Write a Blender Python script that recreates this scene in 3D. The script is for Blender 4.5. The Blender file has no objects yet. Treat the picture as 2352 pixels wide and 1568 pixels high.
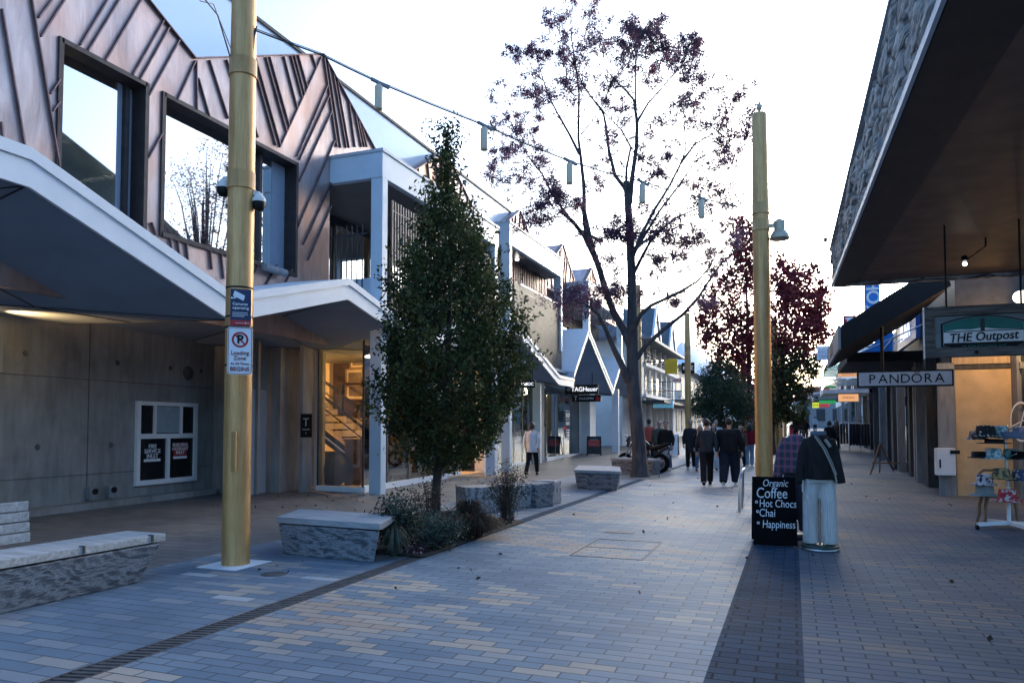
import bpy, math, random
import numpy as np
from mathutils import Vector, Matrix
R = math.radians
rnd = random.Random(11)
SC = bpy.context.scene
COL = SC.collection

# ------------------------------------------------------------------ camera, sky, sun, exposure
F, CX, PY0, EYE = 1696.0, 1176.0, 910.0, 1.5          # focal length etc. in units of a 2352 px wide picture
YAW = math.atan(646 / F); PITCH = math.atan(70 / F)
fw = Vector((-math.sin(YAW) * math.cos(PITCH), math.cos(YAW) * math.cos(PITCH), math.sin(PITCH)))
rt = Vector((math.cos(YAW), math.sin(YAW), 0)); upv = rt.cross(fw)
cam = bpy.data.cameras.new('camera'); cam_o = bpy.data.objects.new('camera', cam); COL.objects.link(cam_o)
cam.sensor_width = 36; cam.lens = 36 * F / 2352; cam.shift_y = 126 / 2352; cam.clip_end = 3000; cam.clip_start = .05
cam_o.location = (0, 0, EYE); cam_o.rotation_euler = (math.pi / 2 + PITCH, 0, YAW)
SC.camera = cam_o

SUN_EL, SUN_AZ = R(11), R(10)         # low behind the far end of the street, right of its axis (angle from +Y)
world = bpy.data.worlds.new('World'); SC.world = world; world.use_nodes = True
wn = world.node_tree; bg = wn.nodes['Background']
sky = wn.nodes.new('ShaderNodeTexSky'); sky.sky_type = 'NISHITA'; sky.sun_disc = False
sky.sun_elevation = SUN_EL; sky.sun_rotation = SUN_AZ; sky.air_density = 1.0; sky.dust_density = 6.0; sky.ozone_density = 4.3
wn.links.new(sky.outputs[0], bg.inputs[0]); bg.inputs[1].default_value = .15
sun = bpy.data.lights.new('sun', 'SUN'); sun.energy = .35; sun.angle = R(40); sun.color = (1, .93, .85)
sun_o = bpy.data.objects.new('sun', sun); COL.objects.link(sun_o); sun_o.location = (20, 30, 30)
sd = Vector((math.sin(SUN_AZ) * math.cos(SUN_EL), math.cos(SUN_AZ) * math.cos(SUN_EL), math.sin(SUN_EL)))
sun_o.rotation_euler = sd.to_track_quat('Z', 'Y').to_euler()
SC.view_settings.view_transform = 'Standard'; SC.view_settings.look = 'None'
SC.view_settings.exposure = 2.45; SC.view_settings.gamma = 1; SC.view_settings.use_curve_mapping = False
SC.cycles.max_bounces = 6; SC.cycles.transparent_max_bounces = 16; SC.cycles.sample_clamp_indirect = 3
SC.cycles.use_denoising = True

# ------------------------------------------------------------------ picture <-> place
def ray(px, py): return fw + rt * ((px - CX) / F) - upv * ((py - PY0) / F)
def gz(y): return max(0.0, .018 * (y - 32))
def G(px, py, z=0.0):
    d = ray(px, py); t = (z - EYE) / d.z; return Vector((d.x * t, d.y * t, z))
def PX(px, py, x):
    d = ray(px, py); t = x / d.x; return Vector((x, d.y * t, EYE + d.z * t))
def PY(px, py, y):
    d = ray(px, py); t = y / d.y; return Vector((d.x * t, y, EYE + d.z * t))
def at(px, py, dist): return Vector((0, 0, EYE)) + ray(px, py) * dist
def gxy(px, dist):
    p = at(px, 980, dist); return Vector((p.x, p.y, gz(p.y)))

# ------------------------------------------------------------------ objects and labels
ORG = {}
def tag(o, label=None, cat=None, group=None, kind=None):
    if label: o['label'] = label
    if cat: o['category'] = cat
    if group: o['group'] = group
    if kind: o['kind'] = kind
    return o
def thing(name, label, cat, loc=(0, 0, 0), group=None, rz=0.0):
    o = bpy.data.objects.new(name, None); COL.objects.link(o); o.location = loc; o.rotation_euler.z = rz
    o.empty_display_size = .2; ORG[o.name] = Vector(loc)
    return tag(o, label, cat, group)
def copy_tree(o, parent=None):
    c = o.copy(); COL.objects.link(c)
    if parent: c.parent = parent
    for ch in list(o.children): copy_tree(ch, c)
    return c

def unit(v):
    v = Vector(v); return v.normalized() if v.length > 1e-9 else Vector((0, 0, 1))
def frame_for(d):
    d = unit(d); a = Vector((0, 0, 1)) if abs(d.z) < .9 else Vector((1, 0, 0))
    u = d.cross(a).normalized(); return u, d.cross(u).normalized()

class MB:
    """collects shapes; build() links them as ONE mesh object"""
    def __init__(s): s.v = []; s.f = []; s.m = []; s.s = []
    def add(s, vs, fs, mi=0, sm=False):
        b = len(s.v); s.v.extend(Vector(v) for v in vs)
        for f in fs: s.f.append([i + b for i in f]); s.m.append(mi); s.s.append(sm)
        return s
    def obox(s, c, ax, ay, az, mi=0):
        c, ax, ay, az = Vector(c), Vector(ax), Vector(ay), Vector(az)
        vs = [c + ax * i + ay * j + az * k for k in (-1, 1) for j in (-1, 1) for i in (-1, 1)]
        fs = [(0, 2, 3, 1), (4, 5, 7, 6), (0, 1, 5, 4), (2, 6, 7, 3), (0, 4, 6, 2), (1, 3, 7, 5)]
        if ax.cross(ay).dot(az) < 0: fs = [f[::-1] for f in fs]
        return s.add(vs, fs, mi)
    def box(s, x0, y0, z0, x1, y1, z1, mi=0):
        return s.obox(((x0 + x1) / 2, (y0 + y1) / 2, (z0 + z1) / 2), (abs(x1 - x0) / 2, 0, 0), (0, abs(y1 - y0) / 2, 0), (0, 0, abs(z1 - z0) / 2), mi)
    def bar(s, a, b, w, h, up=(0, 0, 1), mi=0):
        a, b = Vector(a), Vector(b); d = unit(b - a); sd_ = d.cross(Vector(up))
        if sd_.length < 1e-4: sd_ = d.cross(Vector((1, 0, 0)))
        sd_.normalize(); u = sd_.cross(d).normalized()
        return s.obox((a + b) / 2, (b - a) / 2, sd_ * w / 2, u * h / 2, mi)
    def prism(s, poly, vec, mi=0):
        poly = [Vector(p) for p in poly]; vec = Vector(vec); n = len(poly)
        nrm = Vector((0, 0, 0))
        for i in range(n): nrm += poly[i].cross(poly[(i + 1) % n])
        if nrm.dot(vec) > 0: poly = poly[::-1]
        vs = poly + [p + vec for p in poly]
        fs = [tuple(range(n)), tuple(range(2 * n - 1, n - 1, -1))]
        fs += [((i + 1) % n, i, n + i, n + (i + 1) % n) for i in range(n)]
        return s.add(vs, fs, mi)
    def quad(s, *p, mi=0): return s.add(p, [tuple(range(len(p)))], mi)
    def tube(s, pts, rads, n=8, mi=0, caps=True, sm=True, flat=None):
        pts = [Vector(p) for p in pts]
        if not hasattr(rads, '__len__'): rads = [rads] * len(pts)
        vs = []; fs = []; u = None
        for i, p in enumerate(pts):
            d = unit((pts[min(i + 1, len(pts) - 1)] - pts[max(i - 1, 0)]))
            if u is None: u, w = frame_for(d)
            else:
                u = u - d * u.dot(d); u = u.normalized() if u.length > 1e-6 else frame_for(d)[0]; w = d.cross(u)
            for k in range(n):
                t = 2 * math.pi * k / n
                vs.append(p + (u * math.cos(t) + w * math.sin(t)) * rads[i])
        for i in range(len(pts) - 1):
            for k in range(n):
                a = i * n + k; b = i * n + (k + 1) % n; fs.append((a, b, b + n, a + n))
        s.add(vs, fs, mi, sm)
        if caps:
            s.add(vs[:n], [tuple(range(n - 1, -1, -1))], mi); s.add(vs[-n:], [tuple(range(n))], mi)
        return s
    def cyl(s, a, b, r0, r1=None, n=16, mi=0, caps=True): return s.tube([a, b], [r0, r0 if r1 is None else r1], n, mi, caps)
    def lathe(s, c, prof, n=20, mi=0, axis=(0, 0, 1), sm=True):
        c = Vector(c); ax = unit(axis); u, w = frame_for(ax); vs = []; fs = []
        for r, z in prof:
            for k in range(n):
                t = 2 * math.pi * k / n; vs.append(c + ax * z + (u * math.cos(t) + w * math.sin(t)) * max(r, 1e-4))
        for i in range(len(prof) - 1):
            for k in range(n):
                a = i * n + k; b = i * n + (k + 1) % n; fs.append((a, b, b + n, a + n))
        return s.add(vs, fs, mi, sm)
    def ball(s, c, r, nu=14, nv=9, mi=0, ax=None):
        c = Vector(c); r = Vector(r) if hasattr(r, '__len__') else Vector((r, r, r)); vs = []; fs = []
        X, Y, Z = ax if ax else (Vector((1, 0, 0)), Vector((0, 1, 0)), Vector((0, 0, 1)))
        for j in range(nv + 1):
            ph = math.pi * j / nv - math.pi / 2; ph = max(-1.54, min(1.54, ph))
            for k in range(nu):
                t = 2 * math.pi * k / nu
                vs.append(c + X * (r.x * math.cos(ph) * math.cos(t)) + Y * (r.y * math.cos(ph) * math.sin(t)) + Z * (r.z * math.sin(ph)))
        for j in range(nv):
            for k in range(nu):
                a = j * nu + k; b = j * nu + (k + 1) % nu; fs.append((a, b, b + nu, a + nu))
        fs.append(tuple(range(nu - 1, -1, -1))); fs.append(tuple(range(nv * nu, nv * nu + nu)))
        return s.add(vs, fs, mi, True)
    def text(s, txt, o, ux, uy, size, mi=0, ext=.004, align='CENTER', shear=0.0, sx=1.0, bold=0.0):
        vs, fs = text_mesh(txt, align, shear, bold); o = Vector(o); ux = unit(ux); uy = unit(uy); n = ux.cross(uy)
        return s.add([o + ux * (v[0] * size * sx) + uy * (v[1] * size) + n * (v[2] * ext) for v in vs], fs, mi)
    def build(s, name, mats, parent=None, label=None, cat=None, group=None, kind=None, local=False, bevel=0):
        me = bpy.data.meshes.new(name)
        if parent is not None: org = Vector((0, 0, 0)) if local else ORG[parent.name]
        elif kind or local: org = Vector((0, 0, 0))
        else:
            xs = [v.x for v in s.v]; ys = [v.y for v in s.v]; zs = [v.z for v in s.v]
            org = Vector(((min(xs) + max(xs)) / 2, (min(ys) + max(ys)) / 2, min(zs)))
        me.from_pydata([v - org for v in s.v], [], s.f)
        if not isinstance(mats, (list, tuple)): mats = [mats]
        for m_ in mats: me.materials.append(m_)
        me.polygons.foreach_set('material_index', s.m); me.polygons.foreach_set('use_smooth', s.s); me.update()
        o = bpy.data.objects.new(name, me); COL.objects.link(o)
        if parent is not None: o.parent = parent
        else: o.location = org
        ORG[o.name] = org
        if bevel:
            b = o.modifiers.new('bevel', 'BEVEL'); b.width = bevel; b.segments = 2; b.limit_method = 'ANGLE'; b.angle_limit = R(40)
        return tag(o, label, cat, group, kind)

_tc = {}
def text_mesh(txt, align, shear, bold):
    key = (txt, align, shear, bold)
    if key not in _tc:
        cu = bpy.data.curves.new('lettering', 'FONT'); cu.body = txt; cu.size = 1; cu.align_x = align; cu.align_y = 'CENTER'
        cu.shear = shear; cu.extrude = 1.0; cu.offset = bold; cu.resolution_u = 3
        ob = bpy.data.objects.new('lettering', cu); COL.objects.link(ob)
        dg = bpy.context.evaluated_depsgraph_get(); me = bpy.data.meshes.new_from_object(ob.evaluated_get(dg))
        _tc[key] = ([v.co.copy() for v in me.vertices], [tuple(p.vertices) for p in me.polygons])
        bpy.data.objects.remove(ob); bpy.data.meshes.remove(me); bpy.data.curves.remove(cu)
    return _tc[key]

# ------------------------------------------------------------------ materials
class NT:
    def __init__(s, name):
        s.mat = bpy.data.materials.new(name); s.mat.use_nodes = True; s.t = s.mat.node_tree; s.p = s.t.nodes['Principled BSDF']
    def n(s, typ, **kw):
        nd = s.t.nodes.new(typ)
        for k, v in kw.items():
            if k.startswith('_'): setattr(nd, k[1:], v)
            else: s.set(nd.inputs[k.replace('_', ' ') if not k.startswith('i') or not k[1:].isdigit() else int(k[1:])], v)
        return nd
    def set(s, inp, v):
        if isinstance(v, bpy.types.NodeSocket): s.t.links.new(v, inp)
        elif isinstance(v, (tuple, list)) and len(v) == 3 and inp.type == 'RGBA': inp.default_value = (*v, 1)
        else: inp.default_value = v
    def m(s, op, a, b=0.0, c=None):
        nd = s.t.nodes.new('ShaderNodeMath'); nd.operation = op; s.set(nd.inputs[0], a); s.set(nd.inputs[1], b)
        if c is not None: s.set(nd.inputs[2], c)
        return nd.outputs[0]
    def mix(s, f, a, b, blend='MIX'):
        nd = s.t.nodes.new('ShaderNodeMix'); nd.data_type = 'RGBA'; nd.blend_type = blend
        s.set(nd.inputs[0], f); s.set(nd.inputs[6], a); s.set(nd.inputs[7], b); return nd.outputs[2]
    def pos(s): return s.t.nodes.new('ShaderNodeNewGeometry').outputs['Position']
    def obj(s): return s.t.nodes.new('ShaderNodeTexCoord').outputs['Object']
    def mapv(s, v, scale=(1, 1, 1), rot=(0, 0, 0)):
        nd = s.t.nodes.new('ShaderNodeMapping'); s.t.links.new(v, nd.inputs[0]); nd.inputs['Scale'].default_value = scale; nd.inputs['Rotation'].default_value = rot; return nd.outputs[0]
    def noise(s, v, scale, detail=4, rough=.55, dist=0.0):
        nd = s.t.nodes.new('ShaderNodeTexNoise'); s.t.links.new(v, nd.inputs['Vector']); nd.inputs['Scale'].default_value = scale
        nd.inputs['Detail'].default_value = detail; nd.inputs['Roughness'].default_value = rough; nd.inputs['Distortion'].default_value = dist; return nd.outputs[0]
    def ramp(s, f, stops, interp='LINEAR'):
        nd = s.t.nodes.new('ShaderNodeValToRGB'); s.t.links.new(f, nd.inputs[0]); cr = nd.color_ramp; cr.interpolation = interp
        while len(cr.elements) < len(stops): cr.elements.new(.5)
        for e, (p_, c_) in zip(cr.elements, stops): e.position = p_; e.color = (*c_, 1) if len(c_) == 3 else c_
        return nd.outputs[0]
    def bump(s, h, strength=.3, dist=.01):
        nd = s.t.nodes.new('ShaderNodeBump'); s.t.links.new(h, nd.inputs['Height']); nd.inputs['Strength'].default_value = strength; nd.inputs['Distance'].default_value = dist
        s.t.links.new(nd.outputs[0], s.p.inputs['Normal'])
    def fin(s, col=None, rough=None, metal=None, spec=None):
        if col is not None: s.set(s.p.inputs['Base Color'], col)
        if rough is not None: s.set(s.p.inputs['Roughness'], rough)
        if metal is not None: s.set(s.p.inputs['Metallic'], metal)
        if spec is not None: s.set(s.p.inputs['Specular IOR Level'], spec)
        return s.mat
def plain(name, c, rough=.6, metal=0.0, var=.12, scale=6.0, bump=0.0, spec=None):
    n = NT(name); v = n.obj(); f = n.noise(v, scale, 5)
    lo = tuple(x * (1 - var) for x in c); hi = tuple(min(1, x * (1 + var)) for x in c)
    col = n.ramp(f, [(.3, lo), (.7, hi)])
    f2 = n.noise(v, scale * 4, 3)
    if bump: n.bump(f2, bump, .01)
    return n.fin(col, n.m('ADD', rough - .06, n.m('MULTIPLY', f2, .12)), metal, spec)
def emit(name, c, strength, base=(.5, .5, .5)):
    n = NT(name); n.fin(base, .5); n.p.inputs['Emission Color'].default_value = (*c, 1); n.p.inputs['Emission Strength'].default_value = strength * .3; return n.mat
def streaks(name, c1, c2, scale, rough=.6, axis_scale=(1, 1, 8), metal=0, bump=.2, extra=None, dist=.6):
    n = NT(name); v = n.mapv(n.obj(), axis_scale); f = n.noise(v, scale, 6, .6, dist)
    col = n.ramp(f, [(.3, c1), (.72, c2)] if extra is None else [(.25, c1), (.5, extra), (.75, c2)])
    n.bump(f, bump, .01); return n.fin(col, rough, metal)
def paver(name, w, h, ramp, rough=.62, gap=.007, mort=(.06, .07, .082), cl=.45, bump=.35, fine=.12, offrand=0.0, pale=None, spec=.28):
    n = NT(name); P = n.t.nodes.new('ShaderNodeSeparateXYZ'); n.t.links.new(n.pos(), P.inputs[0]); x, y = P.outputs[0], P.outputs[1]
    ry = n.m('DIVIDE', y, h); row = n.m('FLOOR', ry); fy = n.m('SUBTRACT', ry, row)
    wr = n.n('ShaderNodeTexWhiteNoise', _noise_dimensions='1D'); n.t.links.new(row, wr.inputs['W'])
    off = n.m('ADD', n.m('MULTIPLY', row, .5), n.m('MULTIPLY', wr.outputs[0], offrand))
    rx = n.m('ADD', n.m('DIVIDE', x, w), off); colm = n.m('FLOOR', rx); fx = n.m('SUBTRACT', rx, colm)
    cv = n.n('ShaderNodeCombineXYZ'); n.t.links.new(colm, cv.inputs[0]); n.t.links.new(row, cv.inputs[1])
    wb = n.n('ShaderNodeTexWhiteNoise', _noise_dimensions='2D'); n.t.links.new(cv.outputs[0], wb.inputs['Vector'])
    clus = n.noise(n.mapv(cv.outputs[0], (.11 * w / .3, .055 * h / .12, 1)), 1.0, 2, .5)
    t = n.m('ADD', n.m('MULTIPLY', wb.outputs[0], 1 - cl), n.m('MULTIPLY', n.m('MULTIPLY_ADD', clus, 2.4, -.7), cl))
    c = n.ramp(t, ramp)
    gr = n.noise(n.pos(), 60, 4, .7); bl = n.noise(n.pos(), 1.3, 5, .6)
    c = n.mix(1.0, c, n.ramp(gr, [(.25, (1 - fine,) * 3), (.75, (1 + fine * .6,) * 3)]), 'MULTIPLY')
    c = n.mix(.55, c, n.ramp(bl, [(.3, (.72, .74, .76)), (.65, (1.06, 1.05, 1.03))]), 'MULTIPLY')
    wr2 = n.noise(n.pos(), .33, 4, .6); c = n.mix(.7, c, n.ramp(wr2, [(.32, (.72, .73, .76)), (.62, (1.1, 1.09, 1.06))]), 'MULTIPLY')
    if pale:
        c = n.mix(n.m('GREATER_THAN', wb.outputs[0], pale[0]), c, pale[1])
    ex = n.m('MULTIPLY', n.m('MINIMUM', fx, n.m('SUBTRACT', 1.0, fx)), w); ey = n.m('MULTIPLY', n.m('MINIMUM', fy, n.m('SUBTRACT', 1.0, fy)), h)
    e = n.m('MINIMUM', ex, ey); edge = n.n('ShaderNodeMapRange', _interpolation_type='SMOOTHSTEP'); n.t.links.new(e, edge.inputs[0]); edge.inputs[1].default_value = gap * .35; edge.inputs[2].default_value = gap * 1.2
    sp = n.noise(n.pos(), 3.5, 6, .75)
    c = n.mix(n.ramp(sp, [(.66, (0, 0, 0)), (.72, (.5, .5, .5))]), c, (.08, .08, .085))
    c = n.mix(edge.outputs[0], mort, c)
    hh = n.m('ADD', edge.outputs[0], n.m('ADD', n.m('MULTIPLY', gr, .25), n.m('MULTIPLY', wb.outputs[0], .15))); n.bump(hh, bump, .006)
    return n.fin(c, n.m('ADD', rough - .1, n.m('MULTIPLY', bl, .2)), 0, spec)

BL = [(.0, (.105, .15, .195)), (.30, (.15, .205, .26)), (.46, (.195, .25, .30)), (.56, (.255, .285, .305)), (.63, (.44, .38, .315)), (.80, (.40, .305, .24))]
M = {}
M['pav_street'] = paver('street paving', .30, .11, BL, cl=.62)
M['pav_left'] = paver('slab paving', .42, .14, [(0, (.12, .17, .22)), (.5, (.155, .21, .265)), (.76, (.25, .275, .30)), (.80, (.36, .325, .28))], gap=.007, mort=(.07, .085, .10), pale=(.985, (.36, .375, .39)))
M['pav_walk'] = paver('walkway paving', .4, .2, [(0, (.12, .115, .11)), (.5, (.165, .155, .15)), (.9, (.21, .195, .185))], rough=.6, gap=.007, mort=(.04, .04, .04))
M['pav_right'] = paver('footpath paving', .28, .105, [(0, (.085, .112, .15)), (.4, (.115, .145, .185)), (.62, (.15, .17, .195)), (.8, (.23, .20, .18))], cl=.55, gap=.008, mort=(.03, .038, .05), rough=.75, spec=.15)
M['cobble'] = paver('dark cobbles', .24, .115, [(0, (.022, .046, .078)), (.5, (.036, .070, .115)), (1, (.056, .098, .150))], rough=.75, gap=.008, mort=(.012, .018, .025), bump=.6, fine=.5, spec=.06)
M['asphalt'] = plain('far paving', (.24, .25, .26), .8, var=.25, scale=2)
M['soil'] = plain('soil', (.035, .028, .022), .95, var=.5, scale=20, bump=.8)
M['gravel'] = plain('tree pit gravel', (.20, .19, .16), .95, var=.45, scale=40, bump=.8)
M['iron'] = plain('dark iron', (.095, .088, .088), .6, .3, .3, 10)
M['white_paint'] = plain('white paint', (.74, .77, .80), .42, var=.05, scale=2)
M['loggia_paint'] = plain('pale blue grey paint', (.52, .62, .70), .4, var=.05, scale=2)
M['soffit'] = plain('grey soffit board', (.23, .285, .37), .6, var=.1, scale=1.5)
M['loggia_soffit'] = plain('brown grey soffit', (.15, .14, .14), .4, var=.15, scale=1.5)
M['black'] = plain('black paint', (.007, .007, .008), .55, var=.3, spec=.25)
M['char'] = plain('charcoal', (.03, .032, .036), .6, var=.3)
M['chalk'] = plain('matt blackboard', (.004, .004, .005), .8, var=.4, spec=.08)
M['white'] = plain('white enamel', (.8, .81, .82), .4, var=.04)
M['steel'] = plain('steel', (.55, .56, .57), .3, .9, .1)
M['bronze_slat'] = plain('taupe metal slats', (.19, .165, .145), .5, .2, .12)
M['cream'] = plain('cream render', (.66, .63, .58), .8, var=.08, scale=2, bump=.1)
M['render_white'] = plain('white render', (.72, .72, .71), .8, var=.08, scale=1.5, bump=.1)
M['slate'] = plain('slate roof', (.10, .115, .13), .6, var=.25, scale=5)
M['roof_blue'] = plain('blue grey roof sheet', (.42, .47, .52), .4, var=.06, scale=2)
M['timber_post'] = streaks('dark timber post', (.03, .03, .032), (.085, .08, .075), 3, .8, (6, 6, .5))
M['grey_post'] = streaks('grey post', (.16, .17, .18), (.28, .29, .30), 3, .7, (5, 5, .6))
M['wood_seat'] = streaks('weathered timber', (.30, .27, .24), (.62, .60, .56), 2.2, .7, (1, 12, 12), bump=.4)
M['wood_grey'] = streaks('grey weathered timber', (.22, .23, .24), (.40, .41, .42), 2.2, .7, (1.2, 12, 12), bump=.4)
M['wood_warm'] = streaks('warm wood', (.12, .06, .025), (.30, .17, .08), 3, .5, (8, 8, .6))
M['bark'] = streaks('bark', (.022, .020, .020), (.085, .075, .07), 9, .9, (1, 1, .25), bump=1.0)
M['bark_pale'] = streaks('grey bark', (.028, .026, .028), (.095, .09, .095), 9, .9, (1, 1, .25), bump=.8)
def stone_mat(name, dark, mid, light, rot, sc=2.6):
    n = NT(name); v = n.mapv(n.obj(), (1.0, 1.0, 3.2), rot); w = n.noise(v, sc, 9, .68, 1.6); w2 = n.noise(n.mapv(n.obj(), (.6, .6, 7), rot), sc * 1.6, 6, .7, 2.5); g = n.noise(n.obj(), 70, 3, .7)
    sx = n.t.nodes.new('ShaderNodeSeparateXYZ'); n.t.links.new(n.mapv(n.obj(), (1, 1, 1), rot), sx.inputs[0]); bd = n.m('SINE', n.m('ADD', n.m('MULTIPLY', n.m('ADD', sx.outputs[2], n.m('MULTIPLY', n.m('ADD', sx.outputs[0], sx.outputs[1]), .55)), 34.0), n.m('MULTIPLY', n.noise(n.obj(), 1.7, 3, .5), 16.0)))
    t = n.m('ADD', n.m('ADD', n.m('MULTIPLY', w, .50), n.m('MULTIPLY', w2, .40)), n.m('MULTIPLY', n.m('ADD', bd, 1.0), .05))
    c = n.ramp(t, [(.33, dark), (.43, mid), (.50, light), (.55, mid), (.62, dark), (.72, light)])
    c = n.mix(1, c, n.ramp(g, [(.3, (.65,) * 3), (.7, (1.25,) * 3)]), 'MULTIPLY'); n.bump(n.m('ADD', t, n.m('MULTIPLY', g, .3)), .35, .015); return n.fin(c, .55)
M['stone'] = stone_mat('veined grey stone', (.028, .036, .048), (.085, .098, .115), (.27, .285, .30), (.2, .45, .3))
M['stone_pale'] = stone_mat('striped pale stone', (.07, .08, .10), (.22, .23, .25), (.48, .48, .48), (1.2, .25, .2), 2)
def gold_mat():
    n = NT('gold pole paint'); f = n.noise(n.mapv(n.obj(), (1, 1, .35)), 5, 4); g = n.noise(n.obj(), 45, 3)
    c = n.ramp(f, [(.3, (.50, .275, .095)), (.7, (.66, .39, .165))]); st_ = n.noise(n.mapv(n.obj(), (9, 9, .5)), 2.2, 5, .7); c = n.mix(1, c, n.ramp(st_, [(.32, (.70, .66, .6)), (.55, (1.04,) * 3)]), 'MULTIPLY'); c = n.mix(n.ramp(g, [(.68, (0, 0, 0)), (.74, (.7,) * 3)]), c, (.12, .08, .04))
    return n.fin(c, n.m('ADD', .38, n.m('MULTIPLY', f, .15)), .40)
M['gold'] = gold_mat()
M['lantern'] = plain('ivory lantern enamel', (.60, .49, .35), .5, var=.06)
M['gold_grey'] = plain('grey gold lamp paint', (.42, .37, .27), .45, .4, .1)
def copper_mat():
    n = NT('weathered copper'); v = n.pos(); f = n.noise(n.mapv(v, (1.2, 1.2, .35)), 1.6, 5, .6, .5); g = n.noise(n.mapv(v, (5, 5, .6)), 3, 4); h = n.noise(v, .45, 2)
    c = n.ramp(f, [(.25, (.24, .185, .18)), (.5, (.42, .345, .34)), (.75, (.60, .53, .525))])
    c = n.mix(n.ramp(g, [(.5, (0, 0, 0)), (.8, (.5,) * 3)]), c, (.58, .54, .56))
    c = n.mix(n.ramp(h, [(.45, (0, 0, 0)), (.7, (.75,) * 3)]), c, (.52, .28, .19)); n.bump(f, .25, .05)
    return n.fin(c, n.m('ADD', .30, n.m('MULTIPLY', g, .22)), .75)
M['copper'] = copper_mat()
M['copper_seam'] = plain('dark copper seam', (.17, .115, .12), .45, .7, .3)
M['copper_reveal'] = plain('dark bronze reveal', (.055, .045, .045), .5, .5, .2)
def concrete_mat():
    n = NT('board marked concrete'); v = n.pos(); f = n.noise(v, .9, 7, .62); g = n.noise(n.mapv(v, (3, 3, .5)), 2.5, 5); k = n.noise(v, 28, 4)
    c = n.ramp(f, [(.28, (.19, .19, .185)), (.5, (.275, .275, .27)), (.75, (.36, .36, .35))])
    c = n.mix(.6, c, n.ramp(g, [(.3, (.62,) * 3), (.6, (1.05,) * 3)]), 'MULTIPLY'); n.bump(n.m('ADD', f, n.m('MULTIPLY', k, .25)), .4, .02)
    return n.fin(c, .85)
M['concrete'] = concrete_mat()
M['concrete_dark'] = plain('concrete joint', (.10, .10, .095), .9, var=.3)
def brick_mat():
    n = NT('interior brick'); b = n.n('ShaderNodeTexBrick'); n.t.links.new(n.mapv(n.pos(), (1, 1, 1), (math.pi / 2, 0, 0)), b.inputs['Vector'])
    b.inputs['Scale'].default_value = 1; b.inputs['Brick Width'].default_value = .23; b.inputs['Row Height'].default_value = .08; b.inputs['Mortar Size'].default_value = .008
    b.inputs['Color1'].default_value = (.085, .04, .026, 1); b.inputs['Color2'].default_value = (.045, .022, .016, 1); b.inputs['Mortar'].default_value = (.012, .010, .008, 1)
    n.bump(b.outputs[1], .4, .01); return n.fin(b.outputs[0], .85)
M['brick'] = brick_mat()
def glass_mat(name, tint, refl, rough=.015, dark=(.02, .025, .03)):
    n = NT(name); t = n.t; out = t.nodes['Material Output']; t.nodes.remove(n.p)
    gl = t.nodes.new('ShaderNodeBsdfGlossy'); gl.inputs['Roughness'].default_value = rough; gl.inputs['Color'].default_value = (.92, .95, .97, 1)
    tr = t.nodes.new('ShaderNodeBsdfTransparent'); tr.inputs['Color'].default_value = (*tint, 1)
    fr = t.nodes.new('ShaderNodeFresnel'); fr.inputs['IOR'].default_value = 1.5
    mx = t.nodes.new('ShaderNodeMixShader'); f = n.m('MINIMUM', n.m('ADD', n.m('MULTIPLY', fr.outputs[0], 1.2), refl), .95)
    t.links.new(f, mx.inputs[0]); t.links.new(tr.outputs[0], mx.inputs[1]); t.links.new(gl.outputs[0], mx.inputs[2]); t.links.new(mx.outputs[0], out.inputs[0]); return n.mat
M['glass_upper'] = glass_mat('reflective window glass', (.55, .58, .60), .50)
M['glass_shop'] = glass_mat('shop window glass', (.88, .92, .92), .05)
M['glass_screen'] = glass_mat('roof glass screen', (.75, .82, .86), .30, .12)
def frosted():
    n = NT('frosted roof glass'); t = n.t; out = t.nodes['Material Output']; n.fin((.92, .93, .94), .25); tl = t.nodes.new('ShaderNodeBsdfTranslucent'); tl.inputs[0].default_value = (.88, .93, .97, 1); tr = t.nodes.new('ShaderNodeBsdfTransparent'); a = t.nodes.new('ShaderNodeMixShader'); b = t.nodes.new('ShaderNodeMixShader'); a.inputs[0].default_value = .55; b.inputs[0].default_value = .45
    t.links.new(n.p.outputs[0], a.inputs[1]); t.links.new(tl.outputs[0], a.inputs[2]); t.links.new(a.outputs[0], b.inputs[1]); t.links.new(tr.outputs[0], b.inputs[2]); t.links.new(b.outputs[0], out.inputs[0]); return n.mat
M['glass_screen'] = frosted()
M['glass_blue'] = glass_mat('blue tinted canopy glass', (.45, .62, .70), .30, .05)
M['warm_wall'] = plain('warm plaster', (.62, .50, .34), .8, var=.1, scale=2)
M['tan_panel'] = plain('tan board', (.62, .42, .22), .6, var=.15, scale=3)
M['dark_int'] = plain('dark interior', (.05, .05, .055), .8, var=.3)
M['mid_int'] = plain('shop interior', (.22, .22, .21), .8, var=.2)
M['awning_soffit'] = plain('dark timber soffit', (.11, .065, .046), .55, var=.35, scale=3)
M['awning_edge'] = plain('black soffit strip', (.012, .014, .018), .6, var=.35, scale=3)
M['awning_trim'] = plain('pale blue metal trim', (.38, .45, .50), .5, var=.06)
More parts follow.
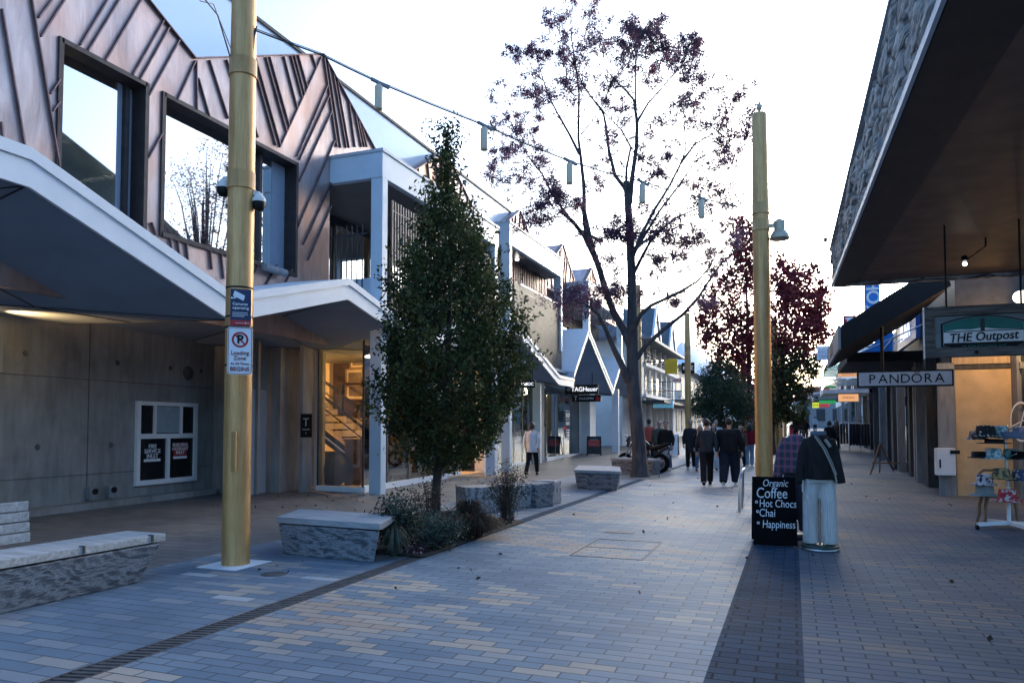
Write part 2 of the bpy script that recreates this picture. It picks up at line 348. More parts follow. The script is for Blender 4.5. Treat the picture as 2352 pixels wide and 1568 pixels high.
def schist_mat():
    n = NT('rough schist cladding'); v = n.obj(); f = n.noise(n.mapv(v, (1, .55, 3.0), (.35, 0, 0)), 2.4, 10, .66, 1.2)
    vo = n.n('ShaderNodeTexVoronoi', _feature='DISTANCE_TO_EDGE'); n.t.links.new(n.mapv(v, (1, 1.1, 4.2), (.30, 0, 0)), vo.inputs['Vector']); vo.inputs['Scale'].default_value = 1.1
    c = n.ramp(f, [(.3, (.10, .105, .105)), (.46, (.26, .265, .26)), (.58, (.44, .44, .41)), (.72, (.60, .56, .49))])
    c = n.mix(n.ramp(vo.outputs[0], [(.0, (1, 1, 1)), (.045, (0, 0, 0))]), c, (.02, .022, .025)); n.bump(n.m('ADD', f, n.m('MULTIPLY', n.m('MINIMUM', vo.outputs[0], .12), 4)), 1.0, .06)
    return n.fin(c, .8)
M['schist'] = schist_mat()
M['skin'] = plain('skin', (.42, .26, .19), .55, var=.08)
M['hair'] = plain('dark hair', (.012, .010, .010), .5, var=.3)
def leafmat(name, c, trans=.25):
    n = NT(name); f = n.noise(n.pos(), 9, 3); g = n.n('ShaderNodeObjectInfo')
    col = n.ramp(f, [(.25, tuple(x * .6 for x in c)), (.75, tuple(x * 1.35 for x in c))]); n.fin(col, .6, 0, .12)
    n.p.inputs['Subsurface Weight'].default_value = 0
    out = n.t.nodes['Material Output']; tl = n.t.nodes.new('ShaderNodeBsdfTranslucent'); n.t.links.new(col, tl.inputs[0])
    mx = n.t.nodes.new('ShaderNodeMixShader'); mx.inputs[0].default_value = trans; n.t.links.new(n.p.outputs[0], mx.inputs[1]); n.t.links.new(tl.outputs[0], mx.inputs[2]); n.t.links.new(mx.outputs[0], out.inputs[0]); return n.mat
LEAF = {'green': [leafmat('dark hornbeam leaf', (.035, .050, .022)), leafmat('hornbeam leaf', (.065, .085, .030)), leafmat('olive leaf', (.115, .115, .04))],
        'purple': [leafmat('purple ash leaf', (.15, .09, .145), .55), leafmat('dark plum leaf', (.10, .07, .115), .55), leafmat('maroon leaf', (.19, .075, .11), .55)],
        'red': [leafmat('crimson leaf', (.24, .04, .05)), leafmat('wine leaf', (.13, .03, .042)), leafmat('dark red leaf', (.34, .075, .07))],
        'redgreen': [leafmat('dark green liquidambar leaf', (.035, .045, .02)), leafmat('olive liquidambar leaf', (.075, .085, .025)), leafmat('russet leaf', (.09, .035, .03))],
        'ever': [leafmat('evergreen leaf', (.035, .06, .035)), leafmat('grey green leaf', (.07, .10, .065)), leafmat('mid green leaf', (.05, .08, .04))],
        'shrub': [leafmat('shrub leaf', (.035, .055, .04)), leafmat('grey shrub leaf', (.07, .10, .085)), leafmat('dark shrub leaf', (.025, .032, .025))],
        'brown': [leafmat('bronze grass', (.06, .042, .028)), leafmat('dark bronze', (.04, .028, .02)), leafmat('khaki leaf', (.085, .075, .05))]}
def leaves(name, ctr, size, mats, parent, seed=1, aspect=.45, droop=.25, kind=None):
    """many leaf shaped faces round the given centres, as one mesh"""
    g = np.random.default_rng(seed); c = np.asarray(ctr, dtype=np.float64); n = len(c)
    d = g.normal(size=(n, 3)); d[:, 2] -= droop; d /= np.linalg.norm(d, axis=1)[:, None]
    s = g.normal(size=(n, 3)); s -= d * (s * d).sum(1)[:, None]; s /= np.linalg.norm(s, axis=1)[:, None]
    L = size * (.6 + .8 * g.random(n))[:, None]; W = L * aspect
    up_ = np.cross(d, s)
    v = np.stack([c, c + d * L * .5 + s * W * .5 + up_ * L * .08, c + d * L, c + d * L * .5 - s * W * .5 + up_ * L * .08], 1).reshape(-1, 3)
    v -= np.array(ORG[parent.name])[None, :]
    me = bpy.data.meshes.new(name); me.vertices.add(4 * n); me.vertices.foreach_set('co', v.ravel().astype(np.float32))
    me.loops.add(4 * n); me.loops.foreach_set('vertex_index', np.arange(4 * n, dtype=np.int32))
    me.polygons.add(n); me.polygons.foreach_set('loop_start', np.arange(0, 4 * n, 4, dtype=np.int32)); me.polygons.foreach_set('loop_total', np.full(n, 4, dtype=np.int32))
    for m_ in mats: me.materials.append(m_)
    cell = np.floor(c * 2.2).astype(np.int64); hsh = ((cell[:, 0] * 73856093) ^ (cell[:, 1] * 19349663) ^ (cell[:, 2] * 83492791)) % 97
    idx = np.where(g.random(n) < .35, g.integers(0, len(mats), n), np.where(hsh < 45, 0, np.where(hsh < 78, 1, 2))) % len(mats)
    me.polygons.foreach_set('material_index', idx.astype(np.int32)); me.update(calc_edges=True)
    o = bpy.data.objects.new(name, me); COL.objects.link(o); o.parent = parent; ORG[o.name] = ORG[parent.name]
    if kind: o['kind'] = kind
    return o
# ------------------------------------------------------------------ the ground
YS = [-6, 32, 50, 75, 110, 150, 260]
def sheet(name, x0, x1, ys, z, mat):
    mb = MB()
    for a, b in zip(ys, ys[1:]): mb.quad((x0, a, gz(a) + z), (x1, a, gz(a) + z), (x1, b, gz(b) + z), (x0, b, gz(b) + z))
    return mb.build(name, mat, kind='structure')
g = MB()
gx = [-900, -60, -14, 8, 60, 900]; gy = [-300, -6, 32, 75, 150, 260, 1500]
for i in range(5):
    for j in range(6):
        a, b = gy[j], gy[j + 1]; za, zb = gz(min(a, 260)) - .05, gz(min(b, 260)) - .05
        g.quad((gx[i], a, za), (gx[i + 1], a, za), (gx[i + 1], b, zb), (gx[i], b, zb))
g.build('ground', M['asphalt'], kind='structure')
sheet('walkway', -16, -6.4, YS, 0, M['pav_walk'])
sheet('pavement', -6.4, -4.17, YS, 0, M['pav_left'])
sheet('street', -3.97, -.52, YS, 0, M['pav_street'])
sheet('cobble_strip', -.52, .04, YS, 0, M['cobble'])
sheet('footpath', .04, 6.5, YS, 0, M['pav_right'])
sheet('channel_strip', -4.17, -3.97, [10.95, 32, 50, 75, 110, 150, 260], 0, M['cobble'])
sheet('channel_bed', -4.17, -3.97, [-6, 10.95], -.03, M['soil'])
dg_ = MB()
dg_.box(-4.17, 1.5, -.028, -4.155, 7.62, .003); dg_.box(-3.985, 1.5, -.028, -3.97, 7.62, .003)
yy = 1.5
while yy < 7.6:
    dg_.obox((-4.07, yy, -.010), (.086, .022, 0), (-.004, .016, 0), (0, 0, .010)); yy += .062
tag(dg_.build('drain_grate', M['iron']), 'long dark slotted iron drain grate running across the paving to the planting bed', 'drain')
# slab joints, covers
def cover(name, pts, w, label):
    mb = MB()
    for a, b in zip(pts, pts[1:] + pts[:1]): mb.bar(Vector(a) + Vector((0, 0, .002)), Vector(b) + Vector((0, 0, .002)), w, .006)
    mb.bar((Vector(pts[0]) + Vector(pts[3])) / 2 + Vector((0, 0, .0015)), (Vector(pts[1]) + Vector(pts[2])) / 2 + Vector((0, 0, .0015)), w * .7, .005)
    return tag(mb.build(name, M['iron']), label, 'access cover')
cover('access_cover', [(-2.46, 8.37, 0), (-1.62, 8.37, 0), (-1.62, 9.72, 0), (-2.46, 9.72, 0)], .022, 'large paved-in access cover outlined by thin iron frame in the street')
c0 = G(1424, 1222); mb = MB(); mb.box(c0.x - .2, c0.y - .1, .0, c0.x + .2, c0.y + .1, .006); tag(mb.build('service_cover', M['iron']), 'small dark rectangular service plate set flush in the street paving', 'access cover')
c0 = G(480, 1360); mb = MB(); mb.lathe((c0.x, c0.y + .9, 0), [(0, .005), (.13, .005), (.135, .001)], 18); tag(mb.build('round_cover', M['iron']), 'small round dark cover in the paving near the front gold pole', 'access cover')
# planting bed with a thin steel edge, tree pit
mb = MB(); bed = [(-5.95, 7.95, 0), (-4.35, 7.62, 0), (-3.97, 7.62, 0), (-3.97, 10.95, 0), (-5.6, 11.9, 0), (-6.1, 11.7, 0)]
mb.prism([Vector(p) + Vector((0, 0, .005)) for p in bed], (0, 0, .02)); mb.build('planting_bed', M['soil'], kind='structure')
mb = MB(); mb.quad((-5.0, 21.1, .006), (-3.65, 21.1, .006), (-3.5, 23.4, .006), (-5.0, 23.4, .006)); mb.build('tree_pit', M['gravel'], kind='structure')
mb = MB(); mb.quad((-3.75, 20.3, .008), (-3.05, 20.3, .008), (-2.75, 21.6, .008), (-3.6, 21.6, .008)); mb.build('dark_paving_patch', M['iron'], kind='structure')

# ------------------------------------------------------------------ hills round the town
def hill(name, pts, depth, mat):
    mb = MB(); n = len(pts); rows = 7; vs = []
    for j in range(rows):
        t = j / (rows - 1)
        for (x, y, h) in pts:
            d = unit((x, y, 0)); k = math.sin(t * math.pi); jig = rnd.uniform(-.03, .03) * h
            vs.append((x + d.x * depth * t, y + d.y * depth * t, max(-1, h * (t * 2 if t < .5 else 2 - 2 * t) + (jig if 0 < j < rows - 1 else 0))))
    fs = [(j * n + i, j * n + i + 1, (j + 1) * n + i + 1, (j + 1) * n + i) for j in range(rows - 1) for i in range(n - 1)]
    mb.add(vs, fs, 0, True); return mb.build(name, mat, kind='structure')
M['hill_dark'] = plain('bush covered hill', (.06, .07, .055), .95, var=.5, scale=.08)
M['hill_pale'] = plain('haze pale mountain', (.72, .76, .82), .95, var=.08, scale=.01)  # distance haze put into the base colour, so the mountain fades into the sky
hill('hill', [(150 * math.sin(R(a)), 150 * math.cos(R(a)), h * .8) for a, h in ((88, 0), (78, 34), (68, 66), (60, 84), (54, 90), (49, 86), (45, 76), (41, 60), (37, 46), (32, 38), (26, 28), (20, 16), (17, 0))], 60, M['hill_dark'])
mt = []
for px, py in [(1380, 965), (1450, 880), (1520, 800), (1565, 735), (1600, 765), (1650, 815), (1720, 850), (1800, 900), (1850, 925), (1950, 965)]:
    p = at(px, py, 1100); mt.append((p.x, p.y, max(0, (p.z - 1))))
hill('mountain', mt, 500, M['hill_pale'])

# ------------------------------------------------------------------ the long copper clad building on the left
lb = thing('shopping_arcade', 'long two storey building with folded copper cladding and white zigzag canopies', 'building', (-10, 14, 0))
XF = -10.0
PEAKS = [(-2, 10.05), (2.0, 8.1), (6.1, 10.05), (10.15, 8.12), (14.0, 10.05), (17.2, 8.05), (20.4, 10.05), (23.8, 8.1), (27.1, 10.05), (30.0, 8.1), (32.9, 10.05), (35.6, 8.1), (38.2, 10.0), (41, 8.0), (43.6, 9.9), (46, 8.0)]
def ztop(y):
    for (a, za), (b, zb) in zip(PEAKS, PEAKS[1:]):
        if a <= y <= b: return za + (zb - za) * (y - a) / (b - a)
    return 8.0
WIN = [(7.59, 9.12, 4.70, 7.18), (9.49, 13.10, 4.78, 7.18)]
mb = MB()
def facade(y0, y1, z0):
    ys = sorted({y0, y1} | {p[0] for p in PEAKS if y0 < p[0] < y1})
    for a, b in zip(ys, ys[1:]):
        mb.prism([(XF, a, z0), (XF, b, z0), (XF, b, ztop(b)), (XF, a, ztop(a))], (-.12, 0, 0))
ys_ = [-2, WIN[0][0], WIN[0][1], WIN[1][0], WIN[1][1], 14.35]
for k in range(0, 5, 2): facade(ys_[k], ys_[k + 1], 3.4)
for (a, b, z0, z1) in WIN: facade(a, b, z1); mb.prism([(XF, a, 3.4), (XF, b, 3.4), (XF, b, z0), (XF, a, z0)], (-.12, 0, 0))
facade(14.35, 46, 7.6)
mb.build('copper_wall', M['copper'], lb)
# standing seams, each a slim raised fold in the plane of the wall
SE = [(5, 60, 150, 930), (0, 780, 15, 930), (195, 0, 372, 1060), (325, 0, 240, 115), (405, 0, 255, 235), (680, 0, 505, 290), (755, 0, 555, 325), (895, 0, 665, 390), (1040, 112, 840, 480), (1075, 157, 885, 510), (1140, 247, 945, 610),
      (1240, 390, 1125, 640), (1247, 390, 1250, 705), (375, 510, 315, 600), (375, 650, 330, 710), (1030, 850, 940, 1010), (1260, 500, 1330, 745), (1330, 385, 1450, 760), (1440, 383, 1560, 770), (1500, 380, 1640, 880), (1600, 375, 1755, 930), (1625, 372, 1782, 930),
      (1690, 367, 1822, 840), (1715, 364, 1838, 800), (1805, 362, 1890, 690), (1850, 358, 1920, 620), (1872, 357, 1935, 600), (1897, 355, 1955, 560), (1985, 352, 2010, 430), (2045, 365, 1780, 940), (2085, 545, 1890, 1000), (2095, 610, 1905, 1020), (2110, 715, 1902, 1160), (2130, 900, 1893, 1450),
      (2110, 1160, 1930, 1560), (2110, 1310, 1960, 1660), (2100, 1180, 1960, 1500), (2060, 360, 2145, 940), (2085, 380, 2168, 945), (2120, 470, 2203, 945), (2145, 512, 2222, 945), (2220, 648, 2260, 940), (2260, 718, 2302, 940), (2280, 752, 2320, 940), (2302, 790, 2337, 940),
      (1080, 1512, 1100, 1720), (1125, 1525, 1150, 1740), (1180, 1535, 1200, 1750), (1590, 1630, 1480, 1830), (1660, 1650, 1560, 1850), (1760, 1690, 1650, 1890), (1860, 1720, 1760, 1900), (960, 1420, 990, 1500), (1330, 1560, 1345, 1720), (1400, 1580, 1420, 1780)]
mb = MB()
for (a, b, c, d) in SE:
    p = PX(a / 2.778, b / 2.778, XF); q = PX(c / 2.778, d / 2.778, XF)
    p.z = min(p.z, ztop(p.y)); p.x = q.x = XF + .022
    if (p - q).length > .05: mb.bar(p, q, .020, .05, (1, 0, 0))
for k in range(60):                                       # the far gables repeat the same folds
    y = 17.3 + k * .47 + rnd.uniform(-.12, .12); lean = .24 if int((y - 14) / 3.1) % 2 else -.24
    if y > 44: break
    zt = ztop(y); mb.bar((XF + .022, y, zt), (XF + .022, y + lean * (zt - 7.65), 7.65), .025, .055, (1, 0, 0))
for y0 in (1.0, 2.2, 3.1, 4.3): mb.bar((XF + .022, y0, ztop(y0)), (XF + .022, y0 + .5, 4), .022, .05, (1, 0, 0))
for (a, za), (b, zb) in zip(PEAKS, PEAKS[1:]): mb.bar((XF - .04, a, za + .012), (XF - .04, b, zb + .012), .2, .022, (0, 0, 1))
mb.build('standing_seams', M['copper_seam'], lb)
# gable roofs behind the zigzag
mb = MB()
for i in range(3, len(PEAKS) - 1):
    (a, za), (b, zb) = PEAKS[i], PEAKS[i + 1]
    mb.quad((XF - .1, a, za - .02), (XF - .1, b, zb - .02), (XF - 3, b, zb - .02), (XF - 3, a, za - .02))
mb.build('gable_roof', M['copper'], lb)
# glazed screen along the roof edge
mb = MB(); mb.box(XF - .42, 4, 7.6, XF - .40, 27.15, 10.02); mb.build('roof_glass_screen', M['glass_screen'], lb)
mb = MB(); mb.box(XF - .46, -2, 10.02, XF - .36, 27.15, 10.09); mb.build('screen_rail', M['char'], lb)
mb = MB(); mb.box(XF - 4, -2, 7.3, XF - .46, 27, 7.58); mb.box(XF - 4.2, -2, 7.3, XF - 4, 46, 8.6); mb.build('roof_deck', M['white_paint'], lb)
# windows
def window(y0, y1, z0, z1, muls, blind):
    w = MB(); d = .32
    w.box(XF - d, y0 - .0, z1 - .03, XF + .035, y1, z1 + .045); w.box(XF - d, y0, z0 - .05, XF + .05, y1, z0 + .03)
    w.box(XF - d, y0 - .045, z0 - .05, XF + .035, y0 + .03, z1 + .045); w.box(XF - d, y1 - .03, z0 - .05, XF + .035, y1 + .045, z1 + .045)
    for m_ in muls: w.box(XF - d + .003, m_ - .04, z0 + .03, XF - d + .14, m_ + .04, z1 - .03)
    fr = w.build('window', M['copper_reveal'], lb)
    p = MB(); p.box(XF - d + .04, y0 + .03, z0 + .03, XF - d + .055, y1 - .03, z1 - .03); p.build('pane', M['glass_upper'], fr)
    b = MB(); z = z0 + .06
    while z < z0 + blind:
        b.obox((XF - d - .12, (y0 + y1) / 2, z), (.022, 0, .010), (0, (y1 - y0) / 2 - .05, 0), (0, 0, .002)); z += .058
    b.build('blind', M['grey_post'], fr)
window(*WIN[0], [8.93], 2.2); window(*WIN[1], [12.2], 1.2)
# reveals beside window 1 and 2: fixed solid panel
mb = MB(); mb.box(XF - .27, 8.80, 4.75, XF - .26, 9.08, 7.13); mb.build('side_panel', M['soffit'], lb); mb = MB(); mb.box(XF - .27, 12.62, 4.82, XF - .26, 13.05, 7.13); mb.build('side_panel', M['soffit'], lb)
# rooms behind the upper windows
mb = MB(); mb.box(-15.1, 3, 3.75, -15, 22, 7.25); mb.box(-15, 3, 7.22, -10.5, 14.3, 7.26); mb.box(-15, 3, 3.7, -10.5, 14.3, 3.74); mb.box(-15, 3, 3.74, -10.5, 3.1, 7.2); mb.box(-15, 14.2, 3.74, -11.5, 14.3, 7.2); mb.build('upper_room', M['dark_int'], lb)
TUBE = emit('warm white tube', (1, .86, .66), 4)
for y in (7.4, 9.0, 10.6, 12.0): mb = MB(); mb.box(-13.6, y, 6.42, -11.6, y + .09, 6.46); mb.build('strip_light', TUBE, lb)
for y, z in ((6.3, 4.6), (8.2, 4.7), (10.3, 4.6), (11.6, 4.75)): mb = MB(); mb.box(-14.9, y, z, -14.6, y + 1.2, z + .9); mb.build('shelving', M['wood_warm'], lb)
# cylinder wall lamp below window
p = PX(632, 620, XF + .15); mb = MB(); mb.cyl(p - Vector((0, .33, 0)), p + Vector((0, .33, 0)), .075); mb.box(XF, p.y - .05, p.z - .05, XF + .1, p.y + .05, p.z + .05)
tag(mb.build('wall_lamp', M['grey_post']), 'grey horizontal tube lamp fixed to the copper wall under the wide window', 'wall lamp')

# loggias
def loggia(y0, y1, xo, zt, zb, posts, soff=True):
    b = MB(); bw = .16
    b.box(XF, y0, zb, xo, y0 + bw, zt); b.box(xo - bw, y0 + bw, zb, xo, y1 - bw, zt); b.box(XF, y1 - bw, zb, xo, y1, zt)
    L = b.build('loggia', M['loggia_paint'], lb)
    f = MB(); f.box(XF - .0, y0 - .03, zt, xo + .03, y1 + .03, zt + .07); f.build('edge_flashing', M['roof_blue'], L)
    s = MB(); s.box(XF - 1.6, y0 + bw, zb + .06, xo - bw, y1 - bw, zb + .10); s.build('soffit', M['loggia_soffit'], L)
    for (y, z0) in posts:
        p = MB(); p.box(xo - .30, y, z0, xo - .003, y + .10, zb - .002); p.box(xo - .22, y + .10, z0, xo - .003, y + .22, zb - .002); p.build('post', M['loggia_paint'], L)
    return L
L1 = loggia(14.35, 21.4, -8.6, 7.73, 7.15, [(14.37, 0), (21.1, 0)])
L2 = loggia(23.0, 29.2, -8.85, 8.38, 7.66, [(23.02, 0), (28.9, 4.6)])
L3 = loggia(33.5, 41.0, -8.9, 8.3, 7.55, [(33.5, 5.1), (40.6, 5.2)])
def railing(name, pts, z0, z1, step, r, mat, rail=True):
    mb = MB()
    for a, b in zip(pts, pts[1:]):
        a, b = Vector((*a, 0)), Vector((*b, 0)); n = max(1, int((b - a).length / step))
        for i in range(n):
            q = a + (b - a) * (i / n); mb.box(q.x - r, q.y - r, z0, q.x + r, q.y + r, z1 + (0 if not rail else rnd.uniform(-.01, .02)))
        if rail: mb.bar(a + Vector((0, 0, z1 - .22)), b + Vector((0, 0, z1 - .22)), .03, .03)
    return mb.build(name, mat, lb)
railing('balcony_railing', [(-9.93, 14.32), (-8.95, 14.32)], 3.9, 6.1, .125, .012, M['char'])
railing('slat_screen', [(-8.66, 14.9), (-8.66, 21.2)], 4.0, 6.75, .125, .020, M['bronze_slat'])
railing('slat_screen', [(-8.95, 23.7), (-8.95, 29.3)], 3.6, 6.50, .085, .019, M['bronze_slat'])
mb = MB(); mb.box(-9.02, 23.7, 3.6, -8.985, 29.3, 6.42); mb.build('screen_backing', M['bronze_slat'], lb)
mb = MB(); mb.bar((-8.95, 24.3, 6.53), (-8.95, 29.3, 6.53), .06, .06); mb.build('screen_cap', M['white'], lb)
railing('balcony_railing', [(-11.25, 29.8), (-11.25, 44)], 3.9, 6.35, .16, .022, M['grey_post'])
mb = MB()
for i in range(26):
    y = 24.2 + i * .2; mb.bar((-9.6, y, 6.3), (-9.6, y + rnd.uniform(-.06, .06), 7.7), .07, .04, (1, 0, 0))
mb.build('copper_fins', M['copper_seam'], lb)
mb = MB()
for i in range(14):
    y = 24.3 + i * .38; mb.box(-9.9, y, 4, -9.8, y + .2, 7.7)
mb.build('pale_wall_strips', M['white_paint'], lb)
# recessed upper wall behind the loggias with tall windows
mb = MB(); mb.box(-11.6, 14.35, 3.7, -11.55, 46, 4.5); mb.box(-11.6, 14.35, 7.0, -11.55, 46, 7.8); mb.box(-11.6, 14.35, 3.7, -10.1, 14.4, 7.6)
for y in (15.5, 16.7, 18.4, 19.6, 21.6, 23.4, 26, 28.4, 31, 33.5, 36, 39, 42): mb.box(-11.6, y, 4.5, -11.5, y + .14, 7.0)
mb.build('recessed_wall', M['char'], lb)
mb = MB(); mb.box(-11.58, 14.45, 4.5, -11.565, 44, 7.0); mb.build('balcony_glazing', M['glass_upper'], lb)
mb = MB(); z = 5.9
while z < 7.0:
    mb.obox((-11.75, 18, z), (.02, 0, .008), (0, 3.4, 0), (0, 0, .002)); z += .06
mb.build('balcony_blind', M['wood_warm'], lb)
mb = MB(); mb.box(-11.5, 14.4, 3.7, -8.7, 30, 3.8); mb.build('balcony_floor', M['soffit'], lb)
mb = MB(); mb.box(-9.9, 14.5, 3.8, -8.72, 14.53, 4.9); mb.build('balcony_upstand', M['loggia_paint'], lb)

# zigzag canopies over the walkway
XC = -8.4
ZC = [(-1.0, 3.9), (3.2, 4.79), (6.03, 4.79), (9.42, 3.63), (12.72, 4.50), (16.2, 3.62), (19.4, 4.7), (20.9, 4.1), (22.8, 4.95), (27.45, 3.5), (29.55, 3.5)]
ZB = {-1.0: 3.5, 3.2: 4.33, 6.03: 4.33, 9.42: 3.19, 12.72: 4.08, 16.2: 3.3}
def canopy(pts, name, xf, xw, zw, fh=.36):
    c = MB(); n = len(pts)
    for (a, za), (b, zb) in zip(pts, pts[1:]):
        c.quad((xf, a, za), (xf, b, zb), (xw, b, zb + .1), (xw, a, za + .1))
        c.quad((xf - .02, a, za - .03), (xw, a, za + .07), (xw, b, zb + .07), (xf - .02, b, zb - .03))
    C = c.build(name, M['white_paint'], lb)
    f = MB()
    for (a, za), (b, zb) in zip(pts, pts[1:]):
        ha = za - ZB.get(a, za - fh); hb = zb - ZB.get(b, zb - fh)
        f.prism([(xf, a, za - ha), (xf, b, zb - hb), (xf, b, zb - .002), (xf, a, za - .002)], (-.05, 0, 0))
        f.prism([(xf + .03, a, za - .30 * ha), (xf + .03, b, zb - .30 * hb), (xf + .03, b, zb + .012), (xf + .03, a, za + .012)], (-.028, 0, 0))
    f.build('fascia', M['white_paint'], C)
    s = MB()
    for i, ((a, za), (b, zb)) in enumerate(zip(pts, pts[1:])):
        la = ZB.get(a, za - fh) + .03; lbz = ZB.get(b, zb - fh) + .03
        s.quad((xf - .05, a, la), (xw, a, zw), (xf - .05, b, lbz)); s.quad((xw, a, zw), (xw, b, zw), (xf - .05, b, lbz))
    s.build('soffit', M['soffit'], C)
    j = MB()
    for i, ((a, za), (b, zb)) in enumerate(zip(pts, pts[1:])):
        la = ZB.get(a, za - fh) + .024; lbz = ZB.get(b, zb - fh) + .024
        A, B, W0, W1 = Vector((xf - .05, a, la)), Vector((xf - .05, b, lbz)), Vector((xw, a, zw - .006)), Vector((xw, b, zw - .006))
        j.bar(W0, B, .03, .008); j.bar(A.lerp(W0, .5), B.lerp(W0, .5), .026, .008); j.bar(A, W0, .026, .008); j.bar(B.lerp(W0, .5), B.lerp(W1, .5), .026, .008)
    j.build('soffit_joints', M['char'], C)
    return C
canopy(ZC[:6], 'canopy', XC, -12.7, 3.36)
canopy(ZC[5:], 'canopy', XC - .1, -10.4, 3.42)
# steep gable over the watch shop, then the next ones
ZG = [(29.4, 3.78), (31.75, 5.85), (36.4, 3.40), (38.7, 5.2), (41.6, 3.5), (44, 3.6)]
canopy(ZG, 'canopy', XC - .05, -11.0, 3.4, .30)
mb = MB(); mb.box(-11, 29.36, 3.44, -8.5, 29.39, 3.74); mb.build('eaves_board', M['loggia_paint'], lb)
# ground floor: concrete wall at the near end
WA, WB = Vector((-12.0, 5.0, 0)), Vector((-12.45, 13.4, 0)); wd = unit(WB - WA); wn_ = Vector((wd.y, -wd.x, 0))
mb = MB(); mb.prism([WA - wd * 8, WB, WB + Vector((0, 0, 3.6)), WA - wd * 8 + Vector((0, 0, 3.6))], -wn_ * .3)
cw = mb.build('concrete_wall', M['concrete'], lb)
def wp(s, z, out=0.0): return WA + wd * s + Vector((0, 0, z)) + wn_ * out
mb = MB()
for z in (.62, 2.38): mb.bar(wp(-8, z, .001), wp(8.4, z, .001), .012, .018, wn_)
for s in (1.0, 5.05): mb.bar(wp(s, 0, .001), wp(s, 3.5, .001), .02, .006, wn_)
for s in (-.6, .9, 2.3, 3.9, 5.6, 7.2, 8.0):
    for z in (1.15, 2.75): mb.lathe(wp(s + rnd.uniform(-.2, .2), z, -.004), [(0, .008), (.05, .008), (.055, .004)], 14, 0, wn_)
mb.lathe(wp(7.6, 2.68, -.004), [(0, .012), (.15, .012), (.16, .004)], 20, 0, wn_)
mb.build('formwork_marks', M['concrete_dark'], cw)
mb = MB(); mb.bar(wp(-8, .06, .16), wp(8.2, .06, .16), .32, .12); mb.build('plinth', M['concrete'], cw)
# service door recess, concrete pier
mb = MB(); mb.box(-13.4, 13.42, 0, -11.2, 13.5, 3.6); mb.build('return_wall', M['concrete'], lb)
mb = MB(); p0, p1 = G(545, 1141), G(610, 1130); d_ = unit(p1 - p0); mb.prism([p0, p1, p1 + Vector((0, 0, 2.35)), p0 + Vector((0, 0, 2.35))], Vector((-d_.y, d_.x, 0)) * .08)
dr = mb.build('service_door', plain('grey door', (.44, .45, .48), .5, var=.05), lb)
mb = MB(); mb.bar(p0 + d_ * .75 + Vector((.03, -.03, 1.0)), p0 + d_ * .85 + Vector((.03, -.03, 1.0)), .02, .02); mb.build('handle', M['steel'], dr)
mb = MB(); mb.prism([p0 + Vector((0, 0, 2.36)), p1 + Vector((0, 0, 2.36)), p1 + Vector((0, 0, 3.6)), p0 + Vector((0, 0, 3.6))], Vector((-d_.y, d_.x, 0)) * .2); mb.box(p1.x - .5, p1.y + .1, 0, p1.x + .3, p1.y + .9, 3.6); mb.build('recess_wall', M['concrete'], lb)
q0, q1 = G(686, 1130), G(733, 1125); mb = MB(); mb.box(q0.x, q0.y, 0, q1.x, q0.y + .35, 3.6); mb.box(q0.x - .6, q0.y + .9, 0, q0.x, q0.y + 1.0, 3.6)
pier = mb.build('concrete_pier', M['concrete'], lb)
# glass shop front: one bay faces the camera, the rest runs along the walkway
YG, XG = 14.75, -9.25
def glass_bay(a, b, z0, z1, n, parent):
    a, b = Vector(a), Vector(b); d = unit(b - a); nn = Vector((d.y, -d.x, 0))
    p = MB(); p.prism([a + Vector((0, 0, z0)), b + Vector((0, 0, z0)), b + Vector((0, 0, z1)), a + Vector((0, 0, z1))], -nn * .012); p.build('shop_glass', M['glass_shop'], parent)
    f = MB()
    for i in range(n + 1):
        q = a + (b - a) * (i / n); f.bar(q + Vector((0, 0, z0)), q + Vector((0, 0, z1)), .018, .05, d)
    f.build('glazing_bar', M['char'], parent)
    s = MB(); s.bar(a + Vector((0, 0, z0 / 2)) - nn * .03, b + Vector((0, 0, z0 / 2)) - nn * .03, .16, z0); s.build('sill', M['white_paint'], parent)
glass_bay((-10.55, YG, 0), (XG, YG - .08, 0), .12, 3.5, 1, lb)
glass_bay((XG, YG - .08, 0), (-9.55, 20.6, 0), .14, 3.4, 5, lb)
mb = MB(); mb.box(-10.62, YG - .03, 0, -10.56, YG + .05, 3.5); mb.build('frame_post', M['awning_trim'], lb)
glass_bay((-9.75, 23.0, 0), (-10.1, 28.6, 0), .12, 3.4, 5, lb)
glass_bay((-10.2, 31.0, 0), (-10.45, 37.2, 0), .15, 3.3, 4, lb)
for x, y, h in ((-9.85, 22.4, 3.6), (-10.2, 29.2, 3.6), (-9.0, 38.6, 3.5), (-9.1, 44.0, 3.4)):
    mb = MB(); mb.box(x, y, 0, x + .34, y + .16, h); mb.build('column', M['white_paint'], lb)
mb = MB(); mb.box(-10.5, 29.4, 0, -10.15, 30.6, 3.5); mb.build('shop_pier', M['grey_post'], lb)
mb = MB(); mb.box(-10.5, 37.4, 0, -9.9, 38.6, 3.4); mb.build('white_pier', M['render_white'], lb)
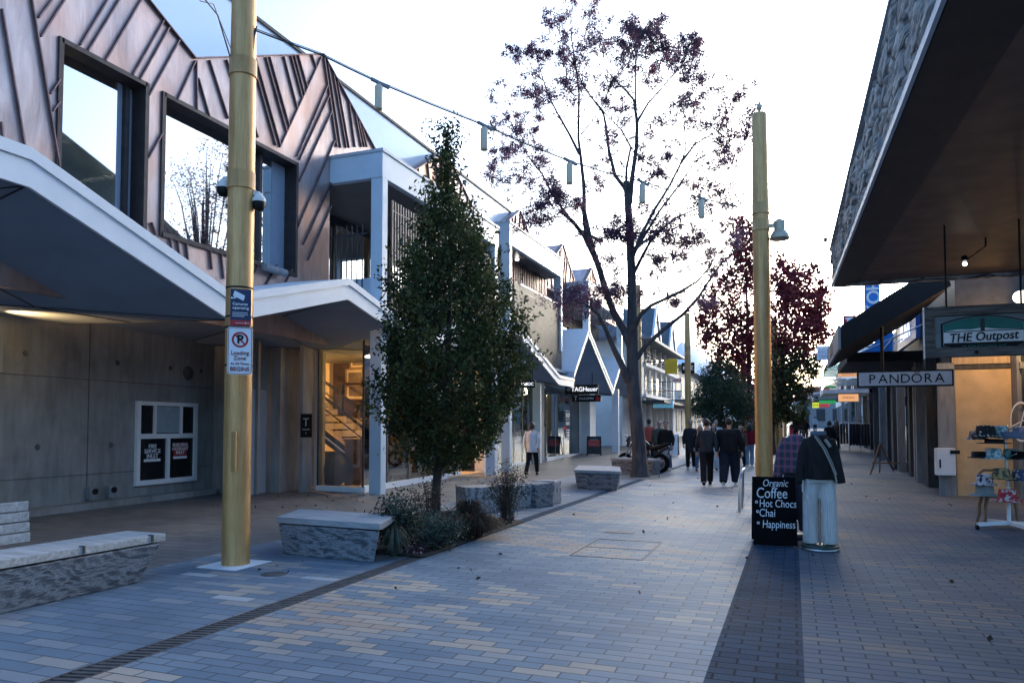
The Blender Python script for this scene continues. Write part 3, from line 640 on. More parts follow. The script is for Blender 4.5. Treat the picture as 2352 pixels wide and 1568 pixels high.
# inside the first shop: floor, back wall in brick, warm side wall, staircase
mb = MB(); mb.box(-15, YG + .2, .0, XG - .2, 22.2, .05); mb.build('shop_floor', M['tan_panel'], lb)
mb = MB(); mb.box(-15, 19.0, .05, -9.7, 19.15, 3.6); mb.build('brick_wall', M['brick'], lb)
mb = MB(); mb.box(-15.1, YG + .3, .05, -15, 22, 3.6); mb.box(-14.6, 18.8, .05, -13.05, 18.99, 3.6); mb.box(-13.0, 18.4, .05, -9.9, 18.5, 1.75); mb.build('plaster_wall', M['warm_wall'], lb)
mb = MB(); mb.box(-15, YG + .2, 3.42, XG - .25, 22.2, 3.5); mb.build('shop_ceiling', M['mid_int'], lb)
mb = MB(); mb.box(-15, 22.3, 0, -10.3, 22.4, 3.5); mb.box(-15, 29.4, 0, -10.4, 29.5, 3.5); mb.box(-13.1, 22.4, 0, -13, 44, 3.5); mb.box(-13, 22.4, 3.42, -10.2, 44, 3.5); mb.box(-13, 37.3, 0, -10.5, 37.4, 3.5); mb.build('shop_partition', M['mid_int'], lb)
mb = MB()
for i in range(10):
    x = -12.75 + i * .30; z = 2.2 - i * .2
    mb.box(x, 16.9, z - .16, x + .31, 17.9, z)
stair = mb.build('staircase', plain('pale stair tread', (.50, .40, .28), .6), lb)
mb = MB()
for y in (16.85, 17.95):
    mb.bar((-12.9, y, 1.95), (-9.85, y, -.05), .05, .28); mb.bar((-13.0, y, 3.05), (-9.9, y, 1.0), .06, .06); mb.bar((-13.0, y, 2.75), (-9.9, y, .70), .03, .03)
    for x, zb_ in ((-12.1, 1.6), (-10.55, .6), (-9.95, .1)): mb.box(x, y - .04, zb_, x + .1, y + .04, zb_ + 1.1)
mb.build('handrail', M['black'], stair)
mb = MB(); mb.bar((-12.9, 16.78, 1.98), (-9.95, 16.78, .03), .02, .04); mb.build('stringer_edge', M['steel'], stair)
# ------------------------------------------------------------------ things in and on the left building
def picture(x, z, w, h, label):
    t = thing('picture', label, 'picture', (x, 18.98, z), 'framed pictures on the brick wall'); m = MB(); m.box(x - w / 2, 18.93, z - h / 2, x + w / 2, 18.98, z + h / 2); m.build('mount', M['warm_wall'], t)
    m = MB(); m.box(x - w * .36, 18.915, z - h * .33, x + w * .36, 18.928, z + h * .30); m.build('photograph', plain('sepia photograph', (.10, .06, .04), .4, var=.6, scale=4), t)
    m = MB()
    for (a, b, c, d) in ((x - w / 2 - .02, z - h / 2 - .02, x + w / 2 + .02, z - h / 2 + .02), (x - w / 2 - .02, z + h / 2 - .02, x + w / 2 + .02, z + h / 2 + .02), (x - w / 2 - .02, z - h / 2 + .02, x - w / 2 + .02, z + h / 2 - .02), (x + w / 2 - .02, z - h / 2 + .02, x + w / 2 + .02, z + h / 2 - .02)): m.box(a, 18.90, b, c, 18.99, d)
    m.build('frame', M['wood_warm'], t)
def at_y(px, py, y): p = PY(px, py, y); return p.x, p.z
for (px, py, w, h, lab) in ((822, 828, .55, .42, 'framed picture on the brick wall, topmost and cut off by the canopy'), (814, 866, .62, .48, 'framed dark picture on the brick wall in the middle of the column'), (818, 897, .72, .5, 'widest framed picture on the brick wall, just above the handrail'), (846, 862, .42, .5, 'narrow framed picture on the brick wall beside the white post')):
    x, z = at_y(px, py, 18.9); picture(x, z, w, h, lab)
x, z = at_y(765, 1085, 15.6)
t = thing('ceramic_pot', 'big round dark pot standing on the floor inside the corner shop glass', 'pot', (x, 15.6, .05)); m = MB(); m.lathe((x, 15.6, .05), [(.16, 0), (.40, .18), (.46, .42), (.38, .66), (.22, .78), (.24, .84)], 24); m.build('pot_body', M['char'], t)
x, z = at_y(815, 1085, 16.0); m = MB(); m.box(x - .24, 15.9, .05, x + .24, 16.3, 1.15); m.box(x - .26, 15.88, 1.152, x + .26, 16.32, 1.2); tag(m.build('timber_counter', M['wood_warm']), 'tall warm timber counter at the foot of the staircase in the shop', 'counter')
for i, (x, y) in enumerate(((-10.1, 17.0), (-10.3, 19.3), (-10.6, 20.8))):
    t = thing('display_stand', ('dark display stand with pale shoes on top nearest the shop corner', 'dark display stand in the middle of the lit shop window', 'dark display stand farthest along the lit shop window')[i], 'display stand', (x, y, .05), 'display stands in the lit shop')
    m = MB(); m.box(x - .25, y - .3, .85, x + .25, y + .3, .9); m.box(x - .25, y - .3, .4, x + .25, y + .3, .44); m.build('shelf', M['wood_warm'], t)
    m = MB(); [m.box(x + a, y + b, .05, x + a + .03, y + b + .03, 1.3) for a in (-.25, .22) for b in (-.3, .27)]; m.build('rack_frame', M['black'], t)
    m = MB(); [m.box(x - .12, y - .22 + k * .2, .9, x + .12, y - .12 + k * .2, .98) for k in range(3)]; m.build('goods', M['cream'], t)
# fire service cabinet on the concrete wall
fa = wp(7.35, 0); fs0, fs1 = 6.15, 7.85
x0, x1 = 6.15, 7.85
fc = thing('fire_inlet_cabinet', 'white framed wall cabinet with dark glass doors reading fire service inlet', 'cabinet', tuple(wp(7.0, .45)))
m = MB()
def fbox(s0, z0, s1, z1, o0, o1, mb): mb.prism([wp(s0, z0, o0), wp(s1, z0, o0), wp(s1, z1, o0), wp(s0, z1, o0)], wn_ * (o1 - o0))
for (a, b, c, d) in ((6.15, .32, 6.24, 2.02), (7.76, .32, 7.85, 2.02), (6.24, .32, 7.76, .42), (6.24, 1.94, 7.76, 2.02), (6.24, 1.26, 7.76, 1.36), (6.96, .42, 7.04, 1.26), (6.60, 1.36, 6.65, 1.94), (7.34, 1.36, 7.39, 1.94)): fbox(a, b, c, d, .0, .07, m)
m.build('frame', M['white'], fc)
m = MB(); fbox(6.24, .42, 7.76, 1.94, .003, .02, m); m.build('dark_glass', plain('dark cabinet glass', (.012, .013, .016), .12, var=.2), fc)
m = MB(); fbox(6.66, 1.38, 7.33, 1.93, .02, .028, m); m.build('notice', plain('frosted panel', (.30, .38, .42), .4), fc)
m = MB(); fbox(7.18, .88, 7.58, 1.16, .021, .024, m); m.build('red_notice', plain('red film', (.32, .02, .02), .5), fc)
m = MB()
for t_, s, z, sz in (('FIRE', 6.6, 1.10, .12), ('SERVICE', 6.6, 1.00, .12), ('INLET', 6.6, .90, .12), ('BUILDING', 7.38, 1.115, .10), ('HYDRANT', 7.38, 1.03, .10), ('INLET', 7.38, .95, .10)): m.text(t_, wp(s, z, .027), wd, (0, 0, 1), sz, bold=.008)
fbox(6.38, .79, 6.82, .845, .021, .026, m); fbox(7.18, .82, 7.58, .875, .021, .026, m); m.build('lettering', M['white'], fc)
for s, lab in ((5.12, 'grey capped pipe outlet low on the concrete wall, nearer the timber bench'), (5.55, 'grey capped pipe outlet low on the concrete wall, nearer the fire cabinet')):
    t = thing('wall_outlet', lab, 'pipe outlet', tuple(wp(s, .3)), 'wall outlets'); m = MB(); fbox(s - .08, .16, s + .08, .38, 0, .10, m); m.build('housing', M['grey_post'], t)
    m = MB(); m.cyl(wp(s + .02, .30, .10), wp(s + .02, .30, .13), .055); m.build('cap', M['black'], t)
# wall plaque on the pier
pq = PY(704, 977, q0.y - .01); t = thing('wall_plaque', 'black wall plaque with pale capital T on the concrete pier', 'sign', tuple(pq))
m = MB(); m.box(pq.x - .15, q0.y - .03, pq.z - .27, pq.x + .15, q0.y, pq.z + .27); m.build('plate', M['black'], t)
m = MB(); m.text('T', (pq.x, q0.y - .034, pq.z + .07), (1, 0, 0), (0, 0, 1), .26); m.text('TOULEPIN', (pq.x, q0.y - .034, pq.z - .09), (1, 0, 0), (0, 0, 1), .045); m.lathe((pq.x, q0.y - .031, pq.z - .17), [(0, .004), (.015, .004), (.016, 0)], 10, 0, (0, -1, 0)); m.build('lettering', plain('pale lettering', (.55, .53, .48), .5), t)
# hanging black shop signs along the canopy
def hang_sign(name, px, py, y, w, h, label, txt, tsz, cat='sign', rod=.5, extra=None, mat='black', tm='white', sx=1.0, shear=0, th=.06, off=(0, 0)):
    c = PY(px, py, y); t = thing(name, label, cat, (c.x, y, c.z - h / 2)); m = MB(); m.box(c.x - w / 2, y - th / 2, c.z - h / 2, c.x + w / 2, y + th / 2, c.z + h / 2); m.build('board', M[mat] if isinstance(mat, str) else mat, t, bevel=.006)
    if rod:
        m = MB(); [m.cyl((c.x + k * w * .32, y, c.z + h / 2), (c.x + k * w * .32, y, c.z + h / 2 + rod), .015, n=8) for k in (-1, 1)]; m.build('hanger_rod', M['black'], t)
    if txt:
        m = MB(); m.text(txt, (c.x + off[0], y - th / 2 - .004, c.z + off[1]), (1, 0, 0), (0, 0, 1), tsz, sx=sx, shear=shear, bold=.006); m.build('lettering', M[tm] if isinstance(tm, str) else tm, t)
    if extra: extra(c, t, y - th / 2)
    return t
LIT = emit('lit white letters', (.95, .97, 1), .75, (.8, .8, .8)); RED = plain('red disc', (.55, .02, .02), .5)
def tag_extra(c, t, y):
    m = MB(); m.prism([(c.x - .66, y - .003, c.z + .07), (c.x - .66, y - .003, c.z - .02), (c.x - .57, y - .003, c.z - .09), (c.x - .48, y - .003, c.z - .02), (c.x - .48, y - .003, c.z + .07)], (0, -.004, 0)); m.build('shield_emblem', M['grey_post'], t)
hang_sign('shop_sign', 1336, 894, 30.6, 1.46, .40, 'black hanging sign with white lettering and small shield under the white gable', 'TAGHeuer', .27, extra=tag_extra, tm=LIT, off=(.13, 0), sx=.95)
def tou_extra(c, t, y):
    m = MB(); m.text('T', (c.x - .48, y - .005, c.z), (1, 0, 0), (0, 0, 1), .28); m.build('initial', M['white'], t); m = MB(); m.lathe((c.x + .5, y, c.z), [(0, .008), (.08, .008), (.085, 0)], 14, 0, (0, -1, 0)); m.build('red_emblem', RED, t)
hang_sign('shop_sign', 1347, 915, 31.4, 1.30, .28, 'lower thin black hanging sign with spaced letters and small red disc', 'OULEPIN', .13, extra=tou_extra, sx=1.25)
hang_sign('shop_sign', 1212, 882, 23.6, .55, .26, 'small black sign with white letters beside the dark green tree', 'VIMOC', .14, tm=LIT)
# SHOP decals on the watch shop glass
for px, lab in ((1307, 'white window lettering on the watch shop glass, nearer the pier'), (1344, 'white window lettering on the watch shop glass, nearer the red sandwich board')):
    p = PX(px, 960, -10.28); t = thing('window_lettering', lab, 'window sign', (p.x, p.y, 1.2), 'white window lettering'); m = MB(); a_ = Vector((-.25, 6.2, 0)).normalized()
    for i, (tx, sz) in enumerate((('SHOP', .34), ('INSIDE', .24))): m.text(tx, Vector((-10.2 - .04 * (p.y - 31), p.y, 2.05 - i * .4)) + Vector((.012, 0, 0)), a_, (0, 0, 1), sz, bold=.01)
    for k in range(4): o = Vector((-10.2 - .04 * (p.y - 31) + .012, p.y, 1.35 - k * .12)); m.obox(o, a_ * .38, (.002, 0, 0), (0, 0, .025))
    for zz in (2.28, 1.86): o = Vector((-10.2 - .04 * (p.y - 31) + .012, p.y, zz)); m.obox(o, a_ * .48, (.002, 0, 0), (0, 0, .012))
    m.build('letters', M['white'], t)
# goods seen behind the watch shop glass
for i, (x, y, c, lab) in enumerate(((-11.2, 25.0, (.35, .05, .05), 'red display panel behind the dark shop glass by the walking woman'), (-11.4, 26.8, (.08, .10, .16), 'dark blue display panel behind the shop glass near the pier'), (-11.3, 32.3, (.10, .28, .36), 'teal display panel behind the watch shop glass'), (-11.4, 34.6, (.45, .48, .5), 'pale display panel behind the watch shop glass'))):
    m = MB(); m.box(x - .03, y - .45, .1, x + .03, y + .45, 1.5); m.box(x - .2, y - .5, 0, x + .2, y + .5, .098); tag(m.build('window_display', plain('window display', c, .5, var=.3)), lab, 'shop display', 'shop window displays')
# security light under second loggia
p = PX(1212, 603, -9.4); m = MB(); m.lathe((p.x, 25.2, 7.60), [(0, .0), (.06, .0), (.07, .06)], 12); tag(m.build('downlight', emit('white downlight', (1, .97, .9), 6)), 'small bright downlight in the soffit of the second loggia', 'light')
# lamps inside the shops
def lamp(name, loc, e, col, size=.3):
    l = bpy.data.lights.new(name, 'POINT'); l.energy = e * .3; l.color = col; l.shadow_soft_size = size; o = bpy.data.objects.new(name, l); COL.objects.link(o); o.location = loc; return o
def pend(x, y, z, lab, on=True):
    t = thing('pendant_lamp', lab, 'lamp', (x, y, z), 'shop ceiling lamps'); m = MB(); m.lathe((x, y, z), [(0, 0), (.11, .02), (.12, .08), (.03, .13)], 14); m.build('bulb', emit('warm bulb', (1, .62, .25), 7), t); m = MB(); m.cyl((x, y, z + .14), (x, y, z + .16), .008, n=6); m.build('cord', M['black'], t)
pend(-13.1, 16.2, 3.2, 'warm ceiling lamp above the staircase in the corner shop'); lamp('shop_light', (-13.1, 16.2, 3.05), 260, (1, .50, .14), .1)
pend(-9.8, 17.2, 3.2, 'warm ceiling lamp deeper in the corner shop'); lamp('shop_light', (-9.8, 17.2, 3.05), 120, (1, .52, .16), .1); lamp('shop_light', (-11.6, 21.2, 3.2), 300, (1, .52, .16), .1)
lamp('shop_light', (-11.6, 25.6, 3.25), 22, (.8, 1, .92), .1); lamp('shop_light', (-11.7, 33.6, 3.25), 38, (.85, .95, 1), .1); lamp('upper_light', (-13.0, 9.5, 6.9), 150, (1, .66, .34), .1); lamp('upper_light', (-13.0, 17.5, 6.8), 260, (1, .66, .34), .1)
# wall uplight at the left end of the concrete wall, washing the soffit
wl = PX(-6, 745, -11.6); t = thing('wall_light', 'warm tubular wall light at the left end of the concrete wall', 'wall lamp', (-11.55, wl.y, 2.4)); m = MB(); m.box(-11.75, wl.y - .2, 2.35, -11.45, wl.y, 2.95); m.build('lamp_housing', M['gold_grey'], t); m = MB(); m.box(-11.70, wl.y - .18, 2.952, -11.5, wl.y - .02, 2.958); m.build('lamp_glass', emit('warm lamp glass', (1, .7, .35), 6), t)
sp = bpy.data.lights.new('soffit_wash', 'SPOT'); sp.energy = 42; sp.color = (1, .58, .22); sp.spot_size = R(105); sp.spot_blend = .9; so = bpy.data.objects.new('soffit_wash', sp); COL.objects.link(so); so.location = (-11.55, wl.y + .05, 2.98); so.rotation_euler = Vector((-.25, -.75, -.55)).to_track_quat('Z', 'Y').to_euler()
# ------------------------------------------------------------------ gold poles, cable and lanterns
def gold_pole(x, y, label, h=7.1, r=.146, z=None, lampside=None, bands=(5.15, 5.5), plate=False, capped=True):
    z = gz(y) if z is None else z
    t = thing('gold_pole', label, 'pole', (x, y, z), 'gold poles along the street'); m = MB()
    m.lathe((x, y, z), [(r * 1.02, 0), (r, .5), (r * .99, 3), (r * .97, 5.1), (r * .86, h - .03), (r * .80, h)], 28); m.add([(x + r * .8 * math.cos(k * math.pi / 10), y + r * .8 * math.sin(k * math.pi / 10), z + h) for k in range(20)], [tuple(range(20))]); m.build('shaft', M['gold'], t)
    for b in bands: m = MB(); m.lathe((x, y, z + b), [(r * .96, -.010), (r * 1.05, -.008), (r * 1.05, .010), (r * 1.02, .013), (r * 1.02, .19), (r * .96, .193)], 28); m.build('band', M['gold'], t)
    if plate:
        m = MB(); m.box(x - .26, y - .30, z + .001, x + .26, y + .28, z + .008); m.build('base_plate', M['white'], t)
        m = MB(); m.box(x + .05, y - r * 1.02 - .004, z + 1.02, x + .11, y - r * .9, z + 1.45); m.build('hatch', M['gold'], t)
    return t
p1 = G(519, 1301); P1 = Vector((p1.x, p1.y + .146, 0)); t1 = gold_pole(P1.x, P1.y, 'tall gold pole in front, carrying cameras and parking signs', bands=(5.42, 4.14), plate=True, h=7.2)
P2 = gxy(1754, 13.0); t2 = gold_pole(P2.x, P2.y, 'gold pole standing behind the chalk coffee board', bands=(5.28, 4.98))
for px, d, lab, h in ((1581, 35, 'gold pole beside the yellow hanging sign and bushy green tree', 6.9), (1466, 28, 'gold pole half hidden behind the big tree trunk', 6.9), (1781, 37, 'gold pole standing inside the red leaved tree', 7.0), (1793, 49, 'gold pole just beyond the red tree trunk', 6.6), (1803, 64, 'gold pole farthest down the right side', 6.6), (1652, 52, 'thin distant gold pole rising above the bushy green tree', 6.6), (1709, 47, 'gold pole between the bushy green tree and the red tree', 6.2)):
    q = gxy(px, d); gold_pole(q.x, q.y, lab, h=h, z=gz(q.y) if d > 40 else 0, bands=(4.9, 5.3))
# bell lamp on the second pole
c = P2; t = thing('bell_lamp', 'grey bell shaped street lamp bracketed to the gold pole behind the coffee board', 'street lamp', (c.x + .45, c.y, 4.9)); m = MB(); bx = c.x + .31
m.lathe((bx, c.y, 4.80), [(.0, .02), (.165, .0), (.172, .02), (.15, .09), (.115, .15), (.09, .16)], 24); m.build('lamp_shade', M['gold_grey'], t)
m = MB(); m.cyl((bx, c.y, 4.96), (bx, c.y, 5.13), .095); m.cyl((bx, c.y, 5.13), (bx, c.y, 5.165), .045); m.build('lamp_body', M['gold_grey'], t); m = MB(); m.bar((c.x + .1, c.y, 5.06), (bx - .09, c.y, 5.06), .06, .07); m.build('bracket_arm', M['gold_grey'], t)
# finial bird on pole two
m = MB(); m.lathe((P2.x, P2.y, 7.1), [(.02, 0), (.02, .05), (.045, .08), (.05, .12), (.03, .17), (.008, .2)], 10); tag(m.build('pole_finial', M['gold_grey']), 'small pointed grey cap on the very top of the pole behind the coffee board', 'finial')
# catenary cable with six lantern cylinders
VA = Vector((P1.x + .12, P1.y, 0)); VB = Vector((P2.x - .13, P2.y, 0)); dd = VB - VA; nrm = Vector((dd.y, -dd.x, 0)).normalized()
def on_span(px, py):
    d = ray(px, py); o = Vector((0, 0, EYE)); t = (VA - o).dot(nrm) / d.dot(nrm); return o + d * t
CPX = [(585, 70), (660, 98), (735, 125), (800, 157), (870, 190), (990, 240), (1112, 288), (1210, 332), (1308, 370), (1390, 396), (1475, 418), (1543, 438), (1611, 455), (1670, 470), (1724, 482)]
cab = [on_span(*q) for q in CPX]; m = MB(); m.tube([Vector((VA.x, VA.y, 5.52))] + cab, .011, 6); m.tube([Vector((VA.x, VA.y, 5.72)), on_span(590, 60), cab[0] + Vector((0, 0, .0))], .006, 5)
m.tube([q + Vector((0, 0, .02)) for q in cab], .005, 5)
tag(m.build('lantern_cable', M['char']), 'dark cable spanning the street between the two nearest gold poles', 'cable')
m = MB(); a = P1 + Vector((-.13, -.05, 5.62)); m.tube([a, at(500, 35, 7.6), at(455, -20, 7.2), at(380, -120, 6.6)], .008, 6); m.tube([a + Vector((0, 0, .12)), at(490, 10, 7.6), at(460, 3, 7.3), at(445, -20, 7.1)], .005, 5); tag(m.build('lantern_cable', M['char']), 'dark cable leaving the front gold pole towards the upper left', 'cable')
for i, (px, py) in enumerate([(870, 190), (1112, 288), (1308, 370), (1475, 418), (1611, 455)]):
    q = on_span(px, py); t = thing('lantern', ['white cylinder lantern nearest the front gold pole on the cable', 'white cylinder lantern second along the cable, above the dark green tree top', 'white cylinder lantern at the middle of the cable beside the tall tree', 'white cylinder lantern fourth along the cable among the purple twigs', 'white cylinder lantern nearest the pole behind the coffee board'][i], 'lantern', tuple(q), 'lanterns on the cable')
    m = MB(); m.lathe(q + Vector((0, 0, -.34)), [(.0, 0), (.047, .0), (.050, .02), (.050, .29), (.03, .31)], 18); m.build('lamp_body', M['lantern'], t)
    m = MB(); u_ = dd.normalized(); m.bar(q - u_ * .10 + Vector((0, 0, .02)), q + u_ * .14 + Vector((0, 0, -.03)), .035, .035); m.cyl(q + Vector((0, 0, -.05)), q, .03, n=10); m.build('clamp', M['grey_post'], t)
# security cameras on pole one
for s, lab in ((-1, 'dark dome security camera on the street-wall side of the front gold pole'), (1, 'dark dome security camera on the open street side of the front gold pole')):
    o = P1 + rt * (s * .20); o.z = 4.22 if s < 0 else 4.06; t = thing('security_camera', lab, 'camera', tuple(o), 'security cameras'); c = o + rt * (s * .0)
    m = MB(); m.lathe(c + Vector((0, 0, -.16)), [(0, 0), (.045, .012), (.066, .05), (.07, .10)], 18); m.build('dome', M['black'], t)
    m = MB(); m.lathe(c + Vector((0, 0, -.06)), [(.075, 0), (.075, .035), (.05, .07), (.03, .10), (0, .10)], 18); m.bar(c + Vector((0, 0, .03)), c - rt * s * .08 + Vector((0, 0, .05)), .05, .05); m.build('mount_arm', M['cream'], t)
# parking and camera signs strapped to pole one; turned slightly
sgx = (rt * .93 + fw * .36); sgx.z = 0; sgx.normalize(); sgn = sgx.cross(Vector((0, 0, 1)))
def psign(name, px, py, w, h, mat, label, rad):
    o = at(px, py, 7.72); t = thing(name, label, 'sign', tuple(o)); pts = []
    for cx_, cz_, a0 in ((w / 2 - rad, h / 2 - rad, 0), (-w / 2 + rad, h / 2 - rad, 90), (-w / 2 + rad, -h / 2 + rad, 180), (w / 2 - rad, -h / 2 + rad, 270)):
        for k in range(5): a = R(a0 + k * 22.5); pts.append(o + sgx * (cx_ + rad * math.cos(a)) + Vector((0, 0, cz_ + rad * math.sin(a))))
    m = MB(); m.prism(pts, -sgn * .006); m.build('plate', mat, t); return o, t, pts
NAVY = plain('navy sign', (.012, .025, .075), .45); SRED = plain('red sign', (.42, .012, .018), .45); DRED = plain('dark red print', (.20, .02, .03), .5)
o, t, _ = psign('camera_sign', 553, 706, .205, .385, NAVY, 'navy and red sign with camera symbol strapped to the front gold pole', .008); up = Vector((0, 0, 1)); e = sgn * .004
m = MB()
def sq(mb, o, pts, th=.003): mb.prism([o + sgx * a + up * b + sgn * .001 for a, b in pts], sgn * th)
sq(m, o, [(-.062, .175), (.040, .125), (.018, .075), (-.078, .120)]); sq(m, o, [(.042, .118), (.030, .082), (.020, .070), (.012, .078)]); sq(m, o, [(-.098, .088), (-.060, .092), (-.060, .100), (-.098, .106)]); sq(m, o, [(-.065, .118), (-.045, .110), (-.055, .090), (-.066, .092)])
m.text('Cameras', o + sgx * -.082 + up * .035 + e, sgx, up, .042, align='LEFT', bold=.012); m.text('operating', o + sgx * -.082 + up * -.006 + e, sgx, up, .042, align='LEFT', bold=.012)
for k, w in enumerate((.150, .155, .12)): sq(m, o, [(-.082, -.058 - k * .019), (-.082 + w, -.058 - k * .019), (-.082 + w, -.053 - k * .019), (-.082, -.053 - k * .019)])
m.build('lettering', M['white'], t); m = MB(); sq(m, o, [(-.101, -.19), (.101, -.19), (.101, -.135), (-.101, -.135)], .0015); m.build('red_band', SRED, t)
m = MB(); sq(m, o, [(-.05, -.166), (.03, -.166), (.03, -.161), (-.05, -.161)], .003); m.lathe(o + sgx * .048 + up * -.163 + sgn * .002, [(0, .002), (.010, .002), (.010, 0)], 10, 0, sgn); sq(m, o, [(.062, -.166), (.088, -.166), (.088, -.161), (.062, -.161)], .003); m.build('small_print', M['cream'], t)
o, t, pts = psign('parking_sign', 551, 805, .245, .50, M['white'], 'white no parking loading zone sign strapped to the front gold pole', .03)
m = MB(); inner = [o + (p - o) * 1.0 for p in pts]
for a, b in zip(pts, pts[1:] + pts[:1]):
    A = o + sgx * ((a - o).dot(sgx) * .93) + up * ((a - o).z * .965) + e * .5; B = o + sgx * ((b - o).dot(sgx) * .93) + up * ((b - o).z * .965) + e * .5
    if (A - B).length > 1e-4: m.bar(A, B, .005, .003, sgn)
m.text('Loading', o + up * -.025 + e, sgx, up, .062, sx=.92); m.text('Zone', o + up * -.08 + e, sgx, up, .062, sx=.92); m.text('At All Times', o + up * -.137 + e, sgx, up, .036); m.text('BEGINS', o + up * -.195 + e, sgx, up, .062, bold=.01, sx=.95); m.build('lettering', DRED, t)
m = MB(); cc = o + up * .115 + sgn * .004; n_ = 28; vs = []
for k in range(n_):
    a = 2 * math.pi * k / n_
    for r_ in (.062, .082): vs.append(cc + sgx * (r_ * math.cos(a)) + up * (r_ * math.sin(a)))
m.add(vs, [(2 * k, 2 * k + 1, (2 * k + 3) % (2 * n_), (2 * k + 2) % (2 * n_)) for k in range(n_)]); m.bar(cc + sgx * -.046 + up * .046 + e * .4, cc + sgx * .046 + up * -.046 + e * .4, .016, .002, sgn); m.build('prohibition_ring', SRED, t)
m = MB(); m.text('P', cc + e * .2, sgx, up, .125, bold=.03); m.build('letter_P', M['black'], t)
m = MB()
for z in (3.02, 2.70, 2.585, 2.165): m.lathe(P1 + Vector((0, 0, z)), [(.1455, 0), (.1485, 0), (.1485, .018), (.1455, .018)], 24)
tag(m.build('strap', M['black']), 'black steel straps round the front gold pole holding its signs', 'strap')

# ------------------------------------------------------------------ stone benches and boulders
def hexa(bot, top): return bot + top
def stone_block(mb, bot, top, zb, zt, mi=0, jit=.0):
    n = len(bot); B = [Vector((x, y, zb)) for x, y in bot]; T = [Vector((x + rnd.uniform(-jit, jit), y + rnd.uniform(-jit, jit), zt + rnd.uniform(-jit, jit))) for x, y in top]
    mb.add(B + T, [tuple(range(n - 1, -1, -1)), tuple(range(n, 2 * n))] + [(i, (i + 1) % n, n + (i + 1) % n, n + i) for i in range(n)], mi)
def bench(name, label, foot, zt, over, timber, slat_w=.075, tmat='wood_grey', thick=.07, taper=None):
    """foot: four corners near-left, near-right, far-right, far-left of the stone at the top"""
    f = [Vector((x, y, 0)) for x, y in foot]; c = sum(f, Vector()) / 4; t = thing(name, label, 'bench', tuple(c), 'stone benches')
    tp = [(p.x, p.y) for p in f]; bt = [((p.x - c.x) * taper[0] + c.x, (p.y - c.y) * taper[1] + c.y) for p in f] if taper else tp
    m = MB(); stone_block(m, bt, tp, 0, zt - thick - .015); m.build('stone_base', M['stone'], t, bevel=.012)
    m = MB(); lx = f[1] - f[0]; ly = f[3] - f[0]; lng, sh = (lx, ly) if lx.length > ly.length else (ly, lx); lu, su = unit(lng), unit(sh); n = max(3, int(sh.length / slat_w)); w = (sh.length + 2 * over) / n
    for i in range(n):
        q = f[0] - su * over - lu * over + su * (w * (i + .5)); m.bar(q + Vector((0, 0, zt - thick / 2)), q + lu * (lng.length + 2 * over) + Vector((0, 0, zt - thick / 2 + rnd.uniform(-.002, .002))), w - .008, thick)
    m.build('seat', M[tmat], t, bevel=.004); return t, f, lu, su
# near bench with backrest: stone front face runs from G(0,1425) to G(305,1335)
a, b = G(-260, 1470), G(318, 1338); d_ = unit(b - a); s_ = Vector((-d_.y, d_.x, 0))
zt = .44
T0 = a; T1 = G(375, 1252, zt); T1 = Vector((T1.x, T1.y, 0)); dT = unit(T1 - a)
t = thing('timber_bench', 'long bench with pale timber seat and backrest on a veined grey stone base', 'bench', tuple((a + b) / 2), 'stone benches')
w_ = .52; m = MB(); A0, A1 = a, b; B1, B0 = b + s_ * .36 - d_ * .05, a + s_ * w_
top = [A0 - s_ * .03, A1 + d_ * .22 - s_ * .05, A1 + d_ * .20 + s_ * (w_ - .06), B0]
m.add([Vector((p.x, p.y, 0)) for p in (A0, A1, B1, B0)] + [Vector((p.x, p.y, zt - .085)) for p in top], [(3, 2, 1, 0), (4, 5, 6, 7), (0, 1, 5, 4), (1, 2, 6, 5), (2, 3, 7, 6), (3, 0, 4, 7)]); m.build('stone_base', M['stone'], t, bevel=.015)
m = MB()
for i in range(6):
    q = A0 - s_ * .05 + s_ * (.09 * (i + .5)); m.bar(q + Vector((0, 0, zt - .035)), q + d_ * ((A1 - A0).length + .27) + Vector((0, 0, zt - .035)), .084, .07)
m.build('seat', M['wood_seat'], t, bevel=.005)
m = MB()
for k in (.62, .93):
    q = A0 - s_ * .055 + d_ * ((A1 - A0).length + .27) * k; m.bar(q + Vector((0, 0, zt - .06)), q + Vector((0, 0, zt + .004)), .02, .012); m.bar(q + Vector((0, 0, zt + .004)), q + s_ * .05 + Vector((0, 0, zt + .004)), .03, .008)
m.build('clip', M['iron'], t)
br = MB(); e1 = G(122, 1256, zt); q1 = A0 + s_ * .50; L_ = (Vector((e1.x, e1.y, 0)) - q1).dot(d_)
for i in range(4):
    q = q1 + s_ * (.012 * i); br.bar(q - d_ * .3 + Vector((0, 0, zt + .075 + i * .092)), q + d_ * L_ + Vector((0, 0, zt + .075 + i * .092)), .035, .080)
br.build('backrest', M['wood_seat'], t, bevel=.004); m = MB()
for k in (.2, .8): q = q1 + d_ * L_ * k + s_ * .045; m.bar(q + Vector((0, 0, zt - .1)), q + s_ * .035 + Vector((0, 0, zt + .38)), .05, .012)
m.build('back_bracket', M['iron'], t)
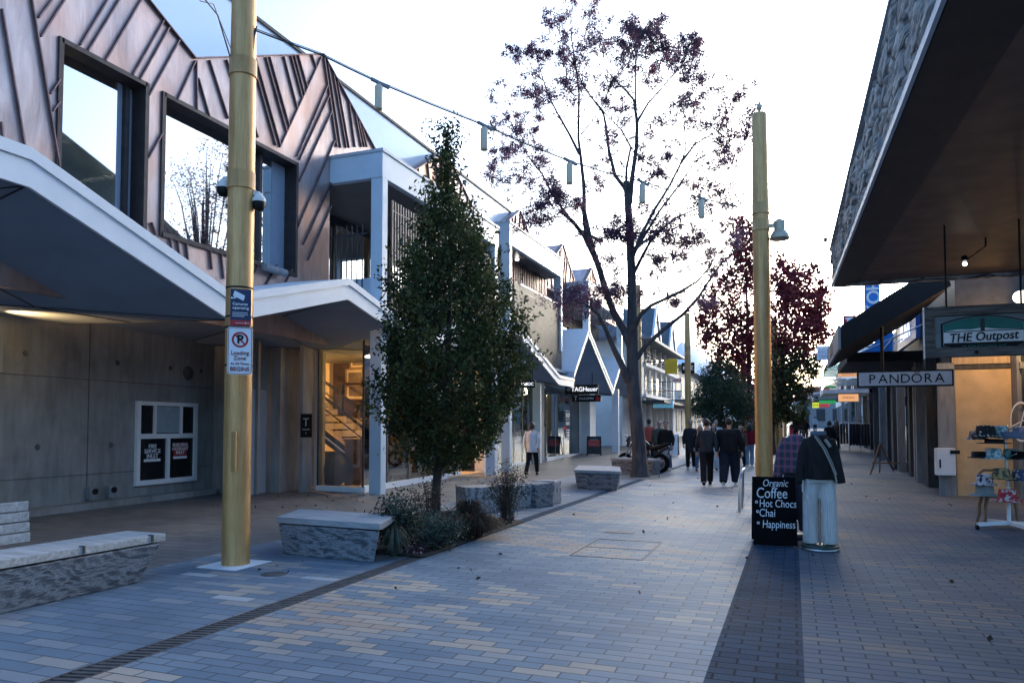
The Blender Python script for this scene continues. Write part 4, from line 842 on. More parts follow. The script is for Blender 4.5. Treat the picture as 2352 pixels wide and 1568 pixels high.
# bench two, beside the planting bed
def g2(px, py, z): p = G(px, py, z); return (p.x, p.y)
bench('stone_bench', 'short stone bench with weathered timber top beside the planting bed', [g2(640, 1190, .42), g2(872, 1206, .42), g2(868, 1186, .42), g2(690, 1172, .42)], .44, .015, True, taper=(.90, .92))
bench('stone_bench', 'stone bench with timber top in front of the motorcycle, nearer one', [g2(1320, 1082, .42), g2(1424, 1086, .42), g2(1428, 1076, .42), g2(1330, 1071, .42)], .46, .02, True, taper=(.88, .95))
bench('stone_bench', 'stone bench with timber top tucked behind the big tree trunk', [(-5.55, 23.6), (-4.1, 23.0), (-3.9, 23.5), (-5.4, 24.1)], .5, .02, True, taper=(.92, .95))
def boulder(px0, px1, py, z, dep, lab, mat, sk=.06):
    a, b = G(px0, py), G(px1, py - 4); d = unit(b - a); s = Vector((-d.y, d.x, 0)) * dep; t = thing('stone_block', lab, 'boulder', tuple((a + b) / 2), 'rough cut stone blocks')
    m = MB(); P = [a, b, b + s, a + s]; stone_block(m, [(p.x, p.y) for p in P], [(p.x + rnd.uniform(-sk, sk) * .5, p.y + rnd.uniform(-sk, sk)) for p in P], 0, z, jit=.015); m.build('block', M[mat], t, bevel=.02)
boulder(1072, 1150, 1180, .46, .55, 'rough cut stone block behind the planting bed, farthest from the others', 'stone_pale')
boulder(1168, 1228, 1168, .42, .5, 'striped pale stone block half hidden by the tall wispy shrub', 'stone_pale')
boulder(1231, 1272, 1166, .44, .5, 'smooth blue grey stone block between two rougher blocks', 'stone')
boulder(1268, 1290, 1158, .45, .45, 'narrow rough stone block at the right end of the group', 'stone_pale')

# ------------------------------------------------------------------ chalk board, mannequins, sandwich board
bp = G(1781, 1253); bt_ = thing('chalk_board', 'black A-frame chalkboard listing organic coffee and hot chocs in white hand lettering', 'sandwich board', (bp.x, bp.y, 0))
bw, bh = .525, .86; bux = Vector((math.cos(R(6)), math.sin(R(6)), 0)); bn = Vector((bux.y, -bux.x, 0)); bup = (Vector((0, 0, 1)) - bn * .16).normalized(); bo = Vector((bp.x, bp.y, .01)); fn = bux.cross(bup)
m = MB(); m.obox(bo + bup * bh / 2, bux * bw / 2, bup * bh / 2, fn * .012); m.build('front_panel', M['chalk'], bt_, bevel=.004)
bk = bo - bn * .46; bup2 = (Vector((0, 0, 1)) + bn * .38).normalized(); m = MB(); m.obox(bk + bup2 * bh * .48, bux * bw / 2, bup2 * bh * .48, bux.cross(bup2) * .010); m.build('back_panel', M['chalk'], bt_)
m = MB(); f0 = fn * .0135
def cr(t, x, y, s, **k): m.text(t, bo + bux * (x - .0) + bup * y + f0, bux, bup, s, ext=.002, **k)
cr('Organic', .015, .775, .130, sx=.74, shear=.22); cr('Coffee', -.03, .645, .19, sx=.74, shear=.08); cr('Hot Chocs', .04, .515, .140, sx=.72, shear=.06); cr('Chai', -.09, .395, .142, sx=.76, shear=.06); cr('Happiness', .045, .255, .138, sx=.70, shear=.10)
for y, x in ((.535, -.215), (.415, -.205), (.270, -.200)):
    vs = []; c_ = bo + bux * x + bup * y + f0
    for k in range(14):
        a = 2 * math.pi * k / 14
        for r_ in (.009, .018): vs.append(c_ + bux * (r_ * math.cos(a)) + bup * (r_ * math.sin(a)) + fn * .001)
    m.add(vs, [(2 * k, 2 * k + 1, (2 * k + 3) % 28, (2 * k + 2) % 28) for k in range(14)])
m.build('chalk_lettering', plain('white chalk', (.72, .73, .76), .9, var=.25, scale=40), bt_)

def fused(mb, voxel, name, mats, parent, smooth=1, label=None, pick=None):
    """one continuous surface out of overlapping shapes"""
    me = bpy.data.meshes.new(name); org = ORG[parent.name]; me.from_pydata([v - org for v in mb.v], [], mb.f)
    o = bpy.data.objects.new(name, me); COL.objects.link(o); r = o.modifiers.new('r', 'REMESH'); r.mode = 'VOXEL'; r.voxel_size = voxel; r.use_smooth_shade = True
    if smooth: s = o.modifiers.new('s', 'SMOOTH'); s.factor = .6; s.iterations = smooth * 3
    dg = bpy.context.evaluated_depsgraph_get(); out = bpy.data.meshes.new_from_object(o.evaluated_get(dg)); out.name = name
    o.modifiers.clear(); o.data = out; bpy.data.meshes.remove(me); o.parent = parent; ORG[o.name] = org
    out.materials.clear()
    for m_ in (mats if isinstance(mats, (list, tuple)) else [mats]): out.materials.append(m_)
    if pick:
        cs = np.zeros(len(out.polygons) * 3, dtype=np.float32); out.polygons.foreach_get('center', cs); cs = cs.reshape(-1, 3)
        out.polygons.foreach_set('material_index', np.array([pick(Vector(c) + org) for c in cs], dtype=np.int32))
    out.polygons.foreach_set('use_smooth', [True] * len(out.polygons)); out.update(); return tag(o, label)
def cloth(name, c, c2=None, scale=8, fold=.5, stripe=0):
    n = NT(name); v = n.obj(); f = n.noise(n.mapv(v, (1, 1, .3)), scale, 5, .6, 1.0); g = n.noise(v, 160, 2); col = n.ramp(f, [(.3, tuple(x * .75 for x in c)), (.7, c2 or tuple(min(1, x * 1.2) for x in c))])
    if stripe:
        sx = n.t.nodes.new('ShaderNodeSeparateXYZ'); n.t.links.new(v, sx.inputs[0]); w = n.m('SINE', n.m('MULTIPLY', n.m('ADD', sx.outputs[0], sx.outputs[1]), stripe)); col = n.mix(n.m('MULTIPLY', n.m('GREATER_THAN', w, .55), .35), col, (.22, .22, .24))
    n.bump(n.m('ADD', n.m('MULTIPLY', f, fold * 3), n.m('MULTIPLY', g, .15)), .6, .03); return n.fin(col, .85, 0, .2)
def plaid():
    n = NT('plaid flannel'); sx = n.t.nodes.new('ShaderNodeSeparateXYZ'); n.t.links.new(n.obj(), sx.inputs[0]); a = n.m('SINE', n.m('MULTIPLY', sx.outputs[0], 75)); b = n.m('SINE', n.m('MULTIPLY', sx.outputs[2], 60))
    c = n.mix(n.m('GREATER_THAN', a, .35), (.035, .05, .075), (.20, .06, .10)); c = n.mix(n.m('MULTIPLY', n.m('GREATER_THAN', b, .45), .5), c, (.26, .12, .18)); return n.fin(c, .9)
# front mannequin: dark jacket, striped off-white trousers, bag strap, round base; turned a little
mp = G(1884, 1262); mx, my = mp.x, mp.y
t = thing('mannequin', 'headless mannequin in a dark jacket and pale striped trousers on a round green base', 'mannequin', (mx, my, 0), 'shop mannequins on the footpath')
m = MB(); m.lathe((mx, my, 0), [(0, .02), (.20, .018), (.215, .03), (.215, .05), (.2, .065), (0, .07)], 28); m.build('base', plain('dark green base', (.02, .045, .035), .4), t); m = MB(); m.lathe((mx, my, 0), [(.2155, .004), (.222, .006), (.222, .03), (.2155, .032)], 28); m.build('base_rim', M['steel'], t)
m = MB(); m.cyl((mx, my + .05, .06), (mx, my + .05, .9), .018); m.build('stand_pole', M['steel'], t)
m = MB()
for s in (-1, 1): m.tube([(mx + s * .108, my, .075), (mx + s * .110, my, .30), (mx + s * .106, my + .005, .55), (mx + s * .092, my + .01, .76), (mx + s * .06, my + .01, .95)], [.092, .086, .089, .098, .115], 14)
m.tube([(mx, my, .82), (mx, my, 1.0)], [.155, .14], 14)
for k in range(len(m.v)):
    if m.v[k].z > .72: m.v[k].y = my + (m.v[k].y - my) * .60
fused(m, .014, 'trousers', cloth('striped off white cotton', (.58, .57, .55), scale=6, stripe=260), t); m = MB(); m.box(mx - .20, my - .10, .70, mx - .175, my + .04, .85); m.build('cargo_pocket', cloth('off white pocket', (.56, .55, .54)), t, bevel=.01)
m = MB(); T = lambda x, y, z: Vector((mx + x, my + y, z))
m.tube([T(.01, .0, .86), T(.012, 0, 1.0), T(.005, .01, 1.15), T(0, .01, 1.28), T(0, .02, 1.36), T(0, .03, 1.40)], [.180, .170, .165, .160, .135, .075], 18)
m.tube([T(-.11, .01, 1.335), T(-.178, .0, 1.18), T(-.215, -.05, .98), T(-.225, -.09, .80)], [.075, .062, .053, .055], 12); m.tube([T(.11, .01, 1.335), T(.178, .02, 1.18), T(.215, -.02, 1.0), T(.24, -.06, .82)], [.076, .064, .056, .062], 12)
for k in range(len(m.v)): m.v[k].y = my + (m.v[k].y - my) * (.80 if m.v[k].z < 1.25 else .72)
fused(m, .013, 'jacket', cloth('dark waxed cotton', (.010, .010, .012), (.028, .027, .028), 5), t)
m = MB(); m.tube([T(-.045, -.125, 1.39), T(.05, -.160, 1.24), (mx + .12, my - .166, 1.08), (mx + .175, my - .163, .93), (mx + .19, my - .15, .84)], .011, 6); m.tube([T(-.02, -.125, 1.39), T(.075, -.158, 1.24), (mx + .142, my - .164, 1.08), (mx + .192, my - .16, .93)], .006, 6); m.tube([T(.07, -.13, 1.35), T(.13, -.14, 1.26)], .02, 6); m.build('bag_strap', plain('pale webbing strap', (.30, .28, .25), .8), t)
m = MB(); m.lathe(T(0, .03, 1.36), [(.075, 0), (.095, .05), (.085, .09), (.06, .08)], 16); m.build('collar', cloth('blue grey collar', (.10, .13, .18)), t)
# second mannequin half behind the board
mx, my = .03, 10.75
t = thing('mannequin', 'headless mannequin in a plaid flannel shirt half hidden behind the chalkboard', 'mannequin', (mx, my, 0), 'shop mannequins on the footpath')
m = MB(); m.lathe((mx, my, 0), [(0, .02), (.2, .018), (.2, .05), (0, .06)], 24); m.build('base', M['char'], t)
m = MB()
for s in (-1, 1): m.tube([(mx + s * .09, my, .10), (mx + s * .085, my, .5), (mx + s * .07, my, .9)], [.075, .085, .10], 12)
fused(m, .016, 'trousers', cloth('maroon striped cotton', (.06, .035, .05), (.05, .07, .10), 14), t)
m = MB(); m.tube([T(0, 0, .88), T(0, 0, 1.1), T(0, 0, 1.3), T(0, 0, 1.40)], [.19, .18, .17, .07], 16); m.tube([T(-.1, 0, 1.34), T(-.19, 0, 1.15), T(-.24, -.02, .85), T(-.255, -.03, .72)], [.075, .07, .062, .06], 12); m.tube([T(.1, 0, 1.34), T(.19, 0, 1.15), T(.22, -.02, .85)], [.075, .07, .062], 12)
fused(m, .014, 'shirt', plaid(), t)
# small sandwich board by the watch shop
c = G(1364, 1049); t = thing('sandwich_board', 'black sandwich board with a red poster outside the watch shop', 'sandwich board', (c.x, c.y, 0)); ux = Vector((.985, .17, 0)); un = Vector((.17, -.985, 0)); uz = (Vector((0, 0, 1)) - un * .15).normalized(); o = Vector((c.x, c.y, 0))
W2, H2 = .34, .98; m = MB(); m.obox(o + uz * .60, ux * W2, uz * .42, ux.cross(uz) * .012); m.build('panel', M['char'], t)
m = MB()
for s in (-1, 1): m.bar(o + ux * s * W2, o + ux * s * W2 + uz * 1.03, .035, .035); m.bar(o + ux * s * W2 - un * .5, o + ux * s * W2 + uz * 1.03, .03, .03)
m.bar(o - ux * W2 + uz * 1.02, o + ux * W2 + uz * 1.02, .035, .035); m.bar(o - ux * W2 + uz * .17, o + ux * W2 + uz * .17, .035, .035); m.build('frame', M['black'], t)
m = MB(); m.obox(o + uz * .69 + un * .016, ux * .28, uz * .15, un * .004); m.build('red_poster', plain('red poster', (.55, .05, .035), .5, var=.25), t); m = MB(); [m.obox(o + uz * (.62 + k * .05) + un * .021, ux * .22, uz * .008, un * .002) for k in range(2)]; m.obox(o + uz * .86 + un * .014, ux * .2, uz * .04, un * .002); m.build('poster_lines', M['grey_post'], t)
# bike hoop beside pole two
m = MB(); hx, hy = P2.x - .42, P2.y - .1; m.tube([(hx, hy, 0), (hx, hy, .55), (hx + .03, hy + .05, .68), (hx + .06, hy + .25, .74), (hx + .06, hy + .5, .74), (hx + .03, hy + .68, .66), (hx, hy + .72, 0)], .022, 10); tag(m.build('bike_hoop', M['steel']), 'polished steel bike hoop beside the pole behind the chalkboard', 'bike stand')
# ------------------------------------------------------------------ motorcycle behind the big tree
mo = G(1500, 1086); mf = G(1424, 1073)
t = thing('motorcycle', 'black motorcycle parked behind the big tree trunk, rear wheel towards the street', 'motorcycle', (mo.x, mo.y, 0))
rr = Vector((-4.10, 24.55, .31)); fd = unit(Vector((-1.0, .42, 0))); sd2 = Vector((-fd.y, fd.x, 0)); ff = rr + fd * 1.42; Z = Vector((0, 0, 1))
for nm, c, w in (('rear_wheel', rr, .17), ('front_wheel', ff, .12)):
    m = MB(); prof = [(.205, -w * .42), (.265, -w * .5), (.305, -w * .30), (.312, 0), (.305, w * .30), (.265, w * .5), (.205, w * .42)]; m.lathe(c, prof, 32, 0, sd2); W = m.build(nm, plain('black tyre', (.006, .006, .007), .9, spec=.1), t)
    m = MB(); m.lathe(c, [(.206, -.05), (.19, -.05), (.18, 0), (.19, .05), (.206, .05)], 28, 0, sd2); m.lathe(c, [(0, -.06), (.05, -.06), (.05, .06), (0, .06)], 12, 0, sd2)
    for k in range(5):
        a = 2 * math.pi * k / 5 + .3; r_ = fd * math.cos(a) + Z * math.sin(a); m.bar(c + r_ * .04, c + r_ * .19, .03, .04, sd2)
    m.build('rim', M['grey_post'], W)
    m = MB(); m.lathe(c - sd2 * .08, [(.06, 0), (.13, 0), (.13, .006), (.06, .006)], 24, 0, sd2); m.build('brake_disc', M['steel'], W)
B = lambda x, z, y=0: Vector((rr.x, rr.y, 0)) + fd * x + sd2 * y + Z * z
m = MB(); m.tube([B(.42, .82), B(.62, .90), B(.90, .93), B(1.06, .86)], [.09, .145, .155, .08], 14); fused(m, .02, 'fuel_tank', plain('black lacquer', (.006, .006, .008), .3, spec=.3), t)
m = MB(); m.tube([B(.48, .80), B(.25, .79), B(0, .85), B(-.20, .93), B(-.32, .96)], [.08, .095, .075, .055, .025], 12); fused(m, .016, 'seat', M['black'], t)
m = MB(); m.tube([B(.35, .38), B(.60, .34), B(.80, .40)], [.16, .19, .17], 10); m.tube([B(.55, .5), B(.72, .62)], [.14, .12], 10); m.box(0, 0, 0, .001, .001, .001); m.build('engine', M['iron'], t)
m = MB(); [m.cyl(ff + sd2 * s * .10, B(1.10, .98, s * .10), .022, .026, 10) for s in (-1, 1)]; m.build('fork', M['steel'], t)
m = MB(); m.tube([B(1.0, 1.0, -.36), B(1.08, 1.04, -.2), B(1.10, 1.03, 0), B(1.08, 1.04, .2), B(1.0, 1.0, .36)], .016, 8); [m.tube([B(1.02, 1.02, s * .3), B(1.10, 1.18, s * .40)], .008, 6) for s in (-1, 1)]; m.build('handlebar', M['black'], t)
m = MB(); [m.ball(B(1.10, 1.20, s * .40), (.05, .05, .035)) for s in (-1, 1)]; m.build('mirror', M['steel'], t)
m = MB(); m.ball(B(1.25, .88), (.09, .09, .10)); m.tube([B(1.2, .9), B(1.27, 1.05), B(1.22, 1.2)], [.08, .1, .03], 8); m.build('headlight', M['char'], t)
m = MB(); m.tube([B(.75, .30, -.14), B(.45, .26, -.15), B(.15, .40, -.17), B(-.18, .52, -.18)], [.03, .035, .055, .06], 10); m.build('exhaust', M['steel'], t)
m = MB(); m.tube([B(.2, .5), B(0, .72), B(-.30, .86), B(-.40, .72)], [.05, .055, .045, .02], 8); m.bar(B(.5, .32, .1), B(0, .31, .1), .05, .07); m.bar(B(.5, .32, -.1), B(0, .31, -.1), .05, .07); m.tube([B(.4, .42), B(.5, .7), B(1.05, .88)], [.05, .05, .05], 8); m.build('frame', M['char'], t)
m = MB(); [m.bar(B(-.05 - k * .05, .68 + k * .02, -.09), B(-.02 - k * .05, .56 + k * .02, -.10), .025, .02) for k in range(4)]; m.obox(B(-.40, .66), fd * .01, sd2 * .09, Z * .07); m.build('number_plate', M['cream'], t)

# ------------------------------------------------------------------ right side: schist fronted awning over the footpath
rb = thing('schist_awning', 'deep dark awning with rough schist fascia and pale metal edge over the footpath', 'awning', (3, 6, 4))
f_lo0, f_lo1 = Vector((.93, 1.0, 4.0)), Vector((.69, 14.4, 4.0))
def fz(y): return 4.66 + (14.4 - y) * .0465
def fx(y): return f_lo1.x + (14.4 - y) * .0185
m = MB(); ys = [-2, 1, 3, 5, 7, 9, 11, 13, 14.4]
from mathutils import noise as mnoise
NU, NVV = 300, 22; vs = []
for i in range(NU + 1):
    y = -2 + 16.4 * i / NU
    for j in range(NVV + 1):
        zt_ = fz(y); z = 4.075 + (zt_ - 4.075) * j / NVV; p_ = Vector((y * .9, z * 5.5 + y * 1.1, 2.0))
        c_ = mnoise.cell(Vector((math.floor(p_.x * 2.1 + math.floor(p_.y) * .37), math.floor(p_.y), 1))); fr_ = (p_.x * 2.1 + math.floor(p_.y) * .37) % 1; fe = min(fr_, 1 - fr_) * .48; fy_ = p_.y % 1; fe2 = min(fy_, 1 - fy_) * .18; gro = max(0, 1 - min(fe, fe2) / .03)
        dsp = .012 + c_ * .024 + mnoise.noise(Vector((y * 2.2, z * 9, 0))) * .009 + mnoise.noise(Vector((y * 12, z * 34, 4))) * .006 - gro * .018
        if j in (0, NVV) or i in (0, NU): dsp = 0
        vs.append((fx(y) - dsp, y, z))
m.add(vs, [(i * (NVV + 1) + j, i * (NVV + 1) + j + 1, (i + 1) * (NVV + 1) + j + 1, (i + 1) * (NVV + 1) + j) for i in range(NU) for j in range(NVV)])
for a, b in zip(ys, ys[1:]): m.prism([(fx(a) + .03, a, 4.075), (fx(b) + .03, b, 4.075), (fx(b) + .03, b, fz(b)), (fx(a) + .03, a, fz(a))], (.12, 0, 0))
m.prism([(fx(14.4) + .12, 14.4, 4.0), (5.5, 14.4, 4.0), (5.5, 14.4, 4.35), (fx(14.4) + .12, 14.4, fz(14.4))], (0, -.12, 0)); m.build('schist_fascia', M['schist'], rb)
m = MB(); m.bar((fx(-2) - .004, -2, 4.035), (fx(14.4) - .004, 14.4, 4.035), .03, .07); m.bar((fx(-2) - .01, -2, fz(-2) + .015), (fx(14.4) - .01, 14.4, fz(14.4) + .015), .07, .03); m.build('edge_trim', M['awning_trim'], rb)
m = MB(); m.prism([(fx(-2) + .02, -2, 4.0), (fx(14.4) + .02, 14.38, 4.0), (fx(14.4) + .42, 14.38, 4.03), (fx(-2) + .62, -2, 4.03)], (0, 0, .05)); m.build('soffit_edge', M['awning_edge'], rb)
m = MB(); m.prism([(fx(-2) + .62, -2, 4.06), (fx(14.4) + .42, 14.38, 4.06), (6.5, 14.38, 4.06), (6.5, -2, 4.06)], (0, 0, .1))
m.build('soffit', M['awning_soffit'], rb)
m = MB(); m.quad((fx(-2), -2, fz(-2) - .05), (fx(14.4), 14.4, fz(14.4) - .05), (6.5, 14.4, 4.9), (6.5, -2, 4.9)); m.build('roof_sheet', M['char'], rb)
# spotlights on a track under the awning
c = PY(2216, 606, 11.5); t = thing('track_spotlight', 'small lit spotlight on a rod under the dark awning', 'spotlight', tuple(c)); m = MB(); m.ball(c, .028); m.build('bulb', emit('spot bulb', (1, .95, .88), 9), t); m = MB(); m.cyl(c + Vector((.0, 0, .04)), c + Vector((.25, 0, .22)), .008, n=6); m.cyl(c + Vector((.25, 0, .22)), (c.x + .25, c.y, 4.05), .012, n=6); m.cyl(c + Vector((0, 0, .03)), c + Vector((0, .03, .10)), .04, n=10); m.build('spot_arm', M['black'], t)
c = PY(1896, 551, 14.0); m = MB(); m.box(c.x - .03, 13.95, c.z - .03, c.x + .03, 14.05, c.z + .03); m.bar((c.x, 14, c.z), (fx(14) - .0, 14, c.z), .012, .012); tag(m.build('corner_sensor', M['char']), 'tiny dark sensor box projecting from the far corner of the schist fascia', 'sensor')

# the Outpost hanging timber sign
oy = 10.6; o0 = PY(2122, 708, oy); o1 = PY(2122, 822, oy); ox0, ox1 = o0.x, o0.x + 1.86; oz0, oz1 = o1.z, o0.z
t = thing('hanging_timber_sign', 'big weathered timber framed sign with a green and white badge hung under the awning', 'sign', ((ox0 + ox1) / 2, oy, oz0)); oc = (ox0 + ox1) / 2; fwid = .115
PT = streaks('weathered painted boards', (.14, .17, .18), (.26, .31, .33), 2.5, .75, (.8, 6, 6)); WF = streaks('dark weathered frame', (.055, .045, .04), (.20, .185, .17), 3, .85, (1, 8, 8), bump=.6)
m = MB(); [m.box(ox0 + fwid, oy - .02, oz0 + fwid + k * (oz1 - oz0 - 2 * fwid) / 4, ox1 - fwid, oy + .02, oz0 + fwid + (k + 1) * (oz1 - oz0 - 2 * fwid) / 4 - .006) for k in range(4)]; m.build('boards', PT, t)
m = MB(); m.box(ox0, oy - .06, oz0, ox1, oy + .06, oz0 + fwid); m.box(ox0, oy - .06, oz1 - fwid, ox1, oy + .06, oz1); m.box(ox0, oy - .055, oz0 + fwid, ox0 + fwid * .9, oy + .055, oz1 - fwid); m.box(ox1 - fwid * .9, oy - .055, oz0 + fwid, ox1, oy + .055, oz1 - fwid); m.build('frame', WF, t, bevel=.006)
m = MB(); m.box(ox0 - .008, oy - .05, oz0 - .01, ox0 - .002, oy + .05, oz1 + .01); m.build('edge_strip', M['awning_trim'], t); m = MB(); [m.cyl((x, oy, oz1), (x, oy, 4.05), .012, n=8) for x in (ox0 + .25, ox0 + 1.05)]; m.build('hanger_rod', M['black'], t)
b0 = PY(2259, 766, oy - .06); bx, bz = b0.x, b0.z; hw, hh = .44, .225; badge = []
for k in range(13): x = -hw + 2 * hw * k / 12; badge.append((x, hh * (.62 + .38 * (1 - (x / hw) ** 2))))
for k in range(13): x = hw - 2 * hw * k / 12; badge.append((x, -hh * (.62 + .38 * (1 - (x / hw) ** 2))))
def bpoly(pts, y, mat, nm, th=.006): mm = MB(); mm.prism([(bx + a, y, bz + b) for a, b in pts], (0, -th, 0)); mm.build(nm, mat, t)
GRN = plain('sea green paint', (.015, .16, .145), .5); bpoly([(a * 1.03, b * 1.04) for a, b in badge], oy - .022, M['black'], 'badge_rim'); bpoly([(a * .985, b * .975) for a, b in badge], oy - .029, M['grey_post'], 'badge_line', .002)
bpoly([(a * .965, max(b * .95, hh * .20)) for a, b in badge[:13]] + [(hw * .965, hh * .20), (-hw * .965, hh * .20)], oy - .032, GRN, 'badge_sky', .003); bpoly([(-hw * .97, hh * .20), (-hw * .6, hh * .30), (-hw * .3, hh * .27), (0, hh * .36), (hw * .4, hh * .24), (hw * .97, hh * .20), (hw * .97, -hh * .44), (-hw * .97, -hh * .44)], oy - .0365, M['white'], 'badge_field', .002); bpoly([(-hw * .97, hh * .15), (hw * .97, hh * .15), (hw * .97, hh * .20), (-hw * .97, hh * .20)], oy - .039, M['black'], 'badge_rule', .001)
bpoly([(a * .965, min(b * .95, -hh * .47)) for a, b in badge[13:]] + [(-hw * .965, -hh * .47), (hw * .965, -hh * .47)], oy - .032, M['black'], 'badge_foot', .003); bpoly([(-.025, hh * .19), (.02, hh * .19), (.02, hh * .86), (-.025, hh * .86)], oy - .0375, M['char'], 'badge_post', .002)
m = MB(); m.text('THE Outpost', (bx, oy - .043, bz - .035), (1, 0, .03), (0, 0, 1), .155, sx=.86, shear=.15, bold=.008); m.build('lettering', M['black'], t); m = MB(); m.text('QUEENSTOWN NZ', (bx, oy - .040, bz - .155), (1, 0, 0), (0, 0, 1), .055, shear=.1); m.build('small_lettering', GRN, t); m = MB(); m.lathe((bx - .08, oy - .061, oz0 + .05), [(0, .012), (.02, .012), (.022, 0)], 10, 0, (0, -1, 0)); m.build('bolt', M['black'], t)

# Pandora sign and its rod, second awning
py_ = 17.0; a = PY(1968, 853, py_); b = PY(2190, 886, py_)
def pan_extra(c, tt, y): mm = MB(); mm.prism([(c.x + .27, y - .004, c.z + .11), (c.x + .30, y - .004, c.z + .15), (c.x + .33, y - .004, c.z + .12), (c.x + .36, y - .004, c.z + .15), (c.x + .39, y - .004, c.z + .11)], (0, -.003, 0)); mm.build('crown_mark', plain('rose mark', (.25, .10, .10), .5), tt)
pw, ph = b.x - a.x, a.z - b.z; cx_, cz_ = (a.x + b.x) / 2, (a.z + b.z) / 2
t = thing('hanging_sign', 'long thin pale sign with spaced black capitals hanging across the footpath', 'sign', (cx_, py_, cz_ - ph / 2)); m = MB(); m.box(cx_ - pw / 2 + .03, py_ - .05, cz_ - ph / 2 + .03, cx_ + pw / 2 - .03, py_ + .05, cz_ + ph / 2 - .03); m.build('panel', plain('pale pink grey acrylic', (.52, .48, .48), .4), t)
m = MB()
for (x0, z0, x1, z1) in ((-pw / 2, -ph / 2, pw / 2, -ph / 2 + .03), (-pw / 2, ph / 2 - .03, pw / 2, ph / 2), (-pw / 2, -ph / 2 + .03, -pw / 2 + .03, ph / 2 - .03), (pw / 2 - .03, -ph / 2 + .03, pw / 2, ph / 2 - .03)): m.box(cx_ + x0, py_ - .055, cz_ + z0, cx_ + x1, py_ + .055, cz_ + z1)
m.build('frame', M['black'], t); m = MB(); x = cx_ - .60
for ch in 'PANDORA': m.text(ch, (x, py_ - .054, cz_ - .01), (1, 0, 0), (0, 0, 1), .265, sx=1.0); x += .205
m.build('lettering', M['black'], t); pan_extra(Vector((cx_ - .10, 0, cz_)), t, py_ - .05); m = MB(); m.cyl((PY(2025, 760, py_).x, py_, cz_ + ph / 2), (PY(2025, 760, py_).x, py_, 3.95), .035, n=10); m.build('hanger_rod', M['black'], t)
t = thing('sloping_awning', 'black awning slab sloping up towards the shops beyond the schist awning', 'awning', (2.5, 18, 3.3)); yq = 16.6
A, Bq, C, D = PY(1932, 747, yq), PY(1935, 802, yq), PY(2185, 655, yq), PY(2165, 600, yq)
E0, E1 = PX(1905, 771, A.x), PX(1905, 824, Bq.x); E0.x = A.x; E1.x = A.x; Bq.x = A.x
m = MB(); dv = Vector((0, E0.y - yq, 0)); m.prism([A, Bq, C, D], dv); m.build('slab', M['black'], t); m = MB(); m.prism([A + Vector((-.012, 0, 0)), Bq + Vector((-.012, 0, 0)), Bq + dv + Vector((-.012, 0, 0)), A + dv + Vector((-.012, 0, 0))], (-.05, 0, 0)); m.build('fascia', M['grey_post'], t); m = MB(); q = (A + Bq) / 2 + dv * .55; m.box(A.x - .07, q.y - .5, q.z - .12, A.x - .0625, q.y + .5, q.z + .14); m.build('emblem', M['char'], t)
# more of the right hand buildings, as one row of shop fronts
XR = 3.35
def shopfront(y0, y1, xr, label, name, wall, posts, glass=True, h=3.6, top=6.0, depth=5, beam=M['black']):
    z0 = gz((y0 + y1) / 2); t = thing(name, label, 'shop', (xr + 1, y0, z0), 'shops along the footpath'); m = MB(); m.box(xr, y0, z0 + 2.9, xr + .3, y1, z0 + top); m.box(xr + depth, y0, z0, xr + depth + .2, y1, z0 + top); m.box(xr + .3, y1 - .2, z0, xr + depth, y1, z0 + top); m.box(xr + .3, y0, z0, xr + depth, y0 + .2, z0 + top); m.build('wall', wall, t)
    m = MB(); m.box(xr + .3, y0 + .2, z0 + 2.9, xr + depth, y1 - .2, z0 + 3.0); m.build('ceiling', M['mid_int'], t)
    m = MB(); m.box(xr + .10, y0 + .05, z0 + .3, xr + .115, y1 - .05, z0 + 2.9); m.build('shop_glass', M['glass_shop'], t); m = MB(); m.box(xr + .04, y0, z0, xr + .2, y1, z0 + .3)
    for k in range(5): y = y0 + (y1 - y0) * (k + .5) / 5; m.box(xr + .08, y - .03, z0 + .3, xr + .14, y + .03, z0 + 2.9)
    m.build('glazing_frame', M['char'], t)
    for (y, mt_, w) in posts: m = MB(); m.box(xr - .26, y, z0, xr - .02, y + w, z0 + 3.4); m.build('post', M[mt_], t)
    return t
shopfront(18.6, 23.6, XR + .02, 'shop front with dark timber post nearest the orange panel', 'shopfront', M['char'], [(20.9, 'timber_post', .36), (22.6, 'grey_post', .22)])
shopfront(23.6, 30.2, XR + .2, 'shop front with two dark timber posts behind the wooden easel', 'shopfront', M['char'], [(24.3, 'grey_post', .24), (25.2, 'timber_post', .4), (28.0, 'grey_post', .2), (29.2, 'timber_post', .6)])
shopfront(30.2, 40, XR + .45, 'shop front beyond the easel with grey piers and a dark wall above', 'shopfront', M['grey_post'], [(31, 'grey_post', .3), (33.3, 'timber_post', .5), (36, 'grey_post', .3), (38.5, 'timber_post', .4)], top=5.2)
shopfront(40, 56, XR + .75, 'farther shop front with pale wall where the clothes racks stand', 'shopfront', M['render_white'], [(41, 'grey_post', .4), (44, 'timber_post', .4), (48, 'grey_post', .4), (52, 'grey_post', .4)], top=5.6)
shopfront(56, 90, XR + 1.1, 'farthest pale shop block at the end of the footpath', 'shopfront', M['render_white'], [(58, 'grey_post', .5), (66, 'grey_post', .5), (75, 'grey_post', .5)], top=6.5)
lamp('far_shop_light', (XR + 3.2, 48, 2.9), 90, (1, .68, .38), .1); lamp('far_shop_light', (XR + 2.8, 27, 2.7), 26, (1, .8, .6), .1)
